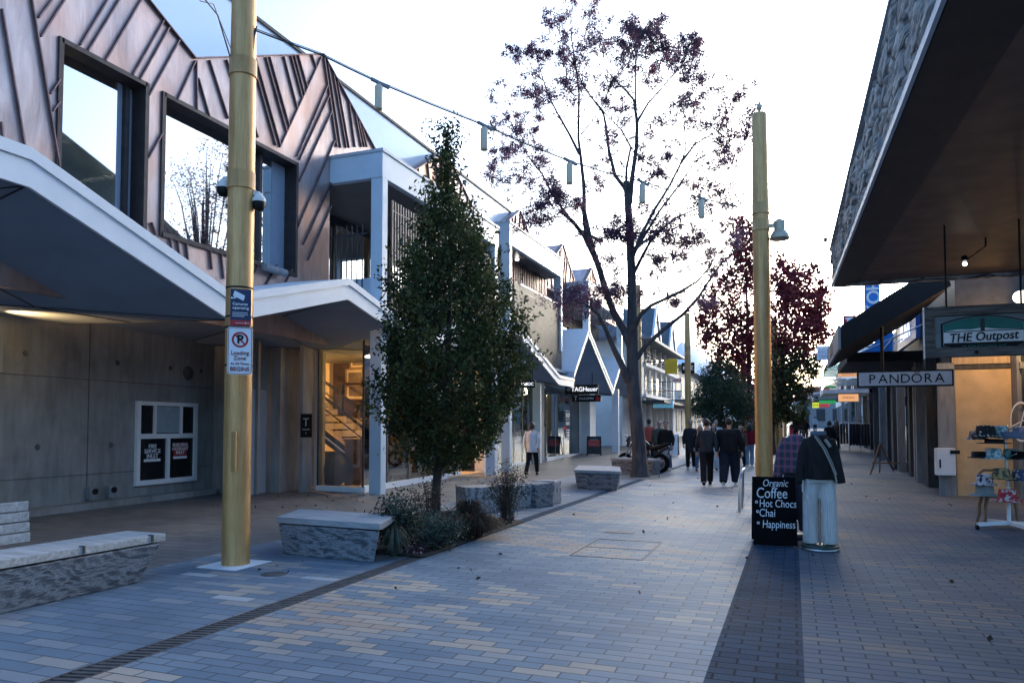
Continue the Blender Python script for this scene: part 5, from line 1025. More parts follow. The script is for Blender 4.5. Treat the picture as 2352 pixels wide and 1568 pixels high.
# corner shop beside the hanging timber sign
t = thing('corner_shop', 'shop under the timber sign with orange lit board wall and big windows', 'shop', (4.2, 15, 0))
m = MB(); oa, ob = G(2200, 1138), G(2285, 1138); m.box(oa.x, oa.y, 0, oa.x + 1.05, oa.y + .12, 2.75); m.build('orange_board_wall', M['tan_panel'], t)
m = MB(); m.box(oa.x + 1.06, oa.y - .4, 0, oa.x + 1.14, oa.y + .1, 3.9); m.box(oa.x + 1.5, oa.y - 2.0, 0, oa.x + 1.58, oa.y - 1.9, 3.9); m.box(oa.x + 1.1, oa.y - .5, 2.72, oa.x + 3.0, oa.y - .4, 2.85); m.build('window_frame', M['grey_post'], t)
m = MB(); m.box(oa.x + 1.14, oa.y - .45, .1, oa.x + 3.4, oa.y - .43, 2.72); m.build('shop_glass', M['glass_shop'], t)
m = MB(); m.box(oa.x + 1.1, oa.y + 1.4, 0, oa.x + 4, oa.y + 1.5, 3.9); m.box(oa.x + 3.6, oa.y - 6, 0, oa.x + 3.7, oa.y + 1.4, 3.9); m.build('back_wall', M['wood_warm'], t)
m = MB(); m.box(oa.x - .02, oa.y - .02, 2.76, oa.x + 3.7, oa.y + 1.2, 2.85); m.box(oa.x - .05, oa.y + .1, 0, oa.x + .1, oa.y + .3, 3.9); m.build('door_head', M['timber_post'], t)
m = MB(); m.box(oa.x - .05, oa.y - .02, 2.87, oa.x + 1.04, oa.y + .02, 3.98); m.build('upper_curtain', streaks('lit gathered curtain', (.30, .20, .11), (.62, .45, .27), 3, .8, (14, 14, .3)), t)
m = MB(); m.box(oa.x + 1.0, oa.y - 4, 3.9, oa.x + 3.7, oa.y + 1.2, 3.96); m.build('shop_ceiling', M['mid_int'], t)
# white wheel emblem on the glass
wc = PY(2346, 968, oa.y - .47); m = MB(); vs = []
for k in range(36):
    a = 2 * math.pi * k / 36
    for r_ in (.36, .40): vs.append((wc.x + r_ * math.cos(a) * .5, oa.y - .47, wc.z + r_ * math.sin(a) * 1.05))
m.add(vs, [(2 * k, 2 * k + 1, (2 * k + 3) % 72, (2 * k + 2) % 72) for k in range(36)]); m.bar((wc.x - .08, oa.y - .47, wc.z - .3), (wc.x + .08, oa.y - .47, wc.z + .3), .02, .02); m.bar((wc.x - .18, oa.y - .47, wc.z - .1), (wc.x + .2, oa.y - .47, wc.z + .12), .02, .02)
tag(m.build('wheel_emblem', M['white']), 'white bicycle wheel emblem stuck on the right hand shop window', 'window sign')
lamp('right_shop_light', (oa.x + .95, oa.y - 1.3, 3.75), 80, (1, .60, .24), .08); lamp('right_shop_light', (oa.x + 2.6, oa.y + .3, 2.6), 110, (1, .62, .3), .1); lamp('right_shop_light', (oa.x + 2.2, oa.y - .9, 3.8), 14, (1, .72, .42), .06)
t = thing('globe_lamp', 'glowing cream globe lamp hanging inside the upper right shop window', 'lamp', tuple(PY(2344, 682, 16))); c = PY(2346, 682, 16.0); m = MB(); m.ball(c, (.14, .14, .12)); m.build('globe', emit('cream globe', (1, .86, .62), 2.5), t); m = MB(); m.cyl(c + Vector((0, 0, .1)), (c.x, c.y, 4.05), .01, n=6); m.build('cord', M['black'], t)
c = PY(2327, 1075, oa.y + .3); m = MB(); m.box(c.x - .13, c.y, c.z - .14, c.x + .1, c.y + .2, c.z + .14); tag(m.build('fire_heater', emit('orange glow', (1, .42, .05), 5)), 'small orange glowing heater seen behind the hat stand', 'heater')
for i, (zz, lab) in enumerate(((.55, 'lowest shelf of small goods behind the right hand shop window'), (1.15, 'middle shelf of bright goods behind the right hand shop window'), (1.75, 'top shelf of small goods behind the right hand shop window'))):
    sy_ = oa.y + .55; t = thing('display_shelf', lab, 'shelf', (oa.x + 2.2, sy_, zz), 'shelves behind the shop window'); m = MB(); m.box(oa.x + 1.2, sy_ - .18, zz, oa.x + 3.3, sy_ + .18, zz + .03); m.build('shelf_board', M['wood_warm'], t)
    for k in range(12):
        xx = oa.x + 1.25 + k * .17; hh_ = rnd.uniform(.14, .34); m = MB(); m.lathe((xx + .07, sy_, zz + .032), [(.055, 0), (.06, hh_ * .5), (.045, hh_ * .8), (.02, hh_)], 10); m.build('goods', [plain('goods %d' % q, c_, .5) for q, c_ in enumerate(((.5, .1, .06), (.08, .3, .35), (.6, .5, .2), (.5, .5, .5)))][k % 4], t)
# white meter box on the pier
c = G(2165, 1118); mbx = 3.36; t = thing('meter_box', 'white wall box with dark slots fixed beside the orange board wall', 'utility box', (mbx, 18.9, .7)); b0 = PY(2145, 1028, 18.5); b1 = PY(2192, 1090, 18.5); m = MB(); m.box(b0.x, 18.2, b1.z, b1.x - .02, 18.5, b0.z); m.build('case', M['white_paint'], t, bevel=.012); m = MB(); m.box(b0.x + .26, 18.19, b0.z - .12, b0.x + .44, 18.2, b0.z - .04); m.box(b0.x + .05, 18.19, b0.z - .42, b0.x + .08, 18.2, b0.z - .24); m.build('slot', M['black'], t)
m = MB(); m.box(b0.x + .1, 18.5, 0, b1.x + .05, 18.6, 2.9); m.build('back_board', M['grey_post'], t)
# easel
e0, e1 = G(1999, 1090), G(2052, 1080); t = thing('easel', 'empty wooden easel standing on the footpath by the timber posts', 'easel', tuple((e0 + e1) / 2)); ap = PY(2021, 1018, e0.y + .3); m = MB(); m.bar(e0, ap, .05, .035); m.build('leg', M['wood_warm'], t); m = MB(); m.bar(e1, ap + Vector((.04, .1, -.05)), .05, .035); m.build('leg', M['wood_warm'], t); m = MB(); m.bar((e0.x + .4, e0.y + 1.4, 0), ap + Vector((.02, .1, 0)), .04, .03); m.build('leg', M['wood_warm'], t); m = MB(); q = e0.lerp(ap, .38); m.bar(q - Vector((.05, .03, 0)), q + Vector((.75, .0, 0)), .05, .04); m.build('ledge', M['wood_warm'], t)
# HOKA signs, red framed sign, blue canopy
BLU = plain('bright blue sign', (.01, .20, .62), .45, var=.05); BLE = emit('lit white', (.9, .96, 1), .9, (.8, .8, .8))
t = thing('blade_sign', 'tall bright blue blade sign with sideways white letters above the sloping awning', 'sign', tuple(PY(2002, 760, 27))); a, b = PY(1985, 640, 27), PY(2022, 765, 27); m = MB(); m.box(a.x, 26.9, b.z, b.x, 27.1, a.z + .6); m.build('panel', BLU, t); m = MB(); zc = b.z + .35
for i, ch in enumerate('AKOH'): m.text(ch, ((a.x + b.x) / 2 + .05, 26.88, zc + i * .42), (0, 0, 1), (-1, 0, 0), .58, bold=.02)
m.build('lettering', M['white'], t)
t = thing('lit_sign', 'blue lit wall sign with white capitals on the ribbed shop wall', 'sign', (XR, 24.5, 4.4)); a, b = PX(2064, 738, XR - .1), PX(2106, 790, XR - .1); m = MB(); m.box(XR - .12, b.y, a.z - .95, XR - .0, a.y + .2, a.z + .05); m.build('panel', plain('deep blue panel', (.008, .07, .30), .4), t); m = MB(); m.text('HOKA', (XR - .135, (a.y + b.y) / 2 + .25, a.z - .45), (0, -1, 0), (0, 0, 1), .95, sx=.75, bold=.02); m.build('lettering', BLE, t)
t = thing('hung_sign', 'white square sign framed in red above the sloping awning', 'sign', (PY(1949, 740, 34).x, 34, 6)); a, b = PY(1936, 725, 34), PY(1966, 770, 34); m = MB(); m.box(a.x, 33.95, b.z, b.x, 34.05, a.z); m.build('frame', SRED, t); m = MB(); m.box(a.x + .09, 33.93, b.z + .09, b.x - .09, 34.07, a.z - .09); m.build('panel', M['white'], t); m = MB(); m.text('H', ((a.x + b.x) / 2, 33.92, a.z - .42), (1, 0, 0), (0, 0, 1), .6, bold=.03); m.build('lettering', SRED, t)
t = thing('blue_awning', 'bright blue glazed awning beyond the long thin sign', 'awning', (2.3, 23, 3.9)); a, b = PY(1985, 808, 23.5), PY(2042, 752, 23.5); m = MB(); m.prism([(a.x, 23.5, a.z), (b.x + .1, 23.5, a.z), (b.x + .1, 23.5, b.z + .05)], (0, 3.2, 0)); m.build('panel', BLU, t); m = MB(); m.bar((a.x + .45, 23.48, a.z), (b.x + .1, 23.48, b.z - .28), .03, .03); m.bar((a.x + .75, 23.48, a.z), (b.x + .1, 23.48, a.z + .3), .03, .03); m.build('stay_rod', M['white'], t)
for i, (y, x0, x1, zpx0, zpx1, mat, lab) in enumerate(((22, 1945, 2150, 810, 826, 'black', 'flat black awning just above the long thin sign'), (30, 1900, 2030, 832, 846, 'glass_blue', 'blue tinted glass awning edge below the sloping awning'), (38, 1895, 2010, 870, 884, 'glass_blue', 'second glass awning edge farther along the footpath'))):
    a, b = PY(x0, zpx0, y), PY(x1, zpx1, y); t = thing('flat_awning', lab, 'awning', (a.x, y, b.z)); m = MB(); m.box(a.x, y, b.z, max(b.x, XR + .6), y + 4.5, a.z); m.build('slab', M[mat], t); m = MB(); [m.cyl((a.x + .3, y + k, a.z), (XR + .5, y + k, a.z + 1.0), .02, n=6) for k in (.5, 3.5)]; m.build('stay_rod', M['steel'], t)
def lightbox(name, px0, py0, px1, py1, y, col, txt, label, tcol='white', e=.55, sz=.6, w=None):
    a, b = PY(px0, py0, y), PY(px1, py1, y); t = thing(name, label, 'sign', ((a.x + b.x) / 2, y, b.z)); m = MB(); m.box(a.x, y, b.z, b.x, y + .2, a.z); m.build('panel', emit('lit ' + label[:18], col, e, col), t); h = a.z - b.z
    if txt: m = MB(); m.text(txt, ((a.x + b.x) / 2, y - .01, (a.z + b.z) / 2), (1, 0, 0), (0, 0, 1), h * sz, sx=min(1.6, (b.x - a.x) / (len(txt) * h * sz * .62)), bold=.01); m.build('lettering', M[tcol] if isinstance(tcol, str) else tcol, t)
    m = MB(); m.box(a.x - .04, y + .02, a.z, b.x + .04, y + .18, a.z + .05); m.build('sign_frame', M['char'], t)
lightbox('light_box_sign', 1926, 905, 1972, 921, 42, (.85, .42, .20), 'PIZZA', 'orange lit light box sign with small red letters over the footpath', SRED, .6, .35)
lightbox('light_box_sign', 1882, 919, 1920, 926, 47, (.02, .42, .12), 'CENTRE', 'green lit sign with white letters beyond the orange light box', 'white', .5, .7)
lightbox('light_box_sign', 1866, 924, 1881, 936, 52, (.62, .70, .05), 'SALE', 'small yellow green lit sign at the end of the red strip sign', 'black', .5, .5)
lightbox('light_box_sign', 1881, 926, 1906, 934, 52, (.50, .03, .02), 'NOODLES', 'long red lit strip sign with dark letters farther down the footpath', 'cream', .4, .5)
lightbox('light_box_sign', 1866, 910, 1884, 917, 58, (.5, .55, .6), 'TOYS', 'small pale sign under the farthest awning', 'char', .3, .6)
t = thing('hung_sign', 'white hanging sign with pale blue lettering beside the grey awning fascia', 'sign', (PY(1888, 810, 36).x, 36, 5)); a, b = PY(1876, 795, 36), PY(1908, 826, 36); m = MB(); m.box(a.x, 36, b.z, b.x, 36.08, a.z); m.build('panel', M['white'], t); m = MB(); PB = plain('pale blue print', (.30, .40, .55), .6); m.text('BEECH', ((a.x + b.x) / 2, 35.99, a.z - .26), (1, 0, 0), (0, 0, 1), .2); m.text('TREE', ((a.x + b.x) / 2, 35.99, a.z - .48), (1, 0, 0), (0, 0, 1), .2); m.build('lettering', PB, t); m = MB(); m.bar((b.x, 36.04, a.z - .1), (XR + .5, 36.04, a.z - .1), .05, .05); m.build('bracket_arm', M['char'], t)
# far awnings stepping down the right side
for i, (y, px, py, dz, lab) in enumerate(((44, 1890, 880, .28, 'white box awning over the dark doorway'), (54, 1868, 905, .2, 'grey sloping awning farther down on the right'), (66, 1858, 902, .16, 'pale awning near the far end of the street'))):
    a = PY(px, py, y); t = thing('shop_awning', lab, 'awning', (a.x, y, a.z)); m = MB(); m.prism([(a.x, y, a.z), (5.2, y, a.z + .25), (5.2, y, a.z - dz * 2), (a.x, y, a.z - dz * 2)], (0, 5, 0)); m.build('slab', M['render_white'] if i != 1 else M['grey_post'], t); m = MB(); m.bar((a.x - .02, y - .02, a.z), (a.x - .02, y + 5, a.z), .05, .08); m.build('fascia', M['awning_trim'], t)
# ------------------------------------------------------------------ hat stand, chair and clothes racks on the right
hy = 12.75; hc = PY(2318, 1210, hy); hx = hc.x
t = thing('hat_stand', 'white metal hat stand on a low cross base in front of the lit shop', 'hat stand', (hx, hy, 0)); m = MB()
for a in (20, 110, 200, 290): d = Vector((math.cos(R(a)), math.sin(R(a)), 0)); m.bar((hx, hy, .10), Vector((hx, hy, .075)) + d * .46, .05, .05)
m.build('cross_base', M['white'], t); m = MB(); m.cyl((hx, hy, .1), (hx, hy, .62), .028); m.build('lower_pole', M['white'], t); m = MB(); m.cyl((hx, hy, .62), (hx - .03, hy, 1.52), .02)
for z in (.72, 1.05, 1.32, 1.45):
    for a in range(0, 360, 72): d = Vector((math.cos(R(a + z * 200)), math.sin(R(a + z * 200)), .25)); m.bar((hx, hy, z), Vector((hx, hy, z)) + d * .26, .012, .012)
m.build('upper_pole', M['steel'], t); m = MB(); [m.cyl((hx + .46 * math.cos(R(a)) - .02, hy + .46 * math.sin(R(a)), .035), (hx + .46 * math.cos(R(a)) + .02, hy + .46 * math.sin(R(a)), .035), .035, n=12) for a in (20, 110, 200, 290)]; m.build('caster', M['black'], t)
def pattern(name, c1, c2, sc, thr=.5, dots=False):
    n = NT(name); v = n.obj()
    if dots: vo = n.n('ShaderNodeTexVoronoi'); n.t.links.new(v, vo.inputs['Vector']); vo.inputs['Scale'].default_value = sc; vo.inputs['Randomness'].default_value = .3; f = n.m('LESS_THAN', vo.outputs[0], thr)
    else: f = n.m('GREATER_THAN', n.noise(v, sc, 3, .5), thr)
    return n.fin(n.mix(f, c1, c2), .85)
TEAL = pattern('teal floral cotton', (.10, .26, .30), (.50, .58, .58), 22); POLKA = pattern('polka dot cotton', (.012, .012, .014), (.72, .72, .72), 20, .28, True); REDF = pattern('red floral cotton', (.55, .50, .48), (.42, .03, .05), 16, .47); BWF = pattern('black and white floral cotton', (.66, .66, .70), (.06, .06, .09), 20, .55)
def hat(px, py, y, r, h, mat, lab, brim=.07, flat=False):
    c = PY(px, py, y); t = thing('sun_hat', lab, 'hat', tuple(c), 'hats on the hat stand'); m = MB()
    prof = [(r + brim, -.02), (r + brim, -.012), (r, .012), (r * .96, h * .5), (r * .86, h * 1.15), (r * .5, h * 1.15 + .008), (0, h * 1.15 + .01)] if not flat else [(r + brim, 0), (r + brim, .01), (r, .014), (r * .97, h), (r * .5, h + .006), (0, h)]
    m.lathe(c, prof, 24); m.build('crown', mat, t); m = MB(); m.lathe(c, [(r * 1.005, .012), (r * .985, .03)], 24); m.build('hat_band', mat if not flat else M['char'], t)
for a in ((2264, 1001, hy - .1, .135, .13, POLKA, 'black bucket hat with white polka dots on the top tier'), (2244, 1006, hy + .12, .11, .09, pattern('brown and white print', (.6, .58, .55), (.12, .07, .06), 18), 'white hat with brown print tucked behind the polka dot hat', .06), (2296, 1000, hy, .125, .12, TEAL, 'teal floral bucket hat on the top tier beside the polka dots', .08), (2323, 1006, hy - .15, .13, .09, plain('blue grey felt', (.14, .18, .27), .85), 'plain blue grey hat on the top tier, farthest from the street', .06, True), (2283, 1018, hy - .2, .12, .06, M['black'], 'flat black brimmed hat just under the top tier', .10, True), (2251, 1051, hy - .05, .115, .09, M['black'], 'tall black felt hat on the middle tier', .05, True), (2281, 1050, hy - .1, .115, .11, TEAL, 'pale teal floral hat on the middle tier beside the black hat', .06), (2325, 1051, hy, .125, .11, pattern('deep teal print', (.06, .17, .20), (.20, .35, .36), 18), 'deep teal printed hat on the middle tier near the orange glow', .05), (2262, 1110, hy + .35, .115, .12, BWF, 'white bucket hat with black flowers stacked on the chair', .075), (2346, 1004, hy - .05, .12, .12, pattern('pink print', (.5, .3, .34), (.15, .2, .3), 20), 'pink printed bucket hat at the right edge of the top tier', .06), (2344, 1053, hy - .1, .12, .11, M['black'], 'black felt hat at the right edge of the middle tier', .06, True), (2300, 1096, hy - .15, .12, .11, pattern('ochre print', (.42, .30, .12), (.08, .08, .06), 20), 'ochre printed bucket hat between the middle tier and the red one', .06), (2345, 1100, hy, .12, .12, pattern('navy print', (.05, .07, .14), (.5, .5, .5), 20, .62), 'navy printed bucket hat at the right edge below the middle tier', .06), (2314, 1147, hy - .1, .125, .13, REDF, 'red and white floral bucket hat low on the stand', .09), (2262, 1134, hy + .36, .13, .13, plain('grey green canvas', (.24, .29, .29), .9), 'grey green bucket hat under the black flowered one on the chair', .10)): hat(*a)
# bentwood chair with curved legs
cx0, cy0 = 2.92, 13.35
t = thing('bentwood_chair', 'small brown bentwood chair carrying hats beside the hat stand', 'chair', (cx0, cy0, 0)); m = MB(); m.box(cx0 - .25, cy0 - .22, .43, cx0 + .25, cy0 + .22, .465); m.build('seat', M['wood_warm'], t, bevel=.01)
for sx_, sy_ in ((-1, -1), (1, -1), (-1, 1), (1, 1)):
    m = MB(); m.tube([(cx0 + sx_ * .17, cy0 + sy_ * .17, .43), (cx0 + sx_ * .20, cy0 + sy_ * .19, .28), (cx0 + sx_ * .205, cy0 + sy_ * .20, .12), (cx0 + sx_ * .235, cy0 + sy_ * .22, 0)], [.026, .023, .02, .018], 8); m.build('leg', M['wood_warm'], t)
m = MB(); m.tube([(cx0 - .20, cy0 + .21, .46), (cx0 - .20, cy0 + .24, .75), (cx0 - .12, cy0 + .25, .82), (cx0 + .12, cy0 + .25, .82), (cx0 + .20, cy0 + .24, .75), (cx0 + .20, cy0 + .21, .46)], .02, 8); m.bar((cx0 - .2, cy0 + .24, .72), (cx0 + .2, cy0 + .24, .72), .02, .09); m.build('backrest', M['wood_warm'], t)
for px, y, lab, cc in ((1952, 44.5, 'round rack of dark clothes farther down the footpath, nearer the street', (.02, .022, .026)), (1974, 42.5, 'rack of dark navy clothes standing against the shop wall', (.025, .03, .045))):
    c = PY(px, 1000, y); t = thing('clothes_rack', lab, 'clothes rack', (c.x, y, gz(y)), 'clothes racks'); z = gz(y); m = MB(); m.tube([(c.x - .5, y, z), (c.x - .5, y, z + 1.5), (c.x + .5, y, z + 1.5), (c.x + .5, y, z)], .02, 8); m.build('rail_frame', M['steel'], t); m = MB()
    for k in range(7): x = c.x - .42 + k * .14; m.prism([(x - .05, y - .25, z + .35), (x + .05, y - .22, z + .35), (x + .05, y - .10, z + 1.45), (x - .04, y - .10, z + 1.45)], (0, .4, 0))
    m.build('garment', cloth('dark garment', cc), t)
# pale A-board in the distance, red A-board
for px, py, d, w, h, mat, lab in ((1542, 1000, 36, .62, 1.0, M['white'], 'blank white A-frame board standing in the middle of the street ahead'), (1823, 1009, 50, .5, 1.1, SRED, 'red A-frame board standing beside the distant gold poles')):
    q = gxy(px, d); t = thing('a_frame_board', lab, 'sandwich board', tuple(q)); m = MB(); m.obox(q + Vector((0, 0, h / 2 + .05)), (w / 2, 0, 0), (0, .015, 0), (0, .1, h / 2)); m.build('front_panel', mat, t); m = MB(); m.obox(q + Vector((0, .35, h / 2 + .05)), (w / 2, 0, 0), (0, .015, 0), (0, -.1, h / 2)); [m.bar(q + Vector((s * w / 2, -.1, 0)), q + Vector((s * w / 2, .1, h + .08)), .03, .03) for s in (-1, 1)]; m.build('frame', M['char'], t)

# ------------------------------------------------------------------ far buildings on the left
XB = -9.3
t = thing('balcony_building', 'cream three storey building with glazed balconies and slate gables farther down on the left', 'building', (XB, 54, 0)); y0, y1 = 47.0, 63.0; zb = .3
m = MB(); m.box(XB - 8, y0, 0, XB - 1.0, y1, zb + 7.0); m.box(XB - 1.0, y0, zb + 3.2, XB - .02, y0 + 2.2, zb + 6.9); m.build('wall', M['render_white'], t)
for z in (3.2, 5.3): m = MB(); m.box(XB - 1.0, y0 + 2.2, zb + z, XB + .15, y1, zb + z + .2); m.build('balcony_slab', M['render_white'], t)
for k in range(6):
    y = y0 + 2.4 + k * 2.4; m = MB(); m.cyl((XB - .15, y, 0), (XB - .15, y, zb + 3.15), .22, n=14); m.build('column', M['cream'], t)
    for z in (3.4, 5.5):
        m = MB(); m.box(XB - .3, y, zb + z, XB - .08, y + .25, zb + z + (1.88 if z < 5 else 1.4)); m.build('pier', M['cream'], t)
        m = MB(); m.box(XB - 1.0, y + .5, zb + z + .05, XB - .95, y + 2.0, zb + z + 1.75); W = m.build('window', M['loggia_paint'], t); m = MB(); m.box(XB - .95, y + .6, zb + z + .15, XB - .94, y + 1.9, zb + z + 1.65); m.build('pane', plain('dark window glass', (.05, .06, .07), .1), W)
        m = MB(); [m.bar((XB + .1, y + .3, zb + z + .05 + q * .25), (XB + .1, y + 2.3, zb + z + .05 + q * .25), .03, .03) for q in range(4)]; m.build('balustrade', M['grey_post'], t)
m = MB(); ya, yb = y0 - .5, y1 + .5; xa, xb2 = XB + .9, XB - 8.5; e = zb + 6.9; r = zb + 9.2
m.add([(xa, ya, e), (xa, yb, e), (xb2, yb, e), (xb2, ya, e), ((xa + xb2) / 2, ya + 3, r), ((xa + xb2) / 2, yb - 3, r)], [(0, 1, 5, 4), (1, 2, 5), (2, 3, 4, 5), (3, 0, 4), (3, 2, 1, 0)]); m.build('roof', M['slate'], t)
m = MB(); m.box(XB + .85, ya, e - .12, XB + .98, yb, e + .06); m.box(xb2, ya - .02, e - .12, XB + .85, ya + .1, e + .06); m.build('gutter', M['grey_post'], t)
for k, y in enumerate((50.5, 57.5)):
    m = MB(); h = 2.3; m.prism([(XB + .6, y - 1.5, e + .15), (XB + .6, y + 1.5, e + .15), (XB + .6, y, e + .15 + h)], (-3.4, 0, 0)); D = m.build('dormer', M['slate'], t); m = MB(); [m.bar((XB + .65, y + s * 1.6, e + .05), (XB + .65, y, e + h + .25), .10, .16, (1, 0, 0)) for s in (-1, 1)]; m.build('bargeboard', M['white'], D); m = MB(); m.prism([(XB + .61, y - .7, e + .3), (XB + .61, y + .7, e + .3), (XB + .61, y, e + 1.4)], (.02, 0, 0)); m.build('gable_glass', M['roof_blue'], D)
m = MB(); m.box(XB - 3, 53.5, r - 1, XB - 2.2, 54.3, r + .8); m.build('chimney', M['cream'], t)
m = MB(); m.box(XB - .5, y0, zb + 2.75, XB + 1.7, y1, zb + 2.9); m.build('street_canopy', M['char'], t)
t = thing('far_shop_building', 'lower pale building with dark hipped roof beyond the balcony building', 'building', (XB, 72, 0)); z0 = gz(72)
m = MB(); m.box(XB - 8, 64, 0, XB - .3, 86, z0 + 6.0); m.build('wall', M['render_white'], t); m = MB(); m.add([(XB + .5, 63.5, z0 + 6), (XB + .5, 86.5, z0 + 6), (XB - 8, 86.5, z0 + 6), (XB - 8, 63.5, z0 + 6), (XB - 3.7, 67, z0 + 7.8), (XB - 3.7, 83, z0 + 7.8)], [(0, 1, 5, 4), (1, 2, 5), (2, 3, 4, 5), (3, 0, 4), (3, 2, 1, 0)]); m.build('roof', M['slate'], t)
for k in range(6):
    y = 65.5 + k * 3.3
    for z in (.4, 3.5): m = MB(); m.box(XB - .3, y, z0 + z, XB - .25, y + 1.8, z0 + z + 1.9); m.build('window', M['char'], t)
m = MB(); m.box(XB - .3, 64, z0 + 2.7, XB + 1.2, 86, z0 + 2.9); m.build('street_canopy', M['char'], t)
t = thing('end_building', 'pale low building closing the far end of the street', 'building', (0, 150, gz(150))); z0 = gz(150); m = MB(); m.box(-26, 148, z0, -3, 158, z0 + 6); m.build('wall', M['render_white'], t); m = MB(); m.prism([(-27, 147, z0 + 6), (-2, 147, z0 + 6), (-14, 147, z0 + 9)], (0, 12, 0)); m.build('roof', M['slate'], t); 
for k in range(5): m = MB(); m.box(-24 + k * 4, 147.95, z0 + 3, -22 + k * 4, 147.99, z0 + 4.8); m.build('window', M['char'], t)
t = thing('tiled_building', 'small far building with red tiled roof where the street ends on the right', 'building', (3, 118, gz(118))); z0 = gz(118); a = PY(1822, 960, 118); b = PY(1895, 893, 118); m = MB(); m.box(a.x, 118, z0, b.x + 8, 130, b.z - 1.6); m.build('wall', M['grey_post'], t); m = MB(); m.prism([(a.x - .5, 117.5, b.z - 1.6), (b.x + 8.5, 117.5, b.z - 1.6), (b.x + 4, 117.5, b.z + .4), (a.x + 2, 117.5, b.z + .4)], (0, 13, 0)); m.build('roof', plain('red tiles', (.22, .07, .05), .8), t); 
for k in range(4): m = MB(); m.box(a.x + 1 + k * 2.2, 117.95, z0 + .8, a.x + 2.2 + k * 2.2, 117.99, z0 + 2.6); m.build('window', M['char'], t)
# signs on the far left buildings
YEL = plain('yellow sign', (.75, .48, .015), .5)
a, b = PY(1527, 825, 49), PY(1557, 858, 49); t = thing('square_sign', 'bright yellow square sign projecting over the street from the balcony building', 'sign', ((a.x + b.x) / 2, 49, b.z)); m = MB(); m.box(a.x, 48.93, b.z, b.x, 49.07, a.z); m.build('panel', YEL, t, bevel=.03); m = MB(); m.text('KATH', ((a.x + b.x) / 2, 48.92, a.z - .38), (1, 0, 0), (0, 0, 1), .24); m.text('MANDU', ((a.x + b.x) / 2, 48.92, a.z - .60), (1, 0, 0), (0, 0, 1), .2); m.build('lettering', plain('dull yellow print', (.55, .36, .05), .6), t); m = MB(); m.bar((XB - .2, 49, a.z - .15), (a.x, 49, a.z - .15), .06, .06); m.build('bracket_arm', M['char'], t)
a, b = PY(1566, 833, 56), PY(1596, 858, 56); t = thing('square_sign', 'black square sign with white letters partly behind the gold pole', 'sign', ((a.x + b.x) / 2, 56, b.z)); m = MB(); m.box(a.x, 55.9, b.z, b.x, 56.05, a.z); m.build('panel', M['black'], t); m = MB(); m.text('K  Z', ((a.x + b.x) / 2, 55.89, (a.z + b.z) / 2), (1, 0, 0), (0, 0, 1), .42, bold=.02); m.build('lettering', M['white'], t); m = MB(); m.bar((XB - .2, 56, a.z - .15), (a.x, 56, a.z - .15), .06, .06); m.build('bracket_arm', M['char'], t)
lightbox('light_box_sign', 1500, 920, 1546, 936, 50, (.16, .48, .70), 'BOUTIQUE', 'pale blue sign with white letters under the balcony building', 'white', .25, .5)
lightbox('light_box_sign', 1549, 918, 1592, 934, 57, (.10, .11, .11), 'GIFTS', 'dark grey sign with pale mark under the balcony building', 'white', .1, .5)
t = thing('small_banner', 'white hanging banner on the balcony building above its dark canopy', 'banner', tuple(PY(1557, 912, 51))); a, b = PY(1549, 897, 51), PY(1564, 917, 51); m = MB(); m.box(a.x, 51, b.z, b.x, 51.04, a.z); m.build('cloth', M['white'], t); m = MB(); m.bar((XB, 51.02, a.z), (b.x, 51.02, a.z), .04, .04); m.build('rod', M['char'], t)
t = thing('red_sign', 'small red lettered sign on the balcony building above the white banner', 'sign', tuple(PY(1557, 874, 52))); a, b = PY(1547, 868, 52), PY(1565, 879, 52); m = MB(); m.box(a.x, 52, b.z, b.x, 52.05, a.z); m.build('panel', M['white'], t); m = MB(); m.text('SHOP', ((a.x + b.x) / 2, 51.99, (a.z + b.z) / 2), (1, 0, 0), (0, 0, 1), .26, bold=.03); m.build('lettering', SRED, t); m = MB(); m.bar((XB - .1, 52.02, b.z + .1), (a.x, 52.02, b.z + .1), .04, .04); m.build('bracket_arm', M['char'], t)
# parked cars far away
def car(px, d, mat, lab):
    q = gxy(px, d); t = thing('parked_car', lab, 'car', tuple(q)); T_ = lambda x, y, z: q + Vector((x, y, z)); m = MB(); m.prism([T_(-.85, 0, .3), T_(-.88, 0, .75), T_(-.72, 0, .95), T_(-.58, 0, 1.42), T_(.58, 0, 1.42), T_(.72, 0, .95), T_(.88, 0, .75), T_(.85, 0, .3)], (0, 4.1, 0)); m.build('body', mat, t, bevel=.06); m = MB(); m.prism([T_(-.66, -.01, .98), T_(-.54, -.01, 1.36), T_(.54, -.01, 1.36), T_(.66, -.01, .98)], (0, -.02, 0)); m.build('rear_window', plain('car glass', (.02, .025, .03), .1), t)
    for s in (-1, 1):
        m = MB(); m.box(q.x + s * .62, q.y - .03, q.z + .72, q.x + s * .84, q.y, q.z + .9); m.build('tail_light', emit('red tail light', (1, .05, .03), .8, (.4, .02, .02)), t)
        for yy_ in (.8, 3.3): m = MB(); m.cyl(T_(s * .70, yy_, .32), T_(s * .88, yy_, .32), .32, n=18); m.build('wheel', M['black'], t)
car(1690, 62, plain('silver car paint', (.5, .52, .54), .3, .3), 'silver car parked far down the street beyond the walkers'); car(1668, 66, plain('red car paint', (.35, .03, .03), .3), 'red car parked far down the street near the bushy green tree')
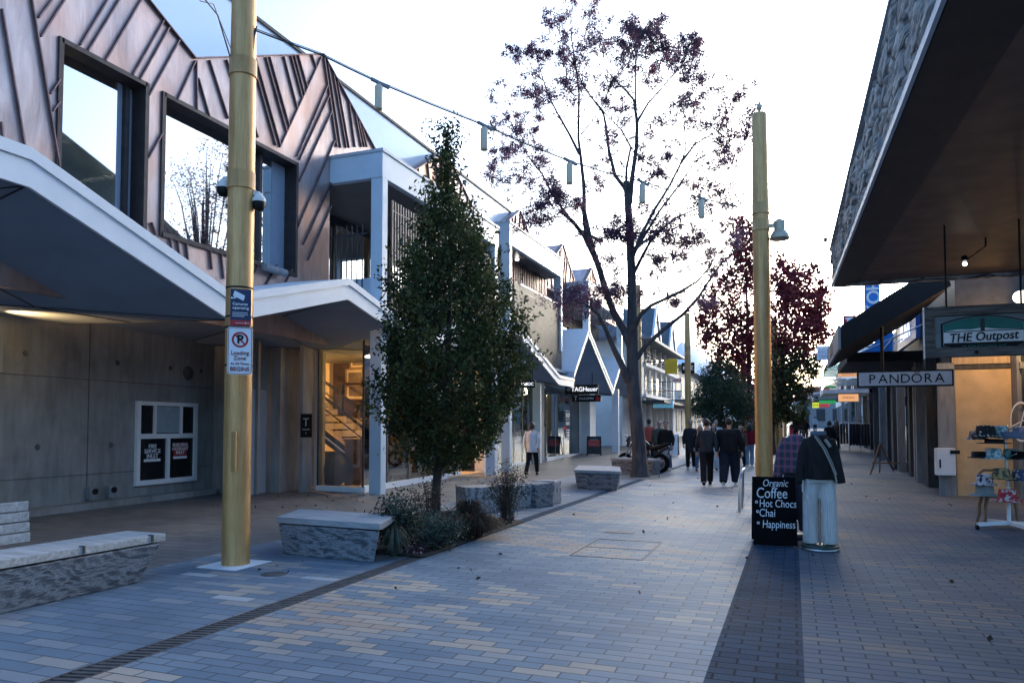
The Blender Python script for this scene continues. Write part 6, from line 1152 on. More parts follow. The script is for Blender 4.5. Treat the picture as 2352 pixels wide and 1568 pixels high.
# cafe tables far down the middle
for k, (px, d) in enumerate(((1664, 40), (1690, 38), (1705, 43))):
    q = gxy(px, d); t = thing('cafe_table', ('small dark cafe table far ahead behind the walking group', 'small dark cafe table beside the bushy tree, nearest the walkers', 'small dark cafe table farthest along the street')[k], 'table', tuple(q), 'cafe tables'); m = MB(); m.lathe(q, [(0, .72), (.36, .72), (.36, .75), (0, .75)], 18); m.build('tabletop', M['grey_post'], t); m = MB(); m.cyl(q, q + Vector((0, 0, .72)), .03); m.lathe(q, [(.25, 0), (.25, .02), (0, .04)], 14); m.build('pedestal', M['char'], t)

# ------------------------------------------------------------------ trees
def tree(name, label, base, stems, crown_fn, mats, lsize, bark, seed, group=None, aspect=.45, droop=.25):
    t = thing(name, label, 'tree', tuple(base), group); m = MB()
    for pts, r in stems: m.tube(pts, r, 9)
    m.build('trunk', bark, t); leaves('crown', crown_fn(), lsize, mats, t, seed, aspect, droop); return t
# columnar hornbeam in the planting bed
tb = G(1001, 1184); nr = np.random.default_rng(5)
PROF = [(.72, .18), (1.0, .75), (1.45, 1.10), (2.1, 1.42), (2.8, 1.42), (3.4, 1.25), (4.0, 1.0), (4.6, .78), (5.1, .50), (5.6, .28), (6.1, .13), (6.7, .02)]
pz, pr = np.array([p[0] for p in PROF]), np.array([p[1] for p in PROF])
def prad(z): return np.interp(z, pz, pr) * .93
def centre(z): s = np.interp(z, [.7, 1.2, 2.5, 4, 5, 6.9], [.03, .20, .27, .24, .18, .16]); return tb.x + rt.x * s, tb.y + rt.y * s
def hornbeam():
    P = []
    w = pr + .05; zz = np.linspace(.8, 6.7, 200); cw_ = prad(zz) ** 1.35 + .06; cw_ /= cw_.sum()
    for k in range(2300):
        z = nr.choice(zz, p=cw_); a = nr.uniform(0, 2 * math.pi); lump = 1 + .14 * math.sin(3 * a + 2.1 * z) + .10 * math.sin(7 * a - 5 * z); rr_ = prad(z) * lump * (1 - .5 * nr.random() ** 2.2); cx_, cy_ = centre(z)
        L = nr.uniform(.22, .5) * (1.0 if nr.random() < .88 else 1.35); out = np.array([math.cos(a), math.sin(a), 0.0]); d = out * nr.uniform(.2, .9) + np.array([0, 0, nr.uniform(.5, 1.0)]) + nr.normal(size=3) * .2; d /= np.linalg.norm(d); st = np.array([cx_, cy_, z - .15]) + out * max(0, rr_ - .22)
        n = int(L * 52)
        P.append(st + d * (np.linspace(0, 1, n)[:, None] ** .9) * L + nr.normal(size=(n, 3)) * .035)
    for cxp, top in ((1085, 450), (1022, 292), (1105, 500), (965, 520)):
        q = at(cxp, top, 13.0); n = 60; P.append(np.array(q)[None, :] - np.linspace(0, 1, n)[:, None] * np.array([0, 0, .75]) + nr.normal(size=(n, 3)) * np.linspace(.012, .07, n)[:, None])
    return np.concatenate(P)
st = [([tb, tb + Vector((.01, 0, .5)), tb + Vector((.06, .02, 1.1)), tb + Vector((.2, .05, 2.5)), tb + Vector((.22, .06, 4.5)), tb + Vector((.18, .05, 6.6))], [.085, .075, .07, .05, .03, .006])]
for k in range(26):
    a = k * 2.4; z = .75 + k * .13; r_ = float(prad(z + .9)) * .85; q0_ = tb + Vector((.03, .01, z)); st.append(([q0_, q0_ + Vector((math.cos(a) * r_ * .5, math.sin(a) * r_ * .5, .45)), q0_ + Vector((math.cos(a) * r_ + .2, math.sin(a) * r_ + .05, 1.1))], [.024, .014, .004]))
tree('hornbeam_tree', 'dark green upright tree with pointed top growing in the planting bed', tb, st, hornbeam, LEAF['green'], .078, M['bark'], 3, aspect=.48, droop=-.1)
# tall ash with sparse purple leaves
bb = Vector((-4.33, 22.15, 0)); DB = 22.2
def q1(x, y, o=0.0): p = at((1100 + x / 2.613) / 1.063, y / 2.613 / 1.063, DB); k = 1 + o / DB; return Vector((0, 0, EYE)) + (p - Vector((0, 0, EYE))) * k
def q2(x, y, o=0.0): p = at((1300 + x / 2.614) / 1.063, (500 + y / 2.614) / 1.063, DB); k = 1 + o / DB; return Vector((0, 0, EYE)) + (p - Vector((0, 0, EYE))) * k
S = []
def stem(f, pts, r0, r1, o1=0.0, o0=0.0):
    n = len(pts); P = [f(x, y, o0 + (o1 - o0) * i / (n - 1)) for i, (x, y) in enumerate(pts)]; S.append((P, [r0 + (r1 - r0) * (i / (n - 1)) ** .8 for i in range(n)])); return P
S.append(([bb, bb + Vector((0, 0, .15)), bb + Vector((-.02, 0, .8)), q2(645, 1150), q2(640, 1000), q2(638, 860), q2(638, 720)], [.32, .26, .22, .20, .19, .18, .165]))
stem(q2, [(638, 720), (632, 450), (622, 200), (610, 20), (598, -150)], .155, .09, -.2); stem(q1, [(1150, 1480), (1140, 1300), (1112, 1200), (1050, 1120), (1010, 960), (990, 800), (975, 720), (890, 610), (835, 520), (790, 420)], .085, .012, 1.0, -.2); stem(q1, [(1142, 1300), (1160, 1120), (1185, 950), (1190, 780), (1170, 640), (1120, 580), (1060, 520), (990, 440)], .085, .010, -1.3, -.2); stem(q1, [(1190, 780), (1260, 660), (1360, 550), (1470, 420)], .04, .008, -2.2, -1.0); stem(q1, [(1120, 1240), (1122, 1080), (1150, 940), (1090, 830), (1000, 740), (900, 620)], .05, .010, .6, -.2); stem(q1, [(1185, 800), (1180, 600), (1180, 430), (1200, 260), (1270, 130)], .035, .006, -1.8, -1.0)
stem(q2, [(625, 900), (580, 790), (520, 690), (470, 560), (430, 420), (380, 280), (345, 120), (320, 0)], .13, .075, .8, 0); stem(q1, [(880, 1568), (855, 1420), (850, 1180), (830, 1000), (815, 880), (820, 600), (800, 430), (770, 240), (765, 60)], .085, .008, 2.0, .8); stem(q1, [(820, 980), (760, 860), (680, 720), (620, 600), (570, 440), (545, 330)], .05, .008, 2.8, 1.2); stem(q1, [(830, 860), (900, 780), (980, 660), (1010, 560)], .025, .006, .6, 1.4); stem(q1, [(740, 560), (735, 400), (710, 260)], .02, .005, 1.8, 2.0); stem(q1, [(700, 760), (610, 690), (560, 640), (500, 600)], .02, .005, 2.6, 2.0)
stem(q2, [(440, 430), (330, 200), (260, 110), (180, 40)], .08, .055, 1.6, .9); stem(q1, [(960, 1540), (830, 1470), (740, 1370), (650, 1240), (590, 1120), (520, 1030), (430, 900), (400, 800)], .06, .008, 3.0, 1.4); stem(q1, [(520, 1030), (440, 1040), (340, 1045)], .015, .005, 3.2, 2.6)
stem(q2, [(612, 1130), (570, 1020), (520, 920), (470, 800), (420, 700), (360, 650)], .13, .03, -.6, 0); stem(q2, [(645, 1010), (720, 900), (820, 810), (960, 700), (1060, 590), (1130, 480), (1200, 380), (1300, 290)], .085, .02, -1.5, 0); stem(q2, [(650, 790), (690, 700), (760, 640), (870, 590), (960, 545), (1050, 490), (1130, 400), (1180, 300)], .075, .015, -2.6, -.3); stem(q2, [(865, 590), (850, 490), (800, 380), (750, 320)], .025, .008, -1.4, -1.6); stem(q2, [(640, 450), (700, 330), (760, 220), (900, 90), (1060, 20)], .06, .02, -1.2, -.1)
stem(q1, [(1155, 1660), (1205, 1520), (1300, 1340), (1400, 1180), (1470, 1040), (1500, 960), (1490, 800), (1520, 640)], .065, .007, -1.8, -.6); stem(q1, [(1470, 1040), (1560, 920), (1680, 850), (1790, 780)], .035, .006, -2.6, -1.6); stem(q1, [(1180, 1600), (1330, 1350), (1460, 1180), (1560, 1030), (1680, 960), (1780, 900)], .045, .006, -.4, -.8); stem(q1, [(1200, 1570), (1400, 1420), (1530, 1370), (1650, 1300), (1820, 1240)], .03, .005, -.6, -.8)
CL1 = "770,30,25 790,120,45 690,120,40 650,190,40 740,200,40 800,260,50 900,170,50 990,190,45 930,280,70 870,320,60 960,350,60 850,390,50 530,240,20 590,260,40 620,320,55 660,300,30 430,350,45 410,400,25 490,360,40 680,450,60 720,440,40 440,520,50 490,510,40 560,520,30 520,600,45 570,630,40 580,690,35 700,570,50 780,560,70 800,600,60 830,510,40 290,650,40 340,720,50 230,760,35 380,740,30 490,790,50 450,850,35 530,780,30 300,890,45 330,950,35 280,1030,40 270,1090,35 350,920,30 400,980,30 540,1020,50 590,1000,40 580,890,40 440,1100,50 400,1140,45 330,1170,40 490,1100,35 480,1250,45 570,1180,50 590,1240,45 660,1230,40 690,1280,40 640,1320,45 760,1290,50 790,1330,35 540,1380,45 520,1440,40 590,1430,40 1170,140,35 1200,190,40 1250,110,40 1300,150,45 1350,160,40 1390,190,35 1080,210,30 1120,220,35 1210,230,40 1260,220,40 1130,310,60 1180,330,50 1080,290,30 1380,280,30 1290,360,45 1350,350,35 1060,420,55 1140,420,50 1210,450,60 1270,460,40 1320,420,40 1080,510,50 1010,560,40 1060,530,40 1400,400,40 1450,390,45 1500,390,45 1540,290,45 1510,300,25 1590,400,45 1560,430,30 1600,490,45 1540,530,45 1450,510,40 1610,570,35 1480,360,30 1070,720,45 1090,700,30 1350,740,50 1400,720,50 1430,760,40 1520,640,40 1640,680,60 1650,750,55 1590,720,40 1740,610,40 1800,630,30 1880,580,45 1850,600,25 1780,760,60 1800,820,60 1840,860,40 1850,930,40 1700,910,65 1760,920,55 1660,880,50 1770,980,50 1750,1060,45 1700,1040,35 1430,890,35 1250,940,45 1230,990,35 1350,1020,45 1380,1030,25 970,880,45 1000,960,45 1010,1040,45 960,1130,45 960,1190,40 1580,1090,40 1620,1110,35 1560,1170,40 1360,1140,45 1300,1130,30 1700,1220,45 1760,1190,50 1800,1230,55 1860,1260,45 1700,1300,50 1590,1320,45 1520,1350,35 1830,1380,50 1820,1440,40 1250,1400,60 1320,1420,70 1380,1420,60 1450,1500,50 1100,1430,40 1200,1480,45 980,1510,40 1050,1530,35 1590,1540,40 1530,1560,35 870,1540,35"
CL2 = "40,110,60 80,60,50 130,30,40 30,60,40 590,130,45 700,80,50 740,140,60 800,110,60 850,90,50 880,150,50 900,200,55 850,260,60 800,230,45 960,240,55 1040,290,55 1000,300,45 870,330,45 510,440,50 550,470,40 500,240,40 480,200,30 730,540,40 760,400,45 820,400,40 520,320,40 540,270,30 560,560,40 200,580,60 260,560,60 320,590,60 260,640,50 380,610,60 440,590,50 330,650,55 420,560,40 210,540,40 520,590,45 1050,660,40 1080,630,40 920,600,40 900,640,30 1160,360,45 1100,420,40 1220,250,40 1280,250,40"
tips = []; allp = np.array([list(p) for P, r in S for a, b in zip(P, P[1:]) for p in (a, a.lerp(b, .5), b)])
brnd = random.Random(4); bn_ = np.random.default_rng(8); AC = []
for txt, f in ((CL1, q1), (CL2, q2)):
    for w in txt.split():
        x, y, r_ = map(float, w.split(',')); base = f(x, y); dd_ = np.linalg.norm(allp - np.array(base)[None, :], axis=1); near = allp[dd_.argmin()]; off = (Vector(near) - Vector((0, 0, EYE))).length / max(.1, (base - Vector((0, 0, EYE))).length)
        # the cluster takes the depth of the limb that carries it, give or take a metre
        c = Vector((0, 0, EYE)) + (base - Vector((0, 0, EYE))) * off; c += (fw * brnd.uniform(-1.1, 1.1)); rad = r_ / 2.613 / 1.063 * DB / F
        near = Vector(allp[np.linalg.norm(allp - np.array(c)[None, :], axis=1).argmin()]); mid = near.lerp(c, .55) + Vector((brnd.uniform(-.1, .1), brnd.uniform(-.1, .1), -.12)); S.append(([near, mid, c, c + (c - mid).normalized() * rad * .6], [.014, .010, .006, .003]))
        for q_ in range(5):
            cc_ = c + Vector((brnd.gauss(0, 1), brnd.gauss(0, 1), brnd.gauss(0, .8))) * rad * 1.15; S.append(([mid.lerp(c, .5), cc_], [.005, .002]))
            for k in range(7):
                d = Vector((brnd.gauss(0, 1), brnd.gauss(0, 1), brnd.gauss(.15, .7))).normalized(); ln = brnd.uniform(.5, 1.35); n = int(4 + 9 * ln)
                if k < 2: S.append(([cc_, cc_ + d * rad * ln], [.003, .0015]))
                AC.append(np.array(cc_)[None, :] + np.array(d)[None, :] * np.linspace(.1, ln, n)[:, None] * rad + bn_.normal(size=(n, 3)) * (.03 + rad * .08))
for k in range(420):                                       # bare fine twigs off the upper limbs
    P_, r_ = S[1 + brnd.randrange(22)]; i_ = brnd.randrange(len(P_) // 2, len(P_)) ; o = P_[i_].lerp(P_[i_ - 1], brnd.random()); dr_ = (P_[i_] - P_[i_ - 1]).normalized(); d = (dr_ * .8 + Vector((brnd.gauss(0, .6), brnd.gauss(0, .6), brnd.uniform(0, .5)))).normalized(); L = brnd.uniform(.4, 1.2); S.append(([o, o + d * L * .5 + Vector((0, 0, .03)), o + d * L], [.007, .005, .002]))
    n = 7; AC.append(np.array(o + d * L)[None, :] + bn_.normal(size=(n, 3)) * .10)
tree('ash_tree', 'tall spreading tree with bare grey limbs and sparse purple leaves above the street', bb, S, lambda: np.concatenate(AC), LEAF['purple'], .088, M['bark_pale'], 9, aspect=.32)
# bare twigs: fine sprays along the limbs
# red liquidambars, evergreen
def blobs(spec, dist, per, spread=1.0, seed=1, dep=1.6):
    g = np.random.default_rng(seed); P = []
    for (px, py, r_) in spec:
        rad = r_ * dist / F; c = np.array(at(px, py, dist)); n = int(per * (r_ / 50) ** 2); sub = max(8, n // 45)
        for _ in range(sub):
            d = g.normal(size=3); d /= np.linalg.norm(d); cc = c + d * rad * (g.random() ** .45) * np.array([1, dep, 1]); P.append(cc + g.normal(size=(n // sub, 3)) * rad * .20)
    return np.concatenate(P)
RED1 = [(1800, 612, 28), (1812, 650, 45), (1838, 690, 52), (1868, 655, 30), (1866, 618, 18), (1878, 690, 30), (1862, 740, 48), (1800, 700, 45), (1800, 760, 50), (1835, 790, 48), (1795, 650, 40), (1875, 725, 25), (1885, 745, 18)]
GRN1 = [(1800, 825, 50), (1845, 845, 40), (1875, 832, 22), (1805, 880, 48), (1800, 930, 50), (1840, 900, 30), (1780, 950, 40), (1825, 950, 26)]
RED2 = [(1700, 520, 38), (1722, 560, 42), (1690, 590, 40), (1735, 610, 48), (1665, 640, 40), (1720, 660, 55), (1640, 690, 36), (1685, 720, 50), (1735, 740, 50), (1650, 770, 46), (1700, 790, 55), (1625, 740, 30), (1720, 850, 50), (1680, 840, 40), (1700, 900, 42), (1720, 940, 40), (1660, 800, 40), (1612, 715, 20), (1740, 800, 40)]
b1 = gxy(1778, 37); b1.z = gz(b1.y); T1_ = lambda px, py, d=37: at(px, py, d)
t = thing('red_maple', 'big tree with deep red leaves and green lower leaves on the right of the street', 'tree', tuple(b1), 'red trees'); m = MB(); m.tube([b1, T1_(1776, 1000), T1_(1780, 955), T1_(1812, 915), T1_(1835, 885)], [.17, .14, .12, .09, .05], 9); m.tube([T1_(1778, 975), T1_(1795, 880), T1_(1802, 780), T1_(1815, 640)], [.11, .09, .06, .02], 8); m.tube([T1_(1800, 820), T1_(1840, 740), T1_(1868, 650)], [.05, .035, .01], 7); m.tube([T1_(1790, 860), T1_(1750, 780), T1_(1760, 700)], [.05, .03, .01], 7); m.build('trunk', M['bark'], t)
leaves('crown', blobs(RED1, 37, 1050, seed=2), .17, LEAF['red'], t, 4, .75); leaves('lower_crown', blobs(GRN1, 37, 1100, seed=3), .16, LEAF['redgreen'], t, 5, .75)
b2 = gxy(1722, 42); t = thing('red_maple', 'darker red tree behind the near right hand gold pole', 'tree', tuple(b2), 'red trees'); T2_ = lambda px, py: at(px, py, 42); m = MB(); m.tube([b2, T2_(1722, 950), T2_(1720, 820), T2_(1715, 680), T2_(1712, 540)], [.2, .16, .12, .07, .02], 9); [m.tube([T2_(1720, 850 - k * 50), T2_(1720 + s * 40, 800 - k * 55), T2_(1720 + s * 85, 740 - k * 40)], [.05, .035, .01], 7) for k in range(3) for s in (-1, .5)]; m.build('trunk', M['bark'], t); leaves('crown', blobs(RED2, 42, 900, seed=6), .18, LEAF['red'][:2] + [LEAF['redgreen'][2]], t, 7, .75)
EV = [(1650, 860, 36), (1625, 885, 40), (1675, 885, 42), (1612, 920, 38), (1650, 915, 50), (1690, 920, 44), (1625, 950, 40), (1665, 955, 46), (1700, 955, 38), (1720, 930, 30), (1650, 840, 22)]
b3 = gxy(1655, 38); t = thing('evergreen_tree', 'rounded bushy grey green tree in the middle distance', 'tree', tuple(b3)); m = MB(); m.tube([b3, b3 + Vector((0, 0, 1.2)), b3 + Vector((0.1, 0, 3))], [.12, .1, .03], 8); m.build('trunk', M['bark'], t); leaves('crown', blobs(EV, 38, 2400, seed=11), .13, LEAF['ever'], t, 12, .4)
for px, py, d, r_, lab, lf in ((1848, 925, 75, 26, 'small dark tree far along the right side of the street', 'ever'), (1732, 960, 58, 26, 'low olive tree far behind the walkers', 'redgreen')):
    b4 = gxy(px, d); t = thing('far_tree', lab, 'tree', tuple(b4)); m = MB(); m.tube([b4, at(px, py, d)], [.12, .05], 7); m.build('trunk', M['bark'], t); leaves('crown', blobs([(px, py, r_), (px + 4, py - r_ * .9, r_ * .7), (px - 3, py + r_ * .7, r_ * .7)], d, 1500, seed=int(px)), .22, LEAF[lf], t, int(px), .5)
for px, py, d, r_ in ((1838, 938, 105, 15), (1866, 944, 118, 13), (1760, 945, 100, 18)):
    b4 = gxy(px, d); t = thing('far_tree', {1838: 'tiny distant tree at the end of the street, left one', 1866: 'tiny distant tree at the end of the street, right one', 1760: 'distant tree glimpsed past the near gold pole'}[px], 'tree', tuple(b4)); m = MB(); m.tube([b4, at(px, py, d)], [.14, .06], 7); m.build('trunk', M['bark'], t); leaves('crown', blobs([(px, py, r_), (px + 5, py - r_, r_ * .7), (px - 6, py + r_ * .5, r_ * .8), (px + 8, py + r_ * .6, r_ * .7)], d, 2600, seed=int(px)), .34, LEAF['ever'], t, int(px), .5)
# a tree across the street that the wide upper window mirrors
b5 = Vector((9.9, 32, 0)); t = thing('roof_tree', 'slender tree over the shop roofs, mirrored in the wide upper window', 'tree', tuple(b5)); m = MB(); g5 = random.Random(6); C5 = []; gg = np.random.default_rng(6)
for k in range(34):
    a = g5.uniform(0, 6.28); r5 = g5.uniform(.4, 3.6); z = g5.uniform(7, 17); c5 = b5 + Vector((math.cos(a) * r5, math.sin(a) * r5, z)); m.tube([b5 + Vector((0, 0, z * .45)), b5.lerp(c5, .7) + Vector((0, 0, z * .2)), c5], [.06, .04, .012], 6); C5.append(np.array(c5)[None, :] + gg.normal(size=(110, 3)) * .42)
m.tube([b5, b5 + Vector((0, 0, 5)), b5 + Vector((.3, 0, 14))], [.25, .2, .05], 8); m.build('trunk', M['bark'], t); leaves('crown', np.concatenate(C5), .16, LEAF['purple'], t, 66, .4)
# planting bed
def shrub(name, lab, px, py, h, rad, mats, n, size, seed, wisp=False, grass=False, stems=14):
    b = G(px, py); b.z = .025; t = thing(name, lab, 'shrub', tuple(b)); g = np.random.default_rng(seed); m = MB(); P = []
    for k in range(stems):
        a = g.uniform(0, 2 * math.pi); rr_ = rad * g.random() ** .5; tip = b + Vector((math.cos(a) * rr_, math.sin(a) * rr_, h * g.uniform(.65, 1.05) * (1 - .35 * (rr_ / rad) ** 2))); mid = b.lerp(tip, .5) + Vector((0, 0, h * .1)); m.tube([b + Vector((math.cos(a) * .05, math.sin(a) * .05, 0)), mid, tip], [.006, .005, .002], 5)
        nn = n // stems; tt = g.random(nn) ** (.55 if wisp else .4); P.append(np.array(b)[None, :] * (1 - tt[:, None]) + np.array(tip)[None, :] * tt[:, None] + g.normal(size=(nn, 3)) * (rad * (.14 if wisp else .20)))
    m.build('stems', M['bark'], t); c = np.concatenate(P); c[:, 2] = np.maximum(c[:, 2], .03); leaves('foliage', c, size, mats, t, seed + 1, .35 if wisp else .5, -.2 if grass else 0.0)
def tussock(lab, px, py, h, rad, mats, n, seed):
    b = G(px, py); b.z = .025; t = thing('grass_tussock', lab, 'plant', tuple(b)); g = random.Random(seed); m = MB()
    for k in range(n):
        a = g.uniform(0, 2 * math.pi); L = rad * g.uniform(.5, 1.15); hh = h * g.uniform(.6, 1.1); d = Vector((math.cos(a), math.sin(a), 0)); s = Vector((-d.y, d.x, 0)) * .004; p0 = b + d * .04; p1_ = b + d * L * .45 + Vector((0, 0, hh)); p2 = b + d * L * .85 + Vector((0, 0, hh * .75)); p3 = b + d * L * 1.1 + Vector((0, 0, max(.02, hh * .25)))
        m.add([p0 - s, p0 + s, p1_ + s, p1_ - s, p2 + s * .7, p2 - s * .7, p3], [(0, 1, 2, 3), (3, 2, 4, 5), (5, 4, 6)], k % len(mats))
    m.build('blades', mats, t)
shrub('bushy_shrub', 'dense green shrub at the bench end of the planting bed', 912, 1262, .62, .34, LEAF['shrub'], 2600, .045, 21, stems=26)
shrub('bushy_shrub', 'low grey green shrub in front of the tree trunk in the bed', 1003, 1262, .42, .36, [LEAF['shrub'][1], LEAF['shrub'][0]], 2200, .04, 22, stems=26)
shrub('bushy_shrub', 'brownish leggy shrub just behind the dark tree trunk in the bed', 985, 1205, .78, .34, LEAF['brown'], 1500, .035, 23, True)
shrub('bushy_shrub', 'tall wispy dark shrub at the far corner of the bed', 1166, 1206, .98, .36, [LEAF['shrub'][2], LEAF['brown'][2], LEAF['brown'][1]], 3200, .036, 24, True, stems=34)
tussock('arching bronze grass tussock near the kerb of the bed', 1098, 1238, .30, .42, LEAF['brown'][:2], 420, 31); tussock('bronze grass tussock behind the arching one in the bed', 1078, 1206, .34, .40, LEAF['brown'][:2], 360, 32); tussock('khaki grass tussock beside the short stone bench', 905, 1282, .32, .26, [LEAF['brown'][2], LEAF['shrub'][1]], 160, 33)
t = thing('ground_cover', 'low mixed green and pink ground cover along the bed edge', 'ground cover', (-4.6, 8.6, .02)); t['kind'] = 'stuff'; g = np.random.default_rng(40); n = 2600; yv = g.uniform(7.75, 10.6, n); xv = -4.02 - np.abs(g.normal(size=n)) * .38; xv = np.maximum(xv, -5.6); leaves('low_leaves', np.stack([xv, yv, .03 + g.random(n) * .09], 1), .05, [LEAF['shrub'][0], LEAF['shrub'][2], LEAF['red'][1]], t, 41, .5, -.3, 'stuff'); n = 140; leaves('pink_petals', np.stack([-4.05 - g.random(n) * .35, g.uniform(7.7, 8.3, n), .04 + g.random(n) * .07], 1), .04, [plain('pink petal', (.35, .16, .2), .6)], t, 42, .7, 0, 'stuff')
# fallen leaves
t = thing('fallen_leaves', 'scattered dry fallen leaves on the paving', 'leaves', (-6, 12, 0)); t['kind'] = 'stuff'; g = np.random.default_rng(50); n = 420
xv = np.where(g.random(n) < .45, g.uniform(-10.4, -6.6, n), g.uniform(-6, 2.8, n)); yv = np.where(xv < -6.5, g.uniform(11, 19, n), g.uniform(6, 28, n)); leaves('leaf_litter', np.stack([xv, yv, np.full(n, .008)], 1), .05, LEAF['brown'] + [LEAF['red'][1]], t, 51, .6, .05, 'stuff')
# ------------------------------------------------------------------ people
SK = M['skin']
def person(label, px, dist, face, h, top, bot, shoe=(.02, .02, .02), hair='short', stride=.0, sleeves='long', toplen=.50, build_=1.0, skirt=False, wide=0.0, cap=None, arm=0.0, bag=None, fpy=None, haircol=None, head_tilt=0.0, vox=.016, hold=False):
    """face: heading in degrees from +Y (0 = walking away from the camera)"""
    q = gxy(px, dist)
    if fpy: q2_ = G(px, fpy); q = Vector((q2_.x, q2_.y, gz(q2_.y)))
    t = thing('person', label, 'person', tuple(q), 'people in the street'); a = R(face); fwd = Vector((-math.sin(a), math.cos(a), 0)); sd = Vector((fwd.y, -fwd.x, 0)); k = h
    P = lambda s, f, z: q + sd * s * k + fwd * f * k + Vector((0, 0, z * k)); w = build_
    hipz, kz, az = .515, .285, .045
    stride *= 1.5
    legs = []
    for s in (-1, 1):
        ph = stride * s; lift = max(0, -ph) * .18
        hip = (s * .052 * w, .0, hipz); knee = (s * .052 * w, ph * .42 + (.025 if ph < 0 else 0.03), kz + lift * .15); ank = (s * .052 * w, ph * .95 - (.04 if ph < 0 else 0), az + lift * .55); legs.append((hip, knee, ank, lift))
    # body: head, neck, torso, legs and arms grown into one surface
    m = MB(); hd = P(0, .012 + head_tilt * .02, .932 - head_tilt * .008); m.ball(hd, (.043 * k, .052 * k, .066 * k), 16, 12, 0, (sd, fwd, Vector((0, 0, 1)))); m.ball(P(0, .030, .905), (.030 * k, .032 * k, .032 * k), 12, 8, 0, (sd, fwd, Vector((0, 0, 1)))); m.tube([P(0, -.004, .80), P(0, .004, .89)], [.033 * k, .030 * k], 10)
    m.tube([P(0, .060, .938), P(0, .068, .915), P(0, .062, .908)], [.006 * k, .010 * k, .008 * k], 8)
    for s in (-1, 1): m.ball(P(s * .044, .004, .925), (.006 * k, .012 * k, .018 * k), 8, 6, 0, (sd, fwd, Vector((0, 0, 1))))
    m.tube([P(0, 0, .50), P(0, 0, .60), P(0, .005, .72), P(0, 0, .80)], [.056 * k * w, .052 * k * w, .058 * k * w, .04 * k], 14)
    for hip, knee, ank, l_ in legs: m.tube([P(*hip), P(*knee), P(*ank)], [.048 * k, .034 * k, .022 * k], 10)
    arms = []
    for s in (-1, 1):
        sw = -stride * s * .55 + arm * (1 if s > 0 else 0); sh = (s * .105 * w, 0, .800); el = (s * (.128 * w + .012), sw * .35 - .012, .635); wr = (s * (.128 * w + .010), sw * .9 + .025, .490 + abs(sw) * .08)
        if hold and s > 0: el = (s * .135 * w, .0, .64); wr = (s * .06, .12, .66)
        arms.append((sh, el, wr)); m.tube([P(*sh), P(*el), P(*wr)], [.030 * k, .024 * k, .016 * k], 9)
    body = fused(m, vox * .8, 'body', SK, t, 1)
    # hands: palm, four fingers and a thumb
    m = MB()
    for (sh, el, wr), s in zip(arms, (-1, 1)):
        d = unit(P(*wr) - P(*el)); c = P(*wr); n_ = unit(sd * s); f_ = unit(d.cross(n_)); m.tube([c, c + d * .025 * k, c + d * .052 * k], [.014 * k, .022 * k, .020 * k], 8)
        for j, L in enumerate((.036, .042, .039, .030)): o = c + d * .048 * k + f_ * ((j - 1.5) * .0105 * k); m.tube([o, o + d * L * .5 * k, o + d * L * .85 * k - n_ * .012 * k], [.0058 * k, .0055 * k, .0042 * k], 6)
        o = c + d * .018 * k - f_ * .018 * k * (1 if fwd.dot(f_) < 0 else -1); m.tube([o, o + d * .022 * k - f_ * .014 * k * (1 if fwd.dot(f_) < 0 else -1), o + d * .042 * k - f_ * .016 * k * (1 if fwd.dot(f_) < 0 else -1)], [.0075 * k, .0065 * k, .005 * k], 6)
    me = body.data; hm = bpy.data.meshes.new('h'); org = ORG[t.name]; hm.from_pydata([v - org for v in m.v], [], m.f)
    import bmesh
    bm = bmesh.new(); bm.from_mesh(me); bm.from_mesh(hm); bm.to_mesh(me); bm.free(); bpy.data.meshes.remove(hm); me.polygons.foreach_set('use_smooth', [True] * len(me.polygons))
    # face
    m = MB()
    for s in (-1, 1): m.ball(P(s * .018, .0595, .940), (.0065 * k, .004 * k, .004 * k), 8, 6, 0, (sd, fwd, Vector((0, 0, 1)))); m.bar(P(s * .010, .0615, .952), P(s * .028, .0575, .953), .004 * k, .003 * k)
    m.bar(P(-.013, .0615, .893), P(.013, .0615, .893), .004 * k, .005 * k); m.build('face_features', M['hair'], t)
    # hair
    m = MB(); hc = haircol or M['hair']; ax = (sd, fwd, Vector((0, 0, 1)))
    m.ball(P(0, -.008 + head_tilt * .02, .945), (.048 * k, .056 * k, .060 * k), 16, 10, 0, ax)
    if hair == 'long': m.tube([P(0, -.030, .96), P(0, -.045, .88), P(0, -.050, .80)], [.048 * k, .056 * k, .042 * k], 12); [m.tube([P(s * .035, .0, .95), P(s * .046, -.008, .87), P(s * .045, -.015, .80)], [.02 * k, .022 * k, .015 * k], 8) for s in (-1, 1)]
    elif hair == 'bob': m.tube([P(0, -.026, .95), P(0, -.032, .87)], [.05 * k, .056 * k], 12); [m.tube([P(s * .036, .0, .95), P(s * .045, .0, .875)], [.022 * k, .020 * k], 8) for s in (-1, 1)]
    for i in range(len(m.v)):                    # keep the face clear
        v = m.v[i] - q; f = v.dot(fwd) / k; z = v.z / k
        if f > .012 and z < .955: m.v[i] -= fwd * (f - .012) * k
    fused(m, vox * .75, 'hair', hc, t, 1)
    if cap: m = MB(); m.lathe(P(0, -.004, .952), [(.052 * k, 0), (.052 * k, .012 * k), (.046 * k, .036 * k), (.025 * k, .052 * k), (0, .056 * k)], 18); m.prism([P(-.035, .04, .955), P(.035, .04, .955), P(.028, .10, .948), P(-.028, .10, .948)], (0, 0, .004 * k)); m.build('cap', cap, t)
    # trousers
    m = MB(); hw_ = .006 + wide
    m.tube([P(0, 0, hipz - .03), P(0, 0, .575)], [.083 * k * w, .076 * k * w], 14)
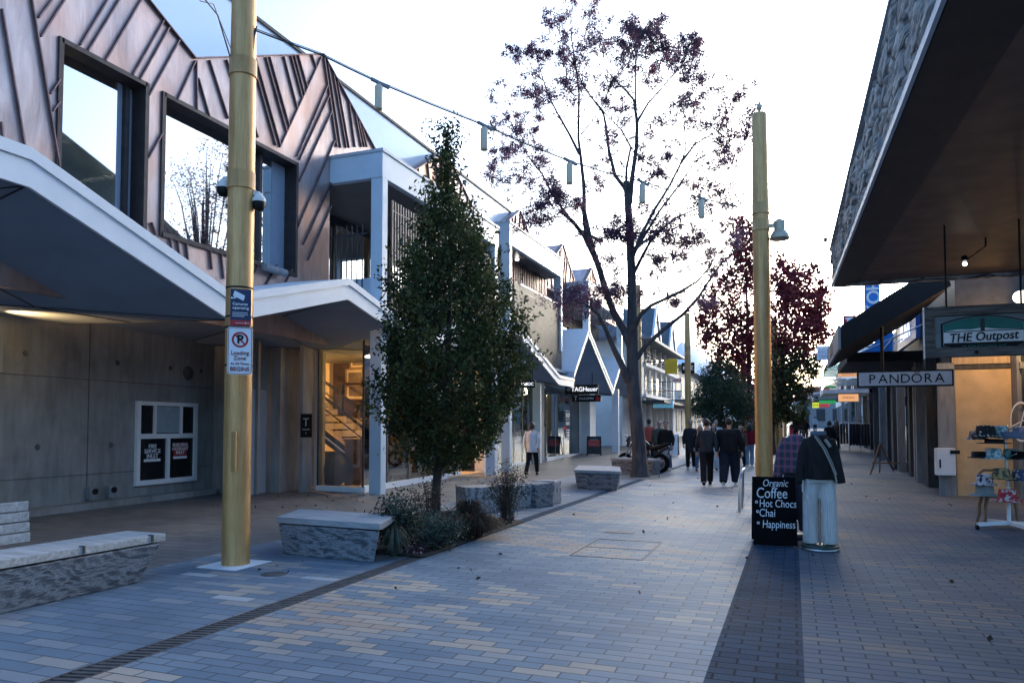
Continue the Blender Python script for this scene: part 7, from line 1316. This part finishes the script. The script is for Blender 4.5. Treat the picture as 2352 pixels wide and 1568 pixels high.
    for (hip, knee, ank, l_), s in zip(legs, (-1, 1)): m.tube([P(hip[0], hip[1], hip[2]), P(*knee), P(ank[0], ank[1], ank[2] + .012)], [(.056 + hw_ * .3) * k * w, (.041 + hw_ * .7) * k * w, (.030 + hw_ * 1.3) * k], 12)
    fused(m, vox, 'trousers', bot, t, 1)
    # top
    m = MB(); bz = toplen; m.tube([P(0, 0, bz), P(0, 0, bz + .10), P(0, .004, .70), P(0, .004, .775), P(0, 0, .815), P(0, 0, .835)], [(.096 if bz < .5 else .09) * k * w, .088 * k * w, .093 * k * w, .088 * k * w, .058 * k, .034 * k], 16)
    for (sh, el, wr), s in zip(arms, (-1, 1)):
        A, E_, W_ = P(sh[0] * .86, sh[1], sh[2] - .006), P(*el), P(*wr)
        if sleeves == 'long': m.tube([P(s * .05, 0, .792), A, E_, E_.lerp(W_, .92)], [.036 * k, .041 * k * w, .034 * k * w, .025 * k], 10)
        else: m.tube([P(s * .05, 0, .79), A, A.lerp(E_, .62)], [.036 * k, .041 * k, .037 * k], 10)
    for i in range(len(m.v)):                    # shoulders wider than the chest is deep
        v = m.v[i] - q; z = v.z / k
        if abs(v.dot(sd)) / k < .10 * w and z > bz - .01: f = v.dot(fwd); m.v[i] -= fwd * f * (.0 if z < .62 else .2); m.v[i] += sd * v.dot(sd) * .12
    fused(m, vox, 'top', top, t, 1)
    for (hip, knee, ank, l_), s in zip(legs, (-1, 1)):
        m = MB(); A = P(ank[0], ank[1], ank[2] - .018); tilt = l_ * 1.1; tip = A + fwd * .098 * k - Vector((0, 0, tilt * .6 * k)) if l_ > 0.001 else A + fwd * .098 * k; heel = A - fwd * .028 * k; m.tube([heel, A + fwd * .01 * k, A + fwd * .06 * k, tip], [.024 * k, .028 * k, .026 * k, .016 * k], 10)
        for i in range(len(m.v)): m.v[i].z = max(m.v[i].z, q.z + .004)
        m.build('shoe', shoe if not isinstance(shoe, tuple) else M['black'], t)
    if bag: m = MB(); c = P(bag * .15, 0, .47); m.obox(c, fwd * .06 * k, sd * .02 * k, Vector((0, 0, .055 * k))); m.tube([c + Vector((0, 0, .05 * k)), P(bag * .13, 0, .66), P(bag * .10, 0, .80)], .006, 5); m.build('shoulder_bag', M['black'], t, bevel=.01)
    return t
CB = cloth('black cotton', (.010, .010, .012)); CG = cloth('charcoal wool', (.030, .030, .034)); TN = cloth('dark olive drill', (.045, .045, .032)); NV = cloth('navy cotton', (.014, .018, .032)); JN = cloth('blue denim', (.07, .11, .19), (.13, .19, .29)); LJ = cloth('light denim', (.20, .30, .42), (.30, .40, .50)); WH = cloth('white cloth', (.62, .62, .63)); DG = cloth('dark green grey cloth', (.045, .05, .045)); RT = cloth('washed red cotton', (.42, .085, .07)); RK = cloth('dark red knit', (.22, .012, .018)); GRH = cloth('pale grey blue fleece', (.40, .46, .52)); WS = plain('white shoe', (.6, .6, .6)); BN = cloth('brown cloth', (.09, .06, .05)); BLK = M['black']
person('woman seen from behind in a long white jacket and black trousers walking under the canopies', 1222, 21.3, 3, 1.66, WH, CB, BLK, 'bob', .11, toplen=.43, bag=None, fpy=1091, build_=1.06)
person('person in black t-shirt and dark trousers walking away with one heel raised', 1624, 19.0, 8, 1.71, CG, CB, BLK, 'short', .13, fpy=1115, wide=.006)
person('broad person seen from behind in a black hoodie, navy trousers and white soled shoes', 1676, 19.0, -4, 1.74, CB, NV, WS, 'short', .07, fpy=1116, build_=1.34, wide=.014, bag=1)
person('person walking this way in dark cap, black jacket and blue jeans', 1530, 25, 178, 1.70, CB, JN, WS, 'short', .06, fpy=1081, cap=NV, build_=1.08, head_tilt=1.2, wide=.004)
person('person in dark grey green jacket walking just behind the capped person', 1514, 28.0, 176, 1.74, cloth('green grey jacket', (.085, .095, .075)), TN, BLK, 'short', .08, build_=1.12)
person('person seen from behind in a washed red t-shirt beside the big tree', 1491, 30, 0, 1.82, RT, NV, BLK, 'short', .08, sleeves='short')
person('person in a long black coat facing this way, tallest of the walking group', 1586, 26.0, 182, 1.76, CG, CB, WS, 'short', .05, toplen=.33)
person('person in black top and blue jeans walking beside the long black coat', 1609, 25.6, 176, 1.56, CB, JN, BLK, 'bob', .09, fpy=1081)
person('woman in black jacket and wide white trousers walking this way', 1640, 25.8, 184, 1.60, CB, WH, BLK, 'long', .05, wide=.028, fpy=1081)
person('person in pale grey blue fleece farther back behind the woman in white trousers', 1644, 31.5, 180, 1.78, GRH, NV, BLK, 'short', .06, build_=1.2)
person('woman seen from behind in a dark red sweater and light blue jeans', 1722, 28.0, 6, 1.66, RK, LJ, WS, 'long', .08, fpy=1072, build_=1.05)
person('person in dark clothes between the broad walker and the red sweater', 1700, 27.5, 170, 1.55, BN, NV, BLK, 'long', .08, build_=1.1)
person('distant person in navy jacket walking beside the red board', 1828, 50, 4, 1.72, NV, CB, BLK, 'short', .10, vox=.024)
person('distant person in black jacket and blue trousers at the middle of the footpath', 1841, 54, 178, 1.7, CB, JN, BLK, 'short', .08, vox=.024)
person('distant person in black with pale trousers near the far awnings', 1850, 52, 182, 1.72, CB, BN, BLK, 'short', .06, vox=.024)
person('person in dark dress half hidden behind the jacketed mannequin', 1905, 34, 5, 1.70, CB, CB, BLK, 'bob', .05, toplen=.40, vox=.02)
person('person with pale fur collar and black coat standing by the clothes racks', 1921, 41, 170, 1.68, BN, CB, BLK, 'long', .04, toplen=.40, vox=.022)
person('small distant person in grey far down the street between awning and tree', 1872, 75, 0, 1.7, GRH, NV, BLK, 'short', .08, vox=.028)
